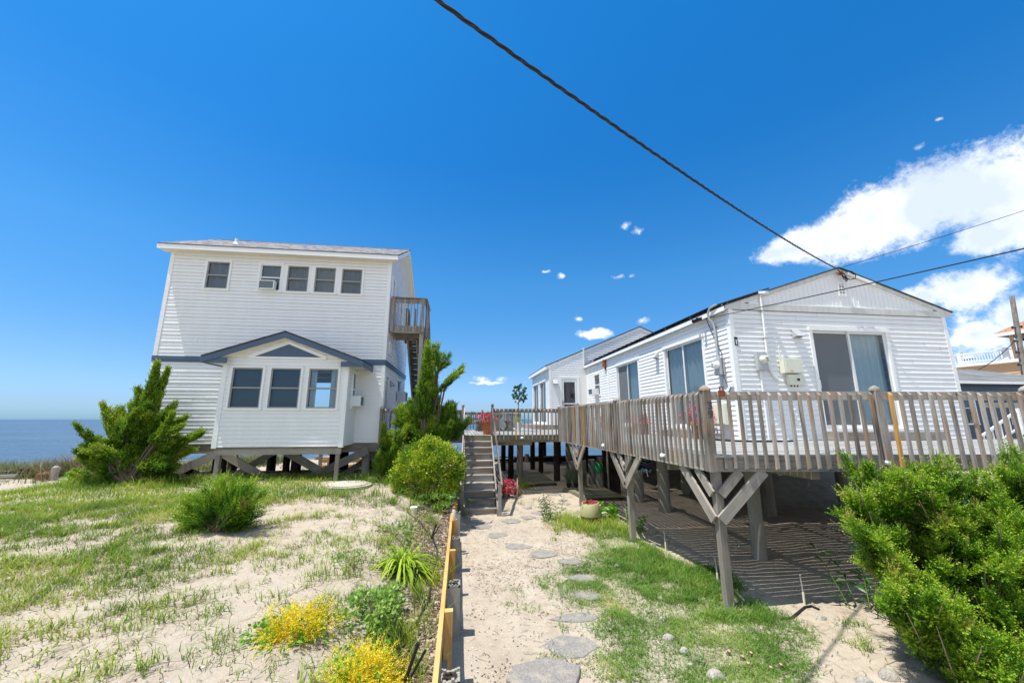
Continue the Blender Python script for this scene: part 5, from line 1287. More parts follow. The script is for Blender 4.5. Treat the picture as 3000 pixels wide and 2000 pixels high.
def blob_pts(c, rad, n, lump=.18, seed=0, zmin=None, inner=.75):
    v = unit(RNG.normal(size=(n, 3)))
    ph = RNG.random(6)*6.28
    f = 1+lump*(np.sin(v[:, 0]*4+ph[0])*np.sin(v[:, 1]*5+ph[1])+.8*np.sin(v[:, 2]*6+ph[2]+v[:, 0]*5)+.5*np.sin(v[:, 0]*11+ph[3])*np.sin(v[:, 2]*9+ph[4]))
    f = f*(inner+(1-inner)*RNG.random(n)**.5)
    return np.array(c)+v*np.array(rad)*f[:, None], v
def clump_shrub(name, label, c, rad, mat, n, L, W, base, lump=.15, inner=.72, up=.5, stems=6, tone=.55, cat='shrub', clusters=90, spread=.13):
    T = thing(name, label, cat, base)
    # leaf clusters on the mound
    C0, v0 = blob_pts(c, rad, clusters, lump, inner=inner)
    k = RNG.integers(0, clusters, n); P = C0[k]+RNG.normal(size=(n, 3))*np.array(rad)*spread
    Dv = v0[k]*.9+RNG.normal(size=(n, 3))*.5+np.array([0, 0, up])
    tn = RNG.random(clusters)*.5
    rr = np.clip(tone-.35+tn[k]+RNG.normal(size=n)*.14, 0, 1)
    q, _ = leaves(P, Dv, L*(.7+.6*RNG.random(n)), W*(.7+.6*RNG.random(n)), None, .15)
    g = gz(P[:, 0], P[:, 1], False); keep = P[:, 2] > g+.03
    fast_mesh('foliage', q[keep], rr[keep], mat, T)
    mb = MB()
    for i in range(stems):
        e = C0[i % clusters]; b = Vector(base); mb.tube([b+Vector((0, 0, -.05)), b+Vector((random.uniform(-.004, .004), random.uniform(-.004, .004), .01)), b.lerp(Vector(e), .5)+Vector((0, 0, .05)), Vector(e)], [.02, .019, .014, .005], 6)
    mb.build('stems', 'bark', T)
    return T
clump_shrub('round_shrub', 'dense rounded yellow-green shrub in front of the tall juniper', (-.85, 11.0, 1.52), (.86, .74, .80), 'variegated', 24000, .062, .034, (-.85, 11.0, gzs(-.85, 11.0)), lump=.12, stems=10, clusters=420, tone=.60, inner=.80, spread=.075)
clump_shrub('low_leafy_plant', 'low tuft of small green leaves under the round shrub', (-.55, 10.2, .95), (.42, .3, .13), 'weedleaf', 420, .10, .04, (-.55, 10.2, gzs(-.55, 10.2)), stems=5, clusters=24)
for (lab, c, rad, n) in (('golden thread-leaf shrub with green weeds, the one further from the camera', (-1.64, 4.78, .77), (.29, .26, .13), 1700), ('golden thread-leaf shrub at the bottom edge beside the retaining wall', (-.77, 4.05, .66), (.26, .26, .17), 1900)):
    T = thing('golden_shrub', lab, 'shrub', (c[0], c[1], gzs(c[0], c[1])))
    P, v = blob_pts(c, rad, int(n*.62), .5, inner=.45)
    q, r = sprays(P, v*.9+np.array([0, 0, .15])+RNG.normal(size=P.shape)*.6, 11, .12, .030, .0085, np.clip(.30+.4*RNG.random(len(P))+.25*(P[:, 2]-c[2])/rad[2], 0, 1), .7)
    keep = np.repeat(P[:, 2] > gz(P[:, 0], P[:, 1], False)+.0, 11)
    fast_mesh('foliage', q[keep], r[keep], 'gold', T)
    P, v = blob_pts((c[0]-.06, c[1], c[2]), (rad[0]*1.15, rad[1]*1.15, rad[2]*1.05), 900, .3, inner=.8)
    w = (fbm(P[:, 0], P[:, 1], .22, 77, 2)+.25*(P[:, 0] < c[0]-.1) > .50)
    q, _ = leaves(P[w], v[w]+RNG.normal(size=(w.sum(), 3))*.6, .05, .03, None, .2)
    fast_mesh('leaves', q, RNG.random(len(q))*.6+.3, 'hosta', T)
    mb = MB()
    for i in range(14): e = Vector(c)+Vector((random.uniform(-1, 1)*rad[0]*.7, random.uniform(-1, 1)*rad[1]*.7, random.uniform(-.2, .6)*rad[2])); b = Vector((c[0], c[1], gzs(c[0], c[1])-.05)); mb.tube([b, b.lerp(e, .5), e], [.015, .01, .004], 5)
    mb.build('stems', 'bark', T)

def strap_plant(name, label, c, n, L, W, mat, spread=1.0, arch=.9, cat='plant', tone=.5):
    """arching strap leaves from one crown"""
    T = thing(name, label, cat, c)
    Q = []; RR = []
    az = RNG.random(n)*6.283; el = .3+RNG.random(n)*1.1
    h = np.stack([np.cos(az)*np.cos(el), np.sin(az)*np.cos(el), np.sin(el)], -1)
    h[:, :2] *= spread
    Ls = L*(.55+.55*RNG.random(n)); P = np.array(c)+np.stack([np.cos(az), np.sin(az), 0*az], -1)*(.08*RNG.random(n))[:, None]
    side = unit(np.cross(h, [0, 0, 1.])+1e-6); segs = 6; prev = None
    tn = np.clip(tone+RNG.normal(size=n)*.2, 0, 1)
    for i in range(segs+1):
        t = i/segs
        p = P+h*(t*Ls)[:, None]+np.array([0, 0, -1.])*(arch*Ls*t*t*(.55+.3*np.cos(el)))[:, None]
        w = W*(np.sin(min(1, .25+t*.9)*math.pi*.5)*(1-t**3)+.04)*np.ones((n, 1))/2
        if prev is not None: Q.append(np.stack([prev[0]-side*prev[1], prev[0]+side*prev[1], p+side*w, p-side*w], 1)); RR.append(np.clip(tn+.25*(t-.5), 0, 1))
        prev = (p, w)
    fast_mesh('leaves', np.concatenate(Q), np.concatenate(RR), mat, T); return T
strap_plant('daylily', 'lush clump of arching yellow-green strap leaves beside the retaining wall', (-.82, 6.62, gzs(-.82, 6.62)-.02), 270, .98, .033, 'lily', 1.0, 1.15, tone=.6)
strap_plant('daylily', 'small clump of bright strap leaves left of the windswept juniper', (-10.2, 12.4, gzs(-10.2, 12.4)-.02), 90, .75, .07, 'hosta', .8, .7)
def weedy(name, label, c, rad, n, L, W, mat, tone=.5, cat='weed'):
    return clump_shrub(name, label, c, rad, mat, n, L, W, (c[0], c[1], gzs(c[0], c[1])), .25, .3, .4, 5, tone, cat, 60)
weedy('leafy_weed', 'sprawling soft green weed between the golden shrubs and the wall', (-.92, 5.12, .80), (.34, .40, .17), 1250, .06, .036, 'weedleaf', .85)
weedy('leafy_weed', 'loose patch of pale leafy weeds behind the daylily', (-1.15, 7.9, .86), (.45, .55, .14), 520, .055, .032, 'weedleaf', .65)
weedy('leafy_weed', 'thin patch of young leafy weeds left of the daylily', (-1.55, 6.5, .86), (.35, .4, .14), 420, .05, .02, 'weedleaf', .5)
def stalks(name, label, c, n, h, lL, lW, mat, spread, lean=.25, cat='plant', per=16):
    T = thing(name, label, cat, c)
    P = []; Dv = []; mb = MB()
    for i in range(n):
        a = random.random()*6.283; r = spread*math.sqrt(random.random())
        b = Vector((c[0]+r*math.cos(a), c[1]+r*math.sin(a), c[2]-.03)); hh = h*random.uniform(.7, 1.05)
        e = b+Vector((math.cos(a)*lean*hh*r/spread, math.sin(a)*lean*hh*r/spread, hh)); mb.tube([b, b.lerp(e, .5), e], [.008, .006, .003], 5)
        for k in range(per):
            f = .15+.85*k/(per-1); aa = k*2.4+a; p = b.lerp(e, f); P.append(p); Dv.append((math.cos(aa), math.sin(aa), .35+.6*f))
    P = np.array([tuple(p) for p in P]); Dv = np.array(Dv)
    q, _ = leaves(P, Dv, lL*(.7+.5*RNG.random(len(P))), lW, None, .25)
    fast_mesh('leaves', q, RNG.random(len(q)), mat, T); mb.build('stems', 'weedleaf', T); return T
stalks('lily_plant', 'tall dark green lily stalks standing among the stepping stones', (2.55, 11.0, gzs(2.55, 11)), 11, .72, .17, .028, 'darkleaf', .26, .3)
stalks('broadleaf_plant', 'bright broad-leaved plant right of the glazed flower barrel', (4.1, 11.15, gzs(4.1, 11.1)), 9, .38, .26, .10, 'hosta', .28, .6, per=8)
stalks('dark_leafy_plant', 'dark glossy leafy plant at the foot of the large cedar', (5.95, 5.55, gzs(5.95, 5.55)), 9, .75, .24, .05, 'darkleaf', .26, .5, per=12)
stalks('small_leafy_vine', 'small vine with broad leaves beside the middle deck post', (4.35, 9.9, gzs(4.35, 9.9)), 5, .42, .12, .07, 'hosta', .14, .4, per=9)
stalks('weed_by_stairs', 'slender weed growing up the left newel of the deck stairs', (.22, 11.6, gzs(.22, 11.6)), 3, .5, .1, .03, 'weedleaf', .05, .3, per=10)

# ---- pots
def pot(name, label, c, prof, mat, rim=None, soil=.85, cat='pot'):
    t = thing(name, label, cat, c)
    mb = MB(); mb.lathe(prof, c, 24); mb.build('pot', mat, t, smooth=True)
    rtop = prof[-1][0]; zt = prof[-1][1]
    mb = MB(); mb.lathe([(rtop*.97, zt-.05), (0, zt-.04)], c, 20); mb.build('soil', 'soil', t)
    if rim:
        mb = MB(); mb.lathe([(rtop*1.0, zt-.07), (rtop*1.09, zt-.065), (rtop*1.09, zt+.006), (rtop*.92, zt+.006), (rtop*.92, zt-.04)], c, 24); mb.build('rim', rim, t, smooth=True)
    return t
def flowers(t, c, rad, n, mat='pink', green=.5, fl=.055):
    P, v = blob_pts(c, rad, n, .25, inner=.55)
    q, _ = leaves(P, v+RNG.normal(size=P.shape)*.7, fl, fl*.8, None); fast_mesh('blossoms', q, RNG.random(n), mat, t)
    P, v = blob_pts(c, [x*.88 for x in rad], int(n*green), .25, inner=.4)
    q, _ = leaves(P, v+RNG.normal(size=P.shape)*.6, fl*1.2, fl*.6, None); fast_mesh('leaves', q, RNG.random(len(P)), 'darkleaf', t)
t = pot('flower_pot', 'terracotta pot of pink flowers at the top of the deck stairs', (1.02, 15.25, DZ+.003), [(.15, 0), (.24, .46), (.245, .5)], 'terracotta', 'terracotta')
flowers(t, (1.0, 15.25, DZ+.62), (.34, .3, .20), 420)
t = pot('flower_pot', 'rounded orange-rimmed tub of tall pink flowers behind the corner post', (7.0, 10.95, DZ+.003), [(.17, 0), (.22, .2), (.24, .46)], 'planterbrown', 'orange')
flowers(t, (6.98, 10.9, DZ+.68), (.42, .36, .33), 700)
t = thing('planter_box', 'brown planter box with an orange rim and low pink flowers by the cottage wall', 'planter', (7.0, 14.7, DZ))
mb = MB(); mb.box(6.8, 7.15, 14.3, 15.1, DZ+.003, DZ+.40); mb.build('box', 'planterbrown', t)
mb = MB(); mb.box(6.77, 7.18, 14.27, 15.13, DZ+.402, DZ+.45); mb.build('rim', 'orange', t)
flowers(t, (6.97, 14.7, DZ+.55), (.25, .45, .16), 420)
t = pot('flower_pot', 'far terracotta pot of trailing pink flowers against the sunlit cottage wall', (7.0, 18.75, DZ+.003), [(.16, 0), (.22, .36), (.23, .4)], 'terracotta', 'terracotta')
flowers(t, (6.98, 18.7, DZ+.50), (.5, .45, .28), 520)
t = pot('fig_tree', 'small round-leaved fig tree in a tall white pot on the deck', (2.80, 19.2, DZ+.003), [(.12, 0), (.14, .38), (.145, .42)], 'potwhite', None, cat='potted tree')
mb = MB(); mb.tube([(2.8, 19.2, DZ+.35), (2.79, 19.2, DZ+1.0), (2.82, 19.2, DZ+1.7), (2.86, 19.2, DZ+2.2)], [.022, .02, .016, .008], 8); mb.build('trunk', 'bark', t)
P, v = blob_pts((2.85, 19.2, DZ+1.78), (.26, .26, .40), 95, .15, inner=.5)
q, _ = leaves(P, v*.8+np.array([0, 0, .35])+RNG.normal(size=P.shape)*.3, .20, .15, None, .1); fast_mesh('leaves', q, RNG.random(len(P)), 'darkleaf', t)
P, v = blob_pts((2.80, 19.2, DZ+.55), (.25, .22, .12), 40, .15, inner=.5); q, _ = leaves(P, v+np.array([0, 0, .5]), .14, .06, None, .2); fast_mesh('underplanting', q, RNG.random(len(P)), 'hosta', t)
# glazed barrel
bc = (3.46, 10.62, gzs(3.46, 10.62)-.02)
t = thing('glazed_planter', 'olive and brown glazed barrel planter of pink flowers standing in the grass', 'planter', bc)
mb = MB(); mb.lathe([(.17, 0), (.225, .10), (.262, .26)], bc, 28); mb.build('lower_glaze', 'glazebrown', t, smooth=True)
mb = MB(); mb.lathe([(.262, .26), (.268, .34), (.255, .46), (.225, .56), (.215, .575), (.19, .575), (.185, .5)], bc, 28); mb.build('upper_glaze', 'glazeolive', t, smooth=True)
mb = MB(); mb.lathe([(.188, .50), (0, .51)], bc, 20); mb.build('soil', 'soil', t)
flowers(t, (bc[0], bc[1], bc[2]+.55), (.19, .19, .07), 240, fl=.045, green=.6)
# hanging pink flowers by stair
g = gzs(1.62, 14.3)
t = thing('flower_stand', 'terracotta bowl of bright pink flowers on a short stump right of the stair foot', 'flower stand', (1.62, 14.3, g))
mb = MB(); mb.tube([(1.62, 14.3, g-.2), (1.62, 14.3, g+.12)], [.10, .09], 12); mb.build('stump', 'wood_pile', t)
mb = MB(); mb.lathe([(.11, .12), (.22, .32), (.225, .34)], (1.62, 14.3, g), 20); mb.build('bowl', 'terracotta', t, smooth=True)
flowers(t, (1.68, 14.2, g+.38), (.32, .28, .24), 620, green=.25)
t = thing('garden_stake', 'slim white garden stake beside the pink flowers near the stairs', 'stake', (2.0, 14.2, g))
mb = MB(); mb.tube([(2.0, 14.2, g-.1), (2.03, 14.2, g+.62)], .018, 8); mb.build('rod', 'pvc', t)
mb = MB(); mb.tube([(2.03, 14.2, g+.62), (2.032, 14.2, g+.67)], .024, 8); mb.build('cap', 'steel', t)
for i, (x, y) in enumerate(((4.22, 15.5), (4.48, 15.42), (4.70, 15.42))):
    g = gzs(x, y)
    t = pot('potted_grass', ('leftmost potted blue-green grass under the deck', 'middle potted blue-green grass under the deck', 'rightmost potted blue-green grass under the deck')[i], (x, y, g+.04), [(.07, 0), (.095, .17), (.10, .18)], 'potblack', None, cat='potted grass')
    n = 190; az = RNG.random(n)*6.28; el = .95+RNG.random(n)*.6; h = np.stack([np.cos(az)*np.cos(el), np.sin(az)*np.cos(el), np.sin(el)], -1)
    q, _ = leaves(np.array([x, y, g+.19])+RNG.normal(size=(n, 3))*.02, h, .42+.35*RNG.random(n), .011, None, .1); fast_mesh('blades', q, RNG.random(n), 'potgrass', t)
# stumps, watering can
for i, (x, y, h, r) in enumerate(((4.55, 15.95, .98, .17), (4.92, 15.95, 1.0, .17), (5.55, 16.6, 1.0, .16), (5.95, 16.7, 1.05, .15), (5.42, 15.3, .62, .165))):
    g = gzs(x, y)
    t = thing('piling_stump', ('short grey piling stump behind the leftmost potted grass', 'short grey piling stump behind the rightmost potted grass', 'piling stump behind the green watering can', 'rearmost piling stump beside the dark plank screen', 'short green-grey stump carrying the watering can')[i], 'stump', (x, y, g))
    mb = MB(); mb.tube([(x, y, g-.2), (x, y, g+h)], [r, r*.97], 20); mb.build('log', 'wood_pile', t, smooth=True)
    mb = MB(); mb.lathe([(r*.9, g+h+.003), (0, g+h+.006)], (x, y, 0), 18); mb.build('cut_face', 'wood_grey', t)
wc = (5.40, 15.3, gzs(5.42, 15.3)+.63)
t = thing('watering_can', 'green plastic watering can standing on a short stump under the deck', 'watering can', wc)
mb = MB(); mb.lathe([(.17, 0), (.18, .02), (.175, .22), (.14, .31), (.09, .34)], wc, 20); mb.build('body', 'canplastic', t, smooth=True)
mb = MB(); mb.tube([(wc[0]+.12, wc[1], wc[2]+.05), (wc[0]+.24, wc[1], wc[2]+.16), (wc[0]+.32, wc[1], wc[2]+.33)], [.035, .025, .02], 10); mb.lathe([(.02, 0), (.055, .05), (.055, .06), (0, .062)], (wc[0]+.32, wc[1], wc[2]+.32), 14, axis=(.5, 0, .8)); mb.build('spout', 'canplastic', t, smooth=True)
mb = MB(); mb.tube([(wc[0]+.07, wc[1], wc[2]+.29), (wc[0]+.02, wc[1], wc[2]+.40), (wc[0]-.10, wc[1], wc[2]+.40), (wc[0]-.2, wc[1], wc[2]+.28), (wc[0]-.14, wc[1], wc[2]+.08)], .016, 8); mb.build('handle', 'canplastic', t, smooth=True)
# plank screen (outdoor shower) and boardwalk platform
t = thing('plank_screen', 'dark vertical plank screen standing under the deck', 'screen', (5.9, 14.6, .2))
mb = MB()
for k in range(9):
    f = k/9; x = 5.62+.02*f; y = 15.3-1.45*f; mb.beam((x, y, gzs(x, y)+.08), (x, y, 2.06), .03, .15, up=(1, 0, 0))
mb.build('planks', 'wood_tar', t)
mb = MB(); mb.beam((5.56, 14.7, .1), (5.56, 14.7, 2.05), .09, .09); mb.beam((5.9, 13.5, .1), (5.9, 13.5, 2.05), .07, .07); mb.build('frame_post', 'wood_pile', t)
def platform(name, label, pts, z, bw, along):
    a, b, c, d = [Vector(p) for p in pts]; t = thing(name, label, 'platform', ((a.x+c.x)/2, (a.y+c.y)/2, z))
    mb = MB(); n = int((b-a).length/bw)
    for k in range(n):
        p = a.lerp(b, (k+.5)/n); q = d.lerp(c, (k+.5)/n); mb.beam((p.x, p.y, z+random.uniform(-.004, .004)), (q.x, q.y, z+random.uniform(-.004, .004)), bw*.93, .035)
    mb.build('boards', 'wood_green', t)
    for e, f in ((a, b), (d, c)):
        mb = MB(); mb.beam((e.x, e.y, z-.07), (f.x, f.y, z-.07), .05, .10); mb.build('bearer', 'wood_green', t)
    return t
platform('boardwalk_platform', 'low greenish board platform on the sand in front of the plank screen', ((3.92, 15.2), (4.22, 13.3), (5.6, 13.3), (5.5, 15.2)), .33, .145, 0)
platform('boardwalk_platform', 'flat dark board platform on the shaded sand behind the stairs', ((2.6, 16.0), (2.5, 19.4), (3.9, 19.6), (3.9, 16.2)), .36, .145, 0)
for i, (x, y, lb) in enumerate(((9.75, 11.4, 'left white drain pipe hanging under the cottage floor'), (10.2, 11.5, 'right white drain pipe hanging under the cottage floor'))):
    t = thing('drain_pipe', lb, 'pipe', (x, y, 1.2))
    mb = MB(); mb.tube([(x, y, 2.2), (x, y, 1.35), (x+.03, y-.02, 1.2)], .055, 12); mb.build('pipe', 'pvc', t, smooth=True)
    mb = MB(); mb.tube([(x, y, 1.55), (x, y, 1.40)], .068, 12); mb.build('coupling', 'pvc', t, smooth=True)
# striped blanket
def stripes():
    m, nt, out = new_mat('striped_blanket'); h = NT(nt); s = h.n('ShaderNodeSeparateXYZ'); h.l(h.uv(), s.inputs[0])
    k = [(.0, (.02, .13, .22)), (.05, (.01, .012, .03)), (.12, (.02, .16, .33)), (.18, (.5, .05, .12)), (.21, (.02, .02, .06)), (.28, (.45, .33, .14)), (.32, (.012, .015, .03)), (.40, (.03, .20, .36)), (.48, (.10, .22, .04)), (.54, (.01, .01, .02)), (.60, (.42, .07, .06)), (.64, (.02, .10, .28)), (.74, (.015, .015, .03)), (.80, (.12, .25, .06)), (.85, (.02, .02, .05)), (.90, (.45, .10, .20)), (.93, (.01, .01, .02))]
    cr = h.ramp(s.outputs[1], k, 'CONSTANT'); h.l(h.bsdf(cr, .95, None, .05), out.inputs[0]); return m
M['stripes'] = stripes()
t = thing('striped_blanket', 'colourful striped blanket hanging under the deck behind the middle post', 'blanket', (5.75, 12.2, 1.4))
mb = MB(); nx, nz = 22, 26
def bp(i, j):
    u = i/nx; w = j/nz; x = 5.42+.62*u; z = 2.0-.66*(1-w)*(1+.05*math.sin(u*9)); y = 12.2+.05*math.sin(u*14+w*3)*(1-w*.6)+.06*math.sin(w*7)
    return (x, y, z), (u, w+.025*math.sin(u*8+w*5))
for i in range(nx):
    for j in range(nz):
        c4 = [bp(i, j), bp(i+1, j), bp(i+1, j+1), bp(i, j+1)]; mb.face([c[0] for c in c4], [c[1] for c in c4], .5)
mb.build('cloth', 'stripes', t, smooth=True)
mb = MB()
for k in range(18):
    x = 5.44+k*.034; mb.tube([(x, 12.2, 1.36), (x+random.uniform(-.02, .02), 12.2, 1.27-random.random()*.06)], .005, 5)
mb.tube([(5.7, 12.18, 1.38), (5.78, 12.16, 1.30), (5.86, 12.18, 1.36), (5.88, 12.18, 1.12)], .012, 6); mb.build('fringe', 'curtain', t)
# path lights
for i, (x, y, lb) in enumerate(((4.40, 8.5, 'slim metal stake light beside the middle deck post'), (4.45, 6.85, 'leaning stake light in the grass beyond the corner post'), (5.29, 6.0, 'metal stake light with white base in front of the cedar'), (4.5, 10.75, 'small stake light behind the leafy vine'))):
    g = gzs(x, y)
    t = thing('stake_light', lb, 'garden light', (x, y, g))
    mb = MB(); mb.tube([(x, y, g-.05), (x, y, g+.17)], .016, 8); mb.build('base', 'pvc', t)
    mb = MB(); mb.tube([(x, y, g+.17), (x-.015, y, g+.40)], .010, 8); mb.build('rod', 'galv', t)
    mb = MB(); mb.lathe([(.008, 0), (.022, .01), (.022, .02), (0, .03)], (x-.015, y, g+.40), 10); mb.build('head', 'steel', t)
t = thing('garden_hose', 'short black hose lying on the sand near the stake light', 'hose', (5.0, 5.8, .1))
mb = MB(); mb.tube([(x, y, gzs(x, y)+.015) for x, y in ((4.55, 5.62), (4.75, 5.66), (5.0, 5.78), (5.2, 5.9), (5.33, 5.92), (5.34, 5.8))], .017, 8); mb.build('tube', 'black', t, smooth=True)
t = thing('irrigation_hose', 'black irrigation hose running along the sand beside the retaining wall', 'hose', (-.5, 7, .6))
mb = MB(); mb.tube([(x, y, gzs(x, y)+.012) for x, y in ((-.55, 3.9), (-.50, 4.5), (-.62, 4.9), (-.45, 5.4), (-.36, 5.9), (-.38, 6.5), (-.34, 7.1), (-.36, 7.7), (-.5, 8.3), (-.75, 8.8), (-1.1, 9.3))], .016, 8); mb.build('tube', 'black', t, smooth=True)
for i, (x, y, h, l, lb) in enumerate(((-.60, 6.05, .30, .03, 'black spike leaning in front of the daylily'), (-.52, 8.2, .26, .10, 'forked black garden spike beyond the daylily'), (-.50, 4.15, .42, .16, 'broken black garden light leaning near the wall'))):
    g = gzs(x, y); t = thing('garden_spike', lb, 'garden light', (x, y, g))
    mb = MB(); mb.tube([(x, y, g-.04), (x+l, y+.02, g+h)], [.014, .018], 7); mb.build('spike', 'black', t)
    mb = MB(); mb.tube([(x+.02, y, g+.01), (x+l*1.2+.04, y-.02, g+h*.9)], [.010, .013], 7); mb.build('arm', 'black', t)

# ---- lid, pipe stubs, stones
c = (-2.9, 11.25, gzs(-2.9, 11.25)+.02)
t = tag(thing('septic_lid', 'round flat concrete lid set in the sand in front of the tall house', 'lid', c))
mb = MB(); mb.lathe([(.50, -.08), (.50, .02), (.47, .035), (0, .04)], c, 36); mb.build('disc', 'concrete', t, smooth=True)
mb = MB(); mb.lathe([(.60, -.1), (.60, .0), (.52, .004)], c, 36); mb.build('ring', 'concrete', t)
for i, (x, y, h, lb) in enumerate(((-.99, 9.46, .12, 'cream pipe stub rising from the sand near the retaining wall'), (-2.45, 11.9, .10, 'cream pipe stub beside the round concrete lid'))):
    g = gzs(x, y); t = thing('pipe_stub', lb, 'pipe', (x, y, g))
    mb = MB(); mb.lathe([(.075, -.1), (.075, h-.03)], (x, y, g), 18); mb.build('pipe', 'pvc', t, smooth=True)
    mb = MB(); mb.lathe([(.082, h-.03), (.082, h), (.07, h+.008), (0, h+.01)], (x, y, g), 18); mb.build('cap', 'pvc', t, smooth=True)
STONES = [(.66, 11.36, .70, .50, 'tan flagstone at the very foot of the deck stairs'), (.58, 10.74, .60, .48, 'grey stepping stone next after the tan one, partly in post shadow'), (.94, 10.04, .53, .46, 'rounded grey stepping stone right of the wall, second from the tan one'), (1.48, 11.22, .55, .52, 'grey stepping stone level with the tan one, just right of it'), (1.95, 11.45, .50, .40, 'grey stepping stone left of the dark lily stalks'), (2.28, 11.85, .42, .42, 'grey stepping stone half behind the dark lily stalks'), (1.32, 9.19, .66, .46, 'wide cracked grey stepping stone in open sand at the bend'), (1.81, 8.65, .62, .50, 'pointed grey stepping stone where the grass begins'), (2.2, 8.16, .58, .36, 'thin grey stepping stone wedged along the grass edge'), (2.23, 7.4, .60, .38, 'notched grey stepping stone surrounded by short grass'), (2.06, 6.74, .56, .33, 'oval grey stepping stone surrounded by short grass'), (1.74, 6.06, .74, .34, 'long grey stepping stone lying across the path'), (1.42, 5.38, .70, .58, 'large triangular stepping stone near the camera'), (3.39, 14.4, .52, .42, 'small stepping stone beside the board platform, farthest from the camera'), (3.48, 13.6, .38, .36, 'small stepping stone next to the platform corner'), (3.45, 13.1, .38, .32, 'small stepping stone in front of the platform'), (3.15, 12.6, .32, .30, 'smallest stepping stone behind the lily stalks')]
def stone(name, label, x, y, w, d, h, mat, cat, seed, sink=.6, grp=None, flat=True, thick=.012):
    rs = random.Random(seed); n = rs.choice((7, 8, 9)) if flat else 9
    g = gzs(x, y)
    t = None
    mb = MB(); pts = []
    for k in range(n):
        a = 6.2832*k/n+rs.uniform(-.3, .3); r = rs.uniform(.80, 1.12); pts.append((math.cos(a)*w/2*r, math.sin(a)*d/2*r))
    if flat:
        zz = [gzs(x+p[0], y+p[1]) for p in pts]; zt = sum(zz)/n+thick
        sub = []
        for k in range(n):
            p, q = pts[k], pts[(k+1) % n]
            for f in (0, .34, .67): sub.append(((p[0]+(q[0]-p[0])*f)*(1+rs.uniform(-.025, .025)), (p[1]+(q[1]-p[1])*f)*(1+rs.uniform(-.025, .025))))
        m = len(sub); top = [(x+a*.97, y+b*.97, zt+rs.uniform(-.003, .003)) for a, b in sub]; e = [(x+a, y+b, zt-.012) for a, b in sub]; bt = [(x+a, y+b, zt-.09-thick) for a, b in sub]
        cen = (x, y, zt+.004)
        for k in range(m):
            j = (k+1) % m; mb.face([cen, top[k], top[j]], None, .5); mb.face([top[k], e[k], e[j], top[j]], None, .5); mb.face([e[k], bt[k], bt[j], e[j]], None, .5)
        o = mb.build(name, mat, None, origin=(x, y, zt-.05))
    else:
        rings = []
        for i, (f, z) in enumerate(((1.0, -.4), (1.02, .1), (.86, .55), (.5, .9))):
            rings.append([(x+p[0]*f*(1+rs.uniform(-.08, .08)), y+p[1]*f*(1+rs.uniform(-.08, .08)), g+h*(z-(sink-.5))+rs.uniform(-.04, .04)*h) for p in pts])
        for i in range(3):
            for k in range(n): j = (k+1) % n; mb.face([rings[i][k], rings[i][j], rings[i+1][j], rings[i+1][k]], None, .5)
        ct = (x, y, g+h*(1.0-(sink-.5)))
        for k in range(n): mb.face([rings[3][k], rings[3][(k+1) % n], ct], None, .5)
        o = mb.build(name, mat, None, origin=(x, y, g), smooth=True)
    return tag(o, label, cat, grp)
for i, (x, y, w, d, lb) in enumerate(STONES): stone('stepping_stone', lb, x, y, w, d, .05, 'slate_tan' if i == 0 else 'slate', 'stepping stone', 50+i, grp='stepping stones in the sand path')
stone('stepping_stone', 'largest thick stone slab at the bottom of the picture', 1.0, 4.82, .84, .66, .13, 'slate', 'stepping stone', 93, .52, 'stepping stones in the sand path', thick=.05)
ROCKS = [(3.06, 6.88, .10, 'small pale rock in the grass, highest of the row'), (3.19, 6.46, .14, 'flat pale rock in the grass beside the corner post'), (2.92, 5.87, .14, 'round pale rock midway down the grass'), (2.71, 5.33, .20, 'squarish pale rock at the lower grass edge'), (2.76, 5.06, .18, 'grey rock just below the squarish one'), (2.67, 4.77, .12, 'small upright rock near the bottom edge'), (2.83, 4.56, .26, 'large half buried rock nearest the bottom edge'), (3.03, 7.81, .15, 'pale rock beside the thin stepping stone'), (2.86, 9.49, .10, 'small dark rock left of the barrel grass'), (2.70, 10.5, .17, 'grey rock left of the glazed barrel'), (2.75, 10.72, .17, 'orange rock left of the glazed barrel'), (2.1, 12.5, .30, 'mossy rock among the weeds right of the stairs'), (1.27, 11.95, .20, 'dark rock against the right newel of the stairs'), (-.02+.08, 11.6, .22, 'rounded rock against the left newel of the stairs'), (4.28, 8.85, .18, 'pale rock under the deck edge by the middle post'), (5.14, 5.56, .16, 'rounded brown rock on open sand left of the cedar'), (4.75, 4.35, .24, 'pale rock at the bottom edge under the cedar'), (4.40, 4.32, .22, 'pinkish flat rock at the bottom edge left of the pale one'), (4.95, 12.5, .24, 'dark rounded rock in the deck shade'), (5.3, 12.45, .25, 'second dark rounded rock in the deck shade')]
for i, (x, y, s, lb) in enumerate(ROCKS): stone('rock', lb, x, y, s*.9, s*.9*random.uniform(.7, 1.), s*.42, 'rock_orange' if 'orange' in lb else ('slate' if 'dark' in lb else 'rock'), 'rock', 200+i, .78, 'rocks beside the path', flat=False)
for i, (x, y) in enumerate(((3.25, 4.95), (3.35, 4.85), (3.32, 4.72), (3.5, 4.9), (3.68, 4.66), (3.52, 4.62))):
    g = gzs(x, y); mb = MB(); mb.tube([(x, y, g-.03), (x+.015, y-.02, g+.045)], [.022, .02], 9); mb.cur = 1; mb.lathe([(.0195, 0), (0, .002)], (x+.015, y-.02, g+.0455), 9, axis=(.25, -.35, .9))
    tag(mb.build('shrub_stub', ['bark', 'pine_cut'], None), 'freshly cut shrub stub poking from the sand near the bottom right', 'stub', 'cut shrub stubs in the sand')

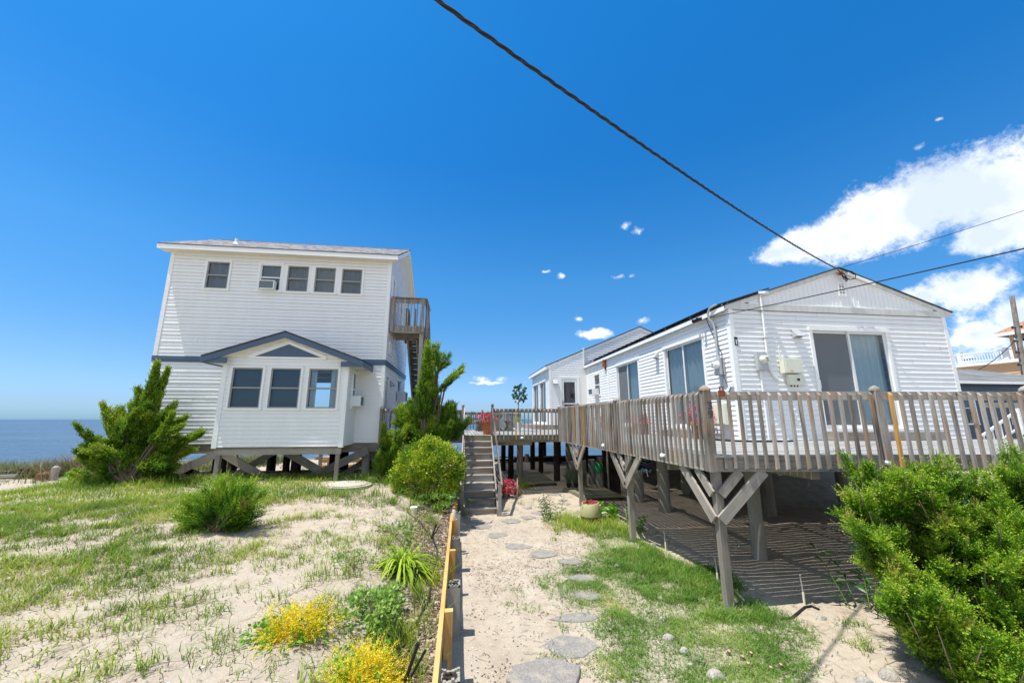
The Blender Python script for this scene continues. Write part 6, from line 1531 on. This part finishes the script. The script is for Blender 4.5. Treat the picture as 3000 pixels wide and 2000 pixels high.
# ================================================================== SHORE
t = thing('seawall', 'dark plank seawall along the water behind the houses', 'seawall', (5, 24, 0))
mb = MB(); x = -15.
while x < 26:
    mb.box(x, x+.24, 24.2, 24.26, -.8, .62 if x > 3.2 else .55); x += .25
mb.build('planks', 'wood_tar', t)
mb = MB(); mb.box(-15, 26, 24.12, 24.34, .63, .70); mb.build('cap', 'wood_deck', t)
mb = MB(); mb.box(-15, 3.0, 24.14, 24.195, .05, .45); mb.build('waler', 'wood_new', t)
for k in range(14):
    x = -14+k*3; mb = MB(); mb.tube([(x, 24.02, -.5), (x, 24.02, .85)], .13, 12); mb.build('piling', 'wood_pile', t, smooth=True)
t = thing('beach_boardwalk', 'low wooden boardwalk with posts behind the tall house', 'boardwalk', (-5, 19, .5))
mb = MB()
for k in range(9): mb.box(-6.2, -2.2, 18.8+k*.15, 18.93+k*.15, 1.20, 1.235)
mb.build('boards', 'wood_brace', t)
for (x, y) in ((-7.4, 18.6), (-6.1, 18.8), (-4.2, 18.8), (-2.4, 18.8), (-6.1, 20), (-2.4, 20)):
    mb = MB(); mb.box(x-.06, x+.06, y-.06, y+.06, .2, 1.9); mb.build('post', 'wood_brace', t)
mb = MB(); mb.box(-6.1, -2.3, 18.74, 18.785, 1.02, 1.19); mb.box(-6.1, -2.3, 18.74, 18.785, .75, .92); mb.box(-6.1, -2.3, 19.9, 19.94, 1.75, 1.86); mb.build('beam', 'wood_new', t)
g = gzs(-20, 21)
t = thing('driftwood_beam', 'weathered heavy timber lying in the beach grass at the left edge', 'timber', (-19, 17, g))
mb = MB(); mb.beam((-30, 21.2, g+.16), (-20.6, 21.6, g+.18), .3, .32); mb.build('beam', 'wood_grey', t)
t = thing('driftwood_plank', 'grey plank slanting down from the heavy beach timber', 'timber', (-18, 16.4, g))
mb = MB(); mb.beam((-29, 19.4, g+.0), (-19.6, 20.9, g+.20), .16, .12); mb.build('plank', 'wood_deck', t)
for (x, y, h, w, mt, lb) in ((-20.2, 21.9, .42, .5, 'wood_tar', 'dark square stump at the end of the heavy beach timber'), (-18.6, 20.9, .26, .36, 'planterbrown', 'brown stump on the beach sand beside the grey post'), (-18.0, 20.7, .55, .2, 'wood_grey', 'grey broken post standing on the beach sand')):
    g2 = gzs(x, y); t = thing('beach_stump', lb, 'stump', (x, y, g2)); mb = MB(); mb.beam((x, y, g2-.2), (x+.05, y, g2+h), w, w); mb.lathe([(w*.6, g2+h-.005), (w*.3, g2+h+.05), (0, g2+h+.07)], (x+.05, y, 0), 8); mb.build('wood', mt, t)

# ================================================================== NEIGHBOURS
NB = thing('blue_house', 'navy clapboard house with a grey hipped roof beyond the cottage at right', 'house', (33, 25, .2))
w = Wall((24.5, 20.4), (1, 0), (0, -1))
mb = MB(); w.siding(mb, 17, .6, 5.05, [(5.75, 6.85, 2.6, 4.55), (9.3, 10.5, 2.6, 4.55)], course=.19); mb.build('wall', 'navy', NB)
mb = MB(); mb.box(24.5, 24.55, 20.42, 28, .6, 5.05); mb.build('wall', 'navy', NB)
w.window(NB, 5.72, 6.88, 2.57, 4.58, sash='alu', cover='curtain_grey'); w.window(NB, 9.27, 10.53, 2.57, 4.58, sash='alu', cover='curtain_grey')
mb = MB(); slab(mb, [(24, 19.95, 5.2), (40, 19.95, 5.2), (38.0, 24.6, 6.6), (30.5, 24.6, 6.6)], .05); slab(mb, [(24, 29, 5.2), (24, 19.95, 5.2), (30.5, 24.6, 6.6), (30.5, 24.7, 6.6)], .05); slab(mb, [(40, 19.95, 5.2), (40, 29, 5.2), (38, 24.7, 6.6), (38, 24.6, 6.6)], .05)
mb.build('roof', 'shingle_grey', NB)
mb = MB(); mb.box(24, 42, 19.85, 19.97, 5.02, 5.18); mb.build('gutter', 'white_paint', NB)
t = thing('porch_stair_railing', 'white railing of a porch stair in front of the navy house', 'railing', (31, 18, 1.5))
mb = MB(); mb.beam((28.6, 18.6, 2.0), (31.2, 18.6, 3.3), .08, .12); mb.beam((31.2, 18.6, 3.3), (36, 18.6, 3.3), .08, .12); mb.beam((28.6, 18.6, 1.2), (31.2, 18.6, 2.45), .06, .1); mb.beam((31.2, 18.6, 2.45), (36, 18.6, 2.45), .06, .1); mb.build('rail', 'white_paint', t)
for k in range(15):
    x = 28.7+k*.32; f = min(1, (x-28.6)/2.6); mb = MB(); mb.beam((x, 18.6, 1.2+1.25*f), (x, 18.6, 2.0+1.3*f), .05, .05); mb.build('baluster', 'white_paint', t)
for x in (31.3, 33.4):
    mb = MB(); mb.beam((x, 18.55, .1), (x, 18.55, 3.5), .14, .14); mb.build('post', 'white_paint', t)
clump_shrub('hedge', 'low green hedge at the foot of the white porch railing', (33, 17.9, 1.0), (4, .8, .9), 'hosta', 3000, .14, .08, (33, 17.9, .2), clusters=120)
TN = thing('tan_house', 'tan clapboard house with a white-railed roof deck far right', 'house', (56, 34, .2))
w = Wall((52.0, 41), (.1, -.995), (-.995, -.1))
mb = MB(); w.siding(mb, 14, .5, 8.55, course=.26, lip=.03); mb.build('wall', 'tan', TN)
w2 = Wall((53.4, 27.07), (.995, .1), (.1, -.995))
mb = MB(); w2.siding(mb, 10, .5, 11.2, course=.26, lip=.03); mb.build('wall', 'tan', TN)
mb = MB(); mb.prism([(51.7, 41, 8.3), (53.1, 26.8, 8.3), (66, 28, 8.3), (66, 41, 8.3)], (0, 0, .30)); mb.build('roof_deck', 'white_paint', TN)
rl = None
mb = MB(); A = w.p(0, 0, 0); 
mb.beam(w.p(0, .1, 9.6), w.p(10.3, .1, 9.6), .12, .10); mb.beam(w.p(0, .1, 8.75), w.p(10.3, .1, 8.75), .1, .08); rl = mb.build('railing', 'white_paint', TN)
for k in range(48):
    mb = MB(); mb.beam(w.p(.2+k*.21, .1, 8.78), w.p(.2+k*.21, .1, 9.57), .06, .06); mb.build('baluster', 'white_paint', rl)
for a in (3.2, 6.5, 9.9):
    mb = MB(); mb.beam(w.p(a, .1, 8.6), w.p(a, .1, 9.8), .3, .3); mb.build('railing_post', 'white_paint', rl)
mb = MB(); w.box(mb, 11.6, 14, -.2, .0, 8.6, 11.1); w.box(mb, 10.3, 10.5, -.2, 0, 8.6, 11.1); mb.build('upper_wall', 'tan', TN)
mb = MB(); slab(mb, [w.p(9.4, .8, 11.1), w.p(16, .8, 11.1), w.p(16, -5, 14.2), w.p(13, -5, 14.2)], .2); slab(mb, [w.p(9.4, -10, 11.1), w.p(9.4, .8, 11.1), w.p(13, -5, 14.2), w.p(13, -5.2, 14.2)], .2); mb.build('roof', 'shingle_tan', TN)
mb = MB(); mb.beam(w.p(9.4, .85, 11.0), w.p(16, .85, 11.0), .15, .3); mb.build('gutter', 'white_paint', TN)
t = thing('roof_deck_chair', 'dark blue folded chair behind the white roof deck railing', 'chair', w.p(6.3, -.6, 8.6))
mb = MB(); mb.beam(w.p(6.0, -.5, 8.6), w.p(6.3, -.7, 9.95), .25, .12); mb.beam(w.p(6.3, -.6, 9.1), w.p(7.2, -.7, 9.15), .4, .1); mb.build('frame', 'person_blue', t)
UP = thing('utility_pole', 'weathered wooden utility pole with insulators at the right edge', 'utility pole', (42.6, 25, .2))
def polep(z): f = (z-.2)/12.6; return Vector((43.0+1.45*f, 25, z))
mb = MB(); mb.tube([polep(-.2), polep(4), polep(8), polep(12.75)], [.22, .20, .17, .14], 14); mb.build('pole', 'wood_grey', UP)
for z, s in ((9.0, -1), (9.15, 1), (8.1, -1), (7.1, -1), (10.2, 1), (10.1, -1)):
    p = polep(z); mb = MB(); mb.tube([p, p+Vector((s*.42, 0, 0))], .04, 7); q = p+Vector((s*.45, 0, 0)); mb.lathe([(.04, -.10), (.08, -.08), (.045, -.03), (.08, .0), (.045, .04), (.065, .07), (.02, .10)], q, 12); mb.build('insulator', 'wood_tar', UP)
mb = MB(); mb.tube(catenary(polep(9)+Vector((-.45, 0, 0)), (37.5, 25.5, 5.9), .5, 20), .028, 6); mb.tube([polep(9.15)+Vector((.45, 0, 0)), polep(8.6)+Vector((1.2, -.2, 0)), polep(9.3)+Vector((2.5, -.3, .2))], .03, 6); mb.tube([polep(8.1)+Vector((.2, 0, 0)), polep(7.5)+Vector((.9, -.1, 0)), polep(8.6)+Vector((2, -.2, .2))], .03, 6); mb.build('lead', 'black', UP, smooth=True)

# ================================================================== GRASS AND LITTER
def blades(xy, h, lean, w, segs=2):
    n = len(xy); z = gz(xy[:, 0], xy[:, 1])-.01
    P = np.concatenate([xy, z[:, None]], 1); a = RNG.random(n)*6.283
    dirv = np.stack([np.cos(a), np.sin(a), np.zeros(n)], -1); side = np.stack([-np.sin(a+RNG.normal(size=n)*.6), np.cos(a+RNG.normal(size=n)*.6), np.zeros(n)], -1)
    up = np.array([0, 0, 1.]); out = []; prev = P; pw = (w*.5*np.ones(n))[:, None]
    for i in range(1, segs+1):
        t = i/segs; p = P+up*(h*t*(1-.25*lean*t))[:, None]+dirv*(h*lean*t*t)[:, None]
        ww = (w*.5*(1-t**1.4)+.0008)[:, None] if not np.isscalar(w) else np.full((n, 1), w*.5*(1-t**1.4)+.0008)
        out.append(np.stack([prev-side*pw, prev+side*pw, p+side*ww, p-side*ww], 1)); prev = p; pw = ww
    return out
def grass(name, xy, hmean, w, mat, tone=.45, lean=.6, segs=2):
    n = len(xy); h = hmean*(.5+.9*RNG.random(n)); ln = lean*(.3+1.2*RNG.random(n))
    q = blades(xy, h, ln, w*(.7+.6*RNG.random(n)), segs)
    patch = fbm(xy[:, 0], xy[:, 1], .8, 21, 4)
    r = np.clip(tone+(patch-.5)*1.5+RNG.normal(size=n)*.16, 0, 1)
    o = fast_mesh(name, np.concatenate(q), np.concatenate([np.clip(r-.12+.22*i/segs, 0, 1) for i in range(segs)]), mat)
    return tag(o, kind='stuff')
def scatter(n, x0, x1, y0, y1, dens):
    xy = np.stack([RNG.uniform(x0, x1, n), RNG.uniform(y0, y1, n)], -1); return xy[RNG.random(n) < dens(xy[:, 0], xy[:, 1])]
def tufts(cent, per, rad):
    k = RNG.integers(int(per*.5), int(per*1.5), len(cent)); idx = np.repeat(np.arange(len(cent)), k)
    s = rad*(.5+RNG.random(len(cent)))[idx]
    return cent[idx]+RNG.normal(size=(len(idx), 2))*s[:, None]
# lawn strip in front of the tall house
def d_lawn(x, y):
    e = fbm(x, y, 1.6, 31, 4)-.5
    a = ss(9.3, 10.3, y+e*2.2)*(1-ss(12.1, 12.9, y+e*.8+.05*np.minimum(0, x+9)))*(1-ss(-2.9, -1.9, x+e))
    a = a*(1-np.exp(-(((x+2.9)/.95)**2+((y-11.25)/.55)**2)**2))
    a = a*(1-.85*ss(.0, .2, e)*(1-ss(10.8, 11.8, y)))*(.45+.55*ss(-.15, .1, fbm(x, y, .6, 33, 3)-.42))
    return np.clip(a, 0, 1)
L1 = scatter(62000, -19, -1.9, 8.6, 13.2, d_lawn)
L1 = L1[~((np.abs(L1[:, 0]+5.8) < 3.2) & (L1[:, 1] > 12.75))]
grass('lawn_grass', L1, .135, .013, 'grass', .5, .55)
# sparse tufts in the sandy slope, in diagonal drifts
def d_tuft(x, y):
    u = x*.9+y*.35; v = -x*.35+y*.9
    s = fbm(u*.35, v*1.15, .62, 41, 4); b = fbm(x, y, 2.2, 43, 3)
    left = ss(1.2, 7.0, -x)
    f = ss(.455, .57, s*.75+b*.25+.075*left)
    return np.clip(f*(.13+.95*left), 0, 1)
T1 = scatter(11500, -15, -.5, 3.2, 10.2, d_tuft)
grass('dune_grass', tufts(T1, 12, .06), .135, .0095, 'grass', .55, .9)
T2 = scatter(1300, -9, -.6, 3.4, 10.5, lambda x, y: .8*np.ones_like(x))
grass('sparse_grass', tufts(T2, 9, .05), .11, .009, 'grass', .6, .9)
grass('dead_grass', tufts(np.concatenate([T1[::2], T1[1::4], T2[::2]]), 9, .09), .07, .009, 'drygrass', .45, 1.8)
# by the wall: taller tufts
WT = np.array([(-.45, 9.9), (-.6, 9.0), (-.95, 8.6), (-1.6, 9.6), (-1.8, 6.25), (-1.0, 5.6), (-.7, 4.7), (-.62, 4.9), (-.34, 6.2), (-.33, 5.8), (-.3, 7.0), (-.36, 4.3), (-1.3, 7.2), (-1.0, 9.8), (-1.5, 5.2), (-1.2, 3.9), (-.3, 5.0), (-1.7, 9.9), (-2.0, 10.3), (-1.3, 10.4)])
grass('tall_grass', tufts(np.repeat(WT, 2, 0)+RNG.normal(size=(40, 2))*.10, 26, .07), .30, .010, 'grass', .45, .6, 3)
grass('juniper_foot_grass', tufts(np.stack([RNG.uniform(-2.8, -1.0, 60), RNG.uniform(11.2, 12.3, 60)], -1), 14, .09), .26, .011, 'grass', .5, .6, 3)
grass('left_tree_grass', tufts(np.stack([RNG.uniform(-10, -6.8, 70), RNG.uniform(11.2, 12.2, 70)], -1), 14, .09), .26, .012, 'grass', .5, .6, 3)
# right hand grass
RB = np.array([[4.1, 2.2, 3.6], [4.7, 2.0, 4.3], [5.4, 1.9, 4.7], [6.0, 1.75, 4.9], [6.7, 1.7, 4.9], [7.4, 1.8, 4.75], [8.1, 2.1, 4.5], [8.8, 2.5, 4.35], [9.4, 2.9, 4.3], [10.1, 2.9, 4.4], [11.2, 2.95, 4.3], [11.9, 3.1, 3.9]])
def d_right(x, y):
    e = fbm(x, y, .9, 51, 4)-.5; a = np.interp(y, RB[:, 0], RB[:, 1]); b = np.interp(y, RB[:, 0], RB[:, 2])
    w = b-a; t = (x-a)/w
    f = ss(-.10, .35, t+e*1.1)*(1-ss(.85, 1.05, t+e*.5))*ss(3.9, 4.7, y+e)*(1-ss(11.6, 12.2, y))
    f = f*np.where(y > 8.7, ss(-.15, .05, e)+.25, 1.)
    f = f*(.25+.75*ss(-.16, .02, fbm(x, y, .55, 57, 4)-.5+.12*(t-.35)))
    for (sx, sy, w_, d_, _) in STONES: f = f*(1-np.exp(-(((x-sx)/(w_*.50))**2+((y-sy)/(d_*.50))**2)**3))
    return np.clip(f, 0, 1)
Rg = scatter(150000, 1.4, 5.2, 3.8, 12.2, d_right)
grass('path_grass', Rg, .070, .0075, 'grass_short', .45, 1.3)
Rt = scatter(2400, 2.6, 4.9, 5.6, 8.9, lambda x, y: d_right(x, y)*ss(2.6, 4.0, x))
grass('deck_post_grass', tufts(Rt, 9, .06), .12, .008, 'grass_short', .45, 1.0, 3)
BG = np.concatenate([np.stack([3.3+.5*RNG.normal(size=110), 10.25+.40*RNG.normal(size=110)], -1), np.stack([2.9+.2*RNG.normal(size=40), 10.9+.3*RNG.normal(size=40)], -1)])
BG = BG[((BG[:, 0]-bc[0])**2+(BG[:, 1]-bc[1])**2) > .1]
grass('barrel_grass', tufts(BG, 18, .07), .24, .009, 'grass', .42, .8, 3)
grass('pile_foot_grass', tufts(np.array([(2.5, 15.7), (2.6, 15.9), (2.35, 15.8), (2.3, 15.5)]), 40, .08), .34, .012, 'grass', .6, .6, 3)
grass('dry_tuft', tufts(np.array([(2.05, 14.4), (2.1, 14.5), (2.0, 14.6)]), 50, .06), .30, .010, 'drygrass', .4, .3, 3)
grass('stair_side_grass', tufts(np.stack([RNG.uniform(1.3, 2.7, 46), RNG.uniform(12.1, 15., 46)], -1), 9, .08), .09, .010, 'drygrass', .6, 1.0)
SW = np.concatenate([scatter(420, 4.9, 6.6, 3.6, 5.4, lambda x, y: ss(.5, .62, fbm(x, y, .6, 61, 3)))])
grass('sand_grass', tufts(SW, 12, .05), .10, .008, 'grass_short', .5, 1.0)
cl = scatter(900, .7, 2.2, 4.1, 7.6, lambda x, y: ss(.56, .66, fbm(x, y, .5, 71, 3)))
grass('creeping_grass', tufts(cl, 8, .05), .05, .007, 'grass_short', .55, 1.2)
# beach grass band
def d_beach(x, y): e = fbm(x, y, 2.5, 81, 3)-.5; return np.clip(ss(20.9, 21.9, y+e*1.6)*(1-ss(23.2, 24, y))*ss(8.8, 10.5, -x), 0, 1)
Bt = scatter(60000, -46, -8.8, 19.5, 24.2, d_beach)
grass('beach_grass', Bt, .62, .03, 'beachgrass', .45, .6)
Bt = scatter(700, -22, -3, 17.5, 23.5, lambda x, y: ss(.50, .62, fbm(x, y, 2., 91, 3)))
grass('shore_tufts', tufts(Bt, 7, .1), .2, .022, 'beachgrass', .6, .7)
BT = np.stack([-18.0+1.0*RNG.normal(size=110), 22.4+.5*RNG.normal(size=110)], -1)
grass('dead_brush', tufts(BT, 20, .12), .95, .022, 'drygrass', .35, .8, 3)
# litter flakes and shells lying on the sand
def flakes(name, xy, s, mat):
    n = len(xy); z = gz(xy[:, 0], xy[:, 1])+.006; P = np.concatenate([xy, z[:, None]], 1); a = RNG.random(n)*6.283
    d = np.stack([np.cos(a), np.sin(a), RNG.normal(size=n)*.25], -1); sd = np.stack([-np.sin(a), np.cos(a), RNG.normal(size=n)*.25], -1)
    L = (s*(.4+1.0*RNG.random(n)))[:, None]; W = L*(.25+.3*RNG.random(n))[:, None]
    q = np.stack([P-d*L/2, P+sd*W/2, P+d*L/2, P-sd*W/2], 1); q[:, :, 2] = np.maximum(q[:, :, 2], z[:, None]-.002)
    return tag(fast_mesh(name, q, RNG.random(n), mat), kind='stuff')
li = scatter(9000, .15, 3.2, 4.2, 12, lambda x, y: .15+.85*ss(.48, .64, fbm(x, y, .8, 101, 3)))
flakes('bark_litter', li, .032, 'litter')
li = scatter(7000, -7, -.25, 3.5, 10.5, lambda x, y: .10+.9*ss(.52, .66, fbm(x, y, 1.1, 103, 3)))
flakes('leaf_litter', li, .035, 'litter')
li = scatter(9500, -.95, -.18, 3.2, 11.8, lambda x, y: np.ones_like(x)*.9)
flakes('wall_ditch_litter', li, .06, 'litter')
def twigs(name, xy, s, mat):
    n = len(xy); z = gz(xy[:, 0], xy[:, 1])+.008; P = np.concatenate([xy, z[:, None]], 1); a = RNG.random(n)*6.283
    d = np.stack([np.cos(a), np.sin(a), np.zeros(n)], -1); sd = np.stack([-np.sin(a), np.cos(a), np.zeros(n)], -1)
    L = (s*(.4+1.2*RNG.random(n)))[:, None]; w = (.0015+.0022*RNG.random(n))[:, None]; m = P+sd*L*.12*RNG.normal(size=(n, 1)); m[:, 2] += .004
    q = np.concatenate([np.stack([P-d*L/2-sd*w, P-d*L/2+sd*w, m+sd*w, m-sd*w], 1), np.stack([m-sd*w, m+sd*w, P+d*L/2+sd*w*.5, P+d*L/2-sd*w*.5], 1)])
    return tag(fast_mesh(name, q, np.tile(RNG.random(n), 2), mat), kind='stuff')
tw = np.concatenate([scatter(900, .1, 3.4, 4.2, 12, lambda x, y: .8+0*x), scatter(1000, -8, -.2, 3.4, 10.5, lambda x, y: .3+.7*ss(.5, .6, fbm(x, y, 1., 111, 3))), scatter(1500, -1.3, -.2, 3.3, 11, lambda x, y: .9+0*x), scatter(700, 4, 8, 3.6, 6, lambda x, y: .8+0*x)])
twigs('fallen_twigs', tw, .11, 'litter')
sh = np.concatenate([scatter(900, -8, 0, 3.5, 10, lambda x, y: .45+0*x), scatter(900, .2, 3, 4.2, 12, lambda x, y: .6+0*x), scatter(1700, 4.2, 6.2, 8.0, 12, lambda x, y: .9+0*x)])
flakes('shell_fragments', sh, .028, 'shell')

# ================================================================== SKY, SUN, CAMERA
SUN = Vector((-.33, -.085, 1.)).normalized()
el = math.asin(SUN.z); azs = math.atan2(SUN.x, SUN.y)
W = bpy.data.worlds.new('World'); sc.world = W; W.use_nodes = True
nt = W.node_tree; nt.nodes.clear(); h = NT(nt)
out = nt.nodes.new('ShaderNodeOutputWorld'); bg = nt.nodes.new('ShaderNodeBackground')
sky = nt.nodes.new('ShaderNodeTexSky'); sky.sky_type = 'NISHITA'; sky.sun_disc = False
sky.sun_elevation = el; sky.sun_rotation = azs; sky.altitude = 0; sky.air_density = 1.0; sky.dust_density = .6; sky.ozone_density = 2.2
tc = nt.nodes.new('ShaderNodeTexCoord'); vec = tc.outputs['Generated']
hs = nt.nodes.new('ShaderNodeHueSaturation'); hs.inputs['Saturation'].default_value = 1.35; hs.inputs['Hue'].default_value = .5; h.l(sky.outputs[0], hs.inputs['Color'])
sepv = nt.nodes.new('ShaderNodeSeparateXYZ'); h.l(vec, sepv.inputs[0])
az = h.math('ARCTAN2', sepv.outputs[0], sepv.outputs[1]); elv = h.math('ARCSINE', sepv.outputs[2])
tint = h.ramp(h.math('DIVIDE', elv, 1.5708, clamp=True), [(0., (.29, .53, 1.0)), (.022, (.335, .475, .83)), (.083, (.42, .535, .66)), (.22, (.46, .71, .77)), (.39, (.23, .69, .82)), (.54, (.20, .76, .88)), (1., (.20, .76, .88))])
skyc = h.vmath('MULTIPLY', h.vmath('MULTIPLY', hs.outputs[0], tint), (2., 2., 2.))
comb = nt.nodes.new('ShaderNodeCombineXYZ'); h.l(az, comb.inputs[0]); h.l(elv, comb.inputs[1])
wn = nt.nodes.new('ShaderNodeTexNoise'); wn.inputs['Scale'].default_value = 26; wn.inputs['Detail'].default_value = 5; h.l(vec, wn.inputs['Vector'])
warp = h.vmath('MULTIPLY', h.vmath('SUBTRACT', wn.outputs['Color'], (.5, .5, .5)), (.034, .026, 0))
q = h.vmath('ADD', comb.outputs[0], warp)
CL = [(0.7907, 0.3501, 0.0702, 0.0305), (0.8707, 0.3521, 0.0876, 0.0507), (0.9197, 0.3689, 0.071, 0.0603), (0.981, 0.3714, 0.0669, 0.0679), (1.0282, 0.3757, 0.0602, 0.0589), (1.0732, 0.3503, 0.0567, 0.0766), (1.1165, 0.3463, 0.0533, 0.0819), (1.0523, 0.2919, 0.0517, 0.0266), (1.1014, 0.2789, 0.0452, 0.0299), (0.753, 0.345, 0.0431, 0.0154), (1.0132, 0.2122, 0.0518, 0.0336), (0.9562, 0.2125, 0.0314, 0.0209), (1.0391, 0.2112, 0.0173, 0.0217), (1.0124, 0.1344, 0.0397, 0.0306), (1.0613, 0.156, 0.0354, 0.0368), (1.0025, 0.1679, 0.0224, 0.017), (0.9963, 0.1023, 0.0204, 0.0158), (1.0561, 0.103, 0.032, 0.021), (0.4367, 0.4656, 0.019, 0.0124), (0.4673, 0.4489, 0.0202, 0.014), (0.2208, 0.3726, 0.0147, 0.0059), (0.259, 0.361, 0.02, 0.0076), (0.4091, 0.3449, 0.0222, 0.0099), (0.4431, 0.3449, 0.0184, 0.0082), (0.4634, 0.2379, 0.021, 0.0124), (0.3004, 0.2529, 0.0123, 0.0103), (0.3406, 0.2116, 0.0472, 0.0146), (0.3063, 0.2216, 0.0209, 0.0121), (0.0513, 0.0979, 0.0235, 0.0113), (0.1038, 0.0999, 0.0263, 0.0113), (0.0654, 0.0902, 0.0436, 0.0043), (0.1616, 0.0946, 0.0088, 0.0035), (0.9971, 0.4651, 0.0187, 0.0064), (1.0625, 0.4355, 0.0211, 0.007), (1.0294, 0.4973, 0.0117, 0.0051),
      (2.2, .50, .50, .24), (-2.3, .45, .52, .22), (3.0, .62, .45, .28), (-2.95, .32, .40, .14), (1.95, .25, .26, .10), (-1.9, .28, .32, .12), (2.6, 1.0, .9, .24), (-1.2, 1.12, .8, .18), (-2.6, .9, .8, .22), (2.5, .22, .45, .14), (-2.2, .2, .4, .12), (3.14, .18, .4, .1), (-3.1, .2, .3, .12), (2.45, .55, .80, .38), (-2.45, .55, .80, .38), (.3, 1.36, 3.4, .17)]  # unseen cloud banks behind the camera and overhead, added for whiter fill light
dmin = None; dlow = None
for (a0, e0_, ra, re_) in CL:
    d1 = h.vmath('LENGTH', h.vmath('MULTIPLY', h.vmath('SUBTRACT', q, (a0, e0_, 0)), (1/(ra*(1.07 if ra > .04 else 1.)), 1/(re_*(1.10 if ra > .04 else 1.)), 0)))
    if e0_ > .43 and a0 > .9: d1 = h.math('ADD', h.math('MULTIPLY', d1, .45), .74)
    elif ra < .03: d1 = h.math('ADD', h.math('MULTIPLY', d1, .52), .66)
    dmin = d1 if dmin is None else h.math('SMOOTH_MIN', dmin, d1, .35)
n1 = h.noise(vec, 22, 9, .62, .2); n2 = h.noise(vec, 9, 5, .55)
n3 = h.noise(vec, 62, 6, .68, .6); n4 = h.noise(vec, 150, 5, .65, .8)
den = h.math('MULTIPLY', h.math('SUBTRACT', 1.05, dmin), 2.1); den = h.math('ADD', den, h.math('MULTIPLY', h.math('SUBTRACT', n1, .5), 2.1)); den = h.math('ADD', den, h.math('MULTIPLY', h.math('SUBTRACT', n3, .5), 1.1)); den = h.math('ADD', den, h.math('MULTIPLY', h.math('SUBTRACT', n4, .5), .55))
alpha = h.ramp(h.math('MULTIPLY', den, .8), [(.0, 0.), (.22, .16), (.5, .62), (.72, .90), (1.0, 1.)])
shade = h.math('ADD', h.math('MULTIPLY', n2, .9), h.math('MULTIPLY', h.math('SUBTRACT', 1., dmin), -.22))
ccol = h.ramp(shade, [(.24, (.58, .66, .77)), (.40, (.80, .85, .91)), (.56, (1., 1., 1.))])
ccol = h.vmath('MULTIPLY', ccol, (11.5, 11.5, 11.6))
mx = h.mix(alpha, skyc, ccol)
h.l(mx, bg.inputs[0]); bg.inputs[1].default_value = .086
h.l(bg.outputs[0], out.inputs[0])

sl = bpy.data.lights.new('sun', 'SUN'); sl.energy = 4.8; sl.angle = R(.53); sl.color = (1., .965, .91)
so = bpy.data.objects.new('sun', sl); COL.objects.link(so); so.location = (-10, -3, 30); so.rotation_euler = (-SUN).to_track_quat('-Z', 'Y').to_euler()

cam = bpy.data.cameras.new('camera'); cam.sensor_width = 36; cam.lens = 13.68; cam.clip_start = .05; cam.clip_end = 20000
co = bpy.data.objects.new('camera', cam); COL.objects.link(co); co.location = (0, 0, 2.9); co.rotation_euler = (R(90+11.2858), 0, R(-7.3525)); sc.camera = co
sc.view_settings.view_transform = 'Standard'; sc.view_settings.look = 'None'; sc.view_settings.exposure = .48; sc.view_settings.gamma = 1
sc.cycles.max_bounces = 8; sc.cycles.transparent_max_bounces = 12; sc.cycles.caustics_reflective = False; sc.cycles.caustics_refractive = False
try: sc.cycles.use_denoising = True
except Exception: pass
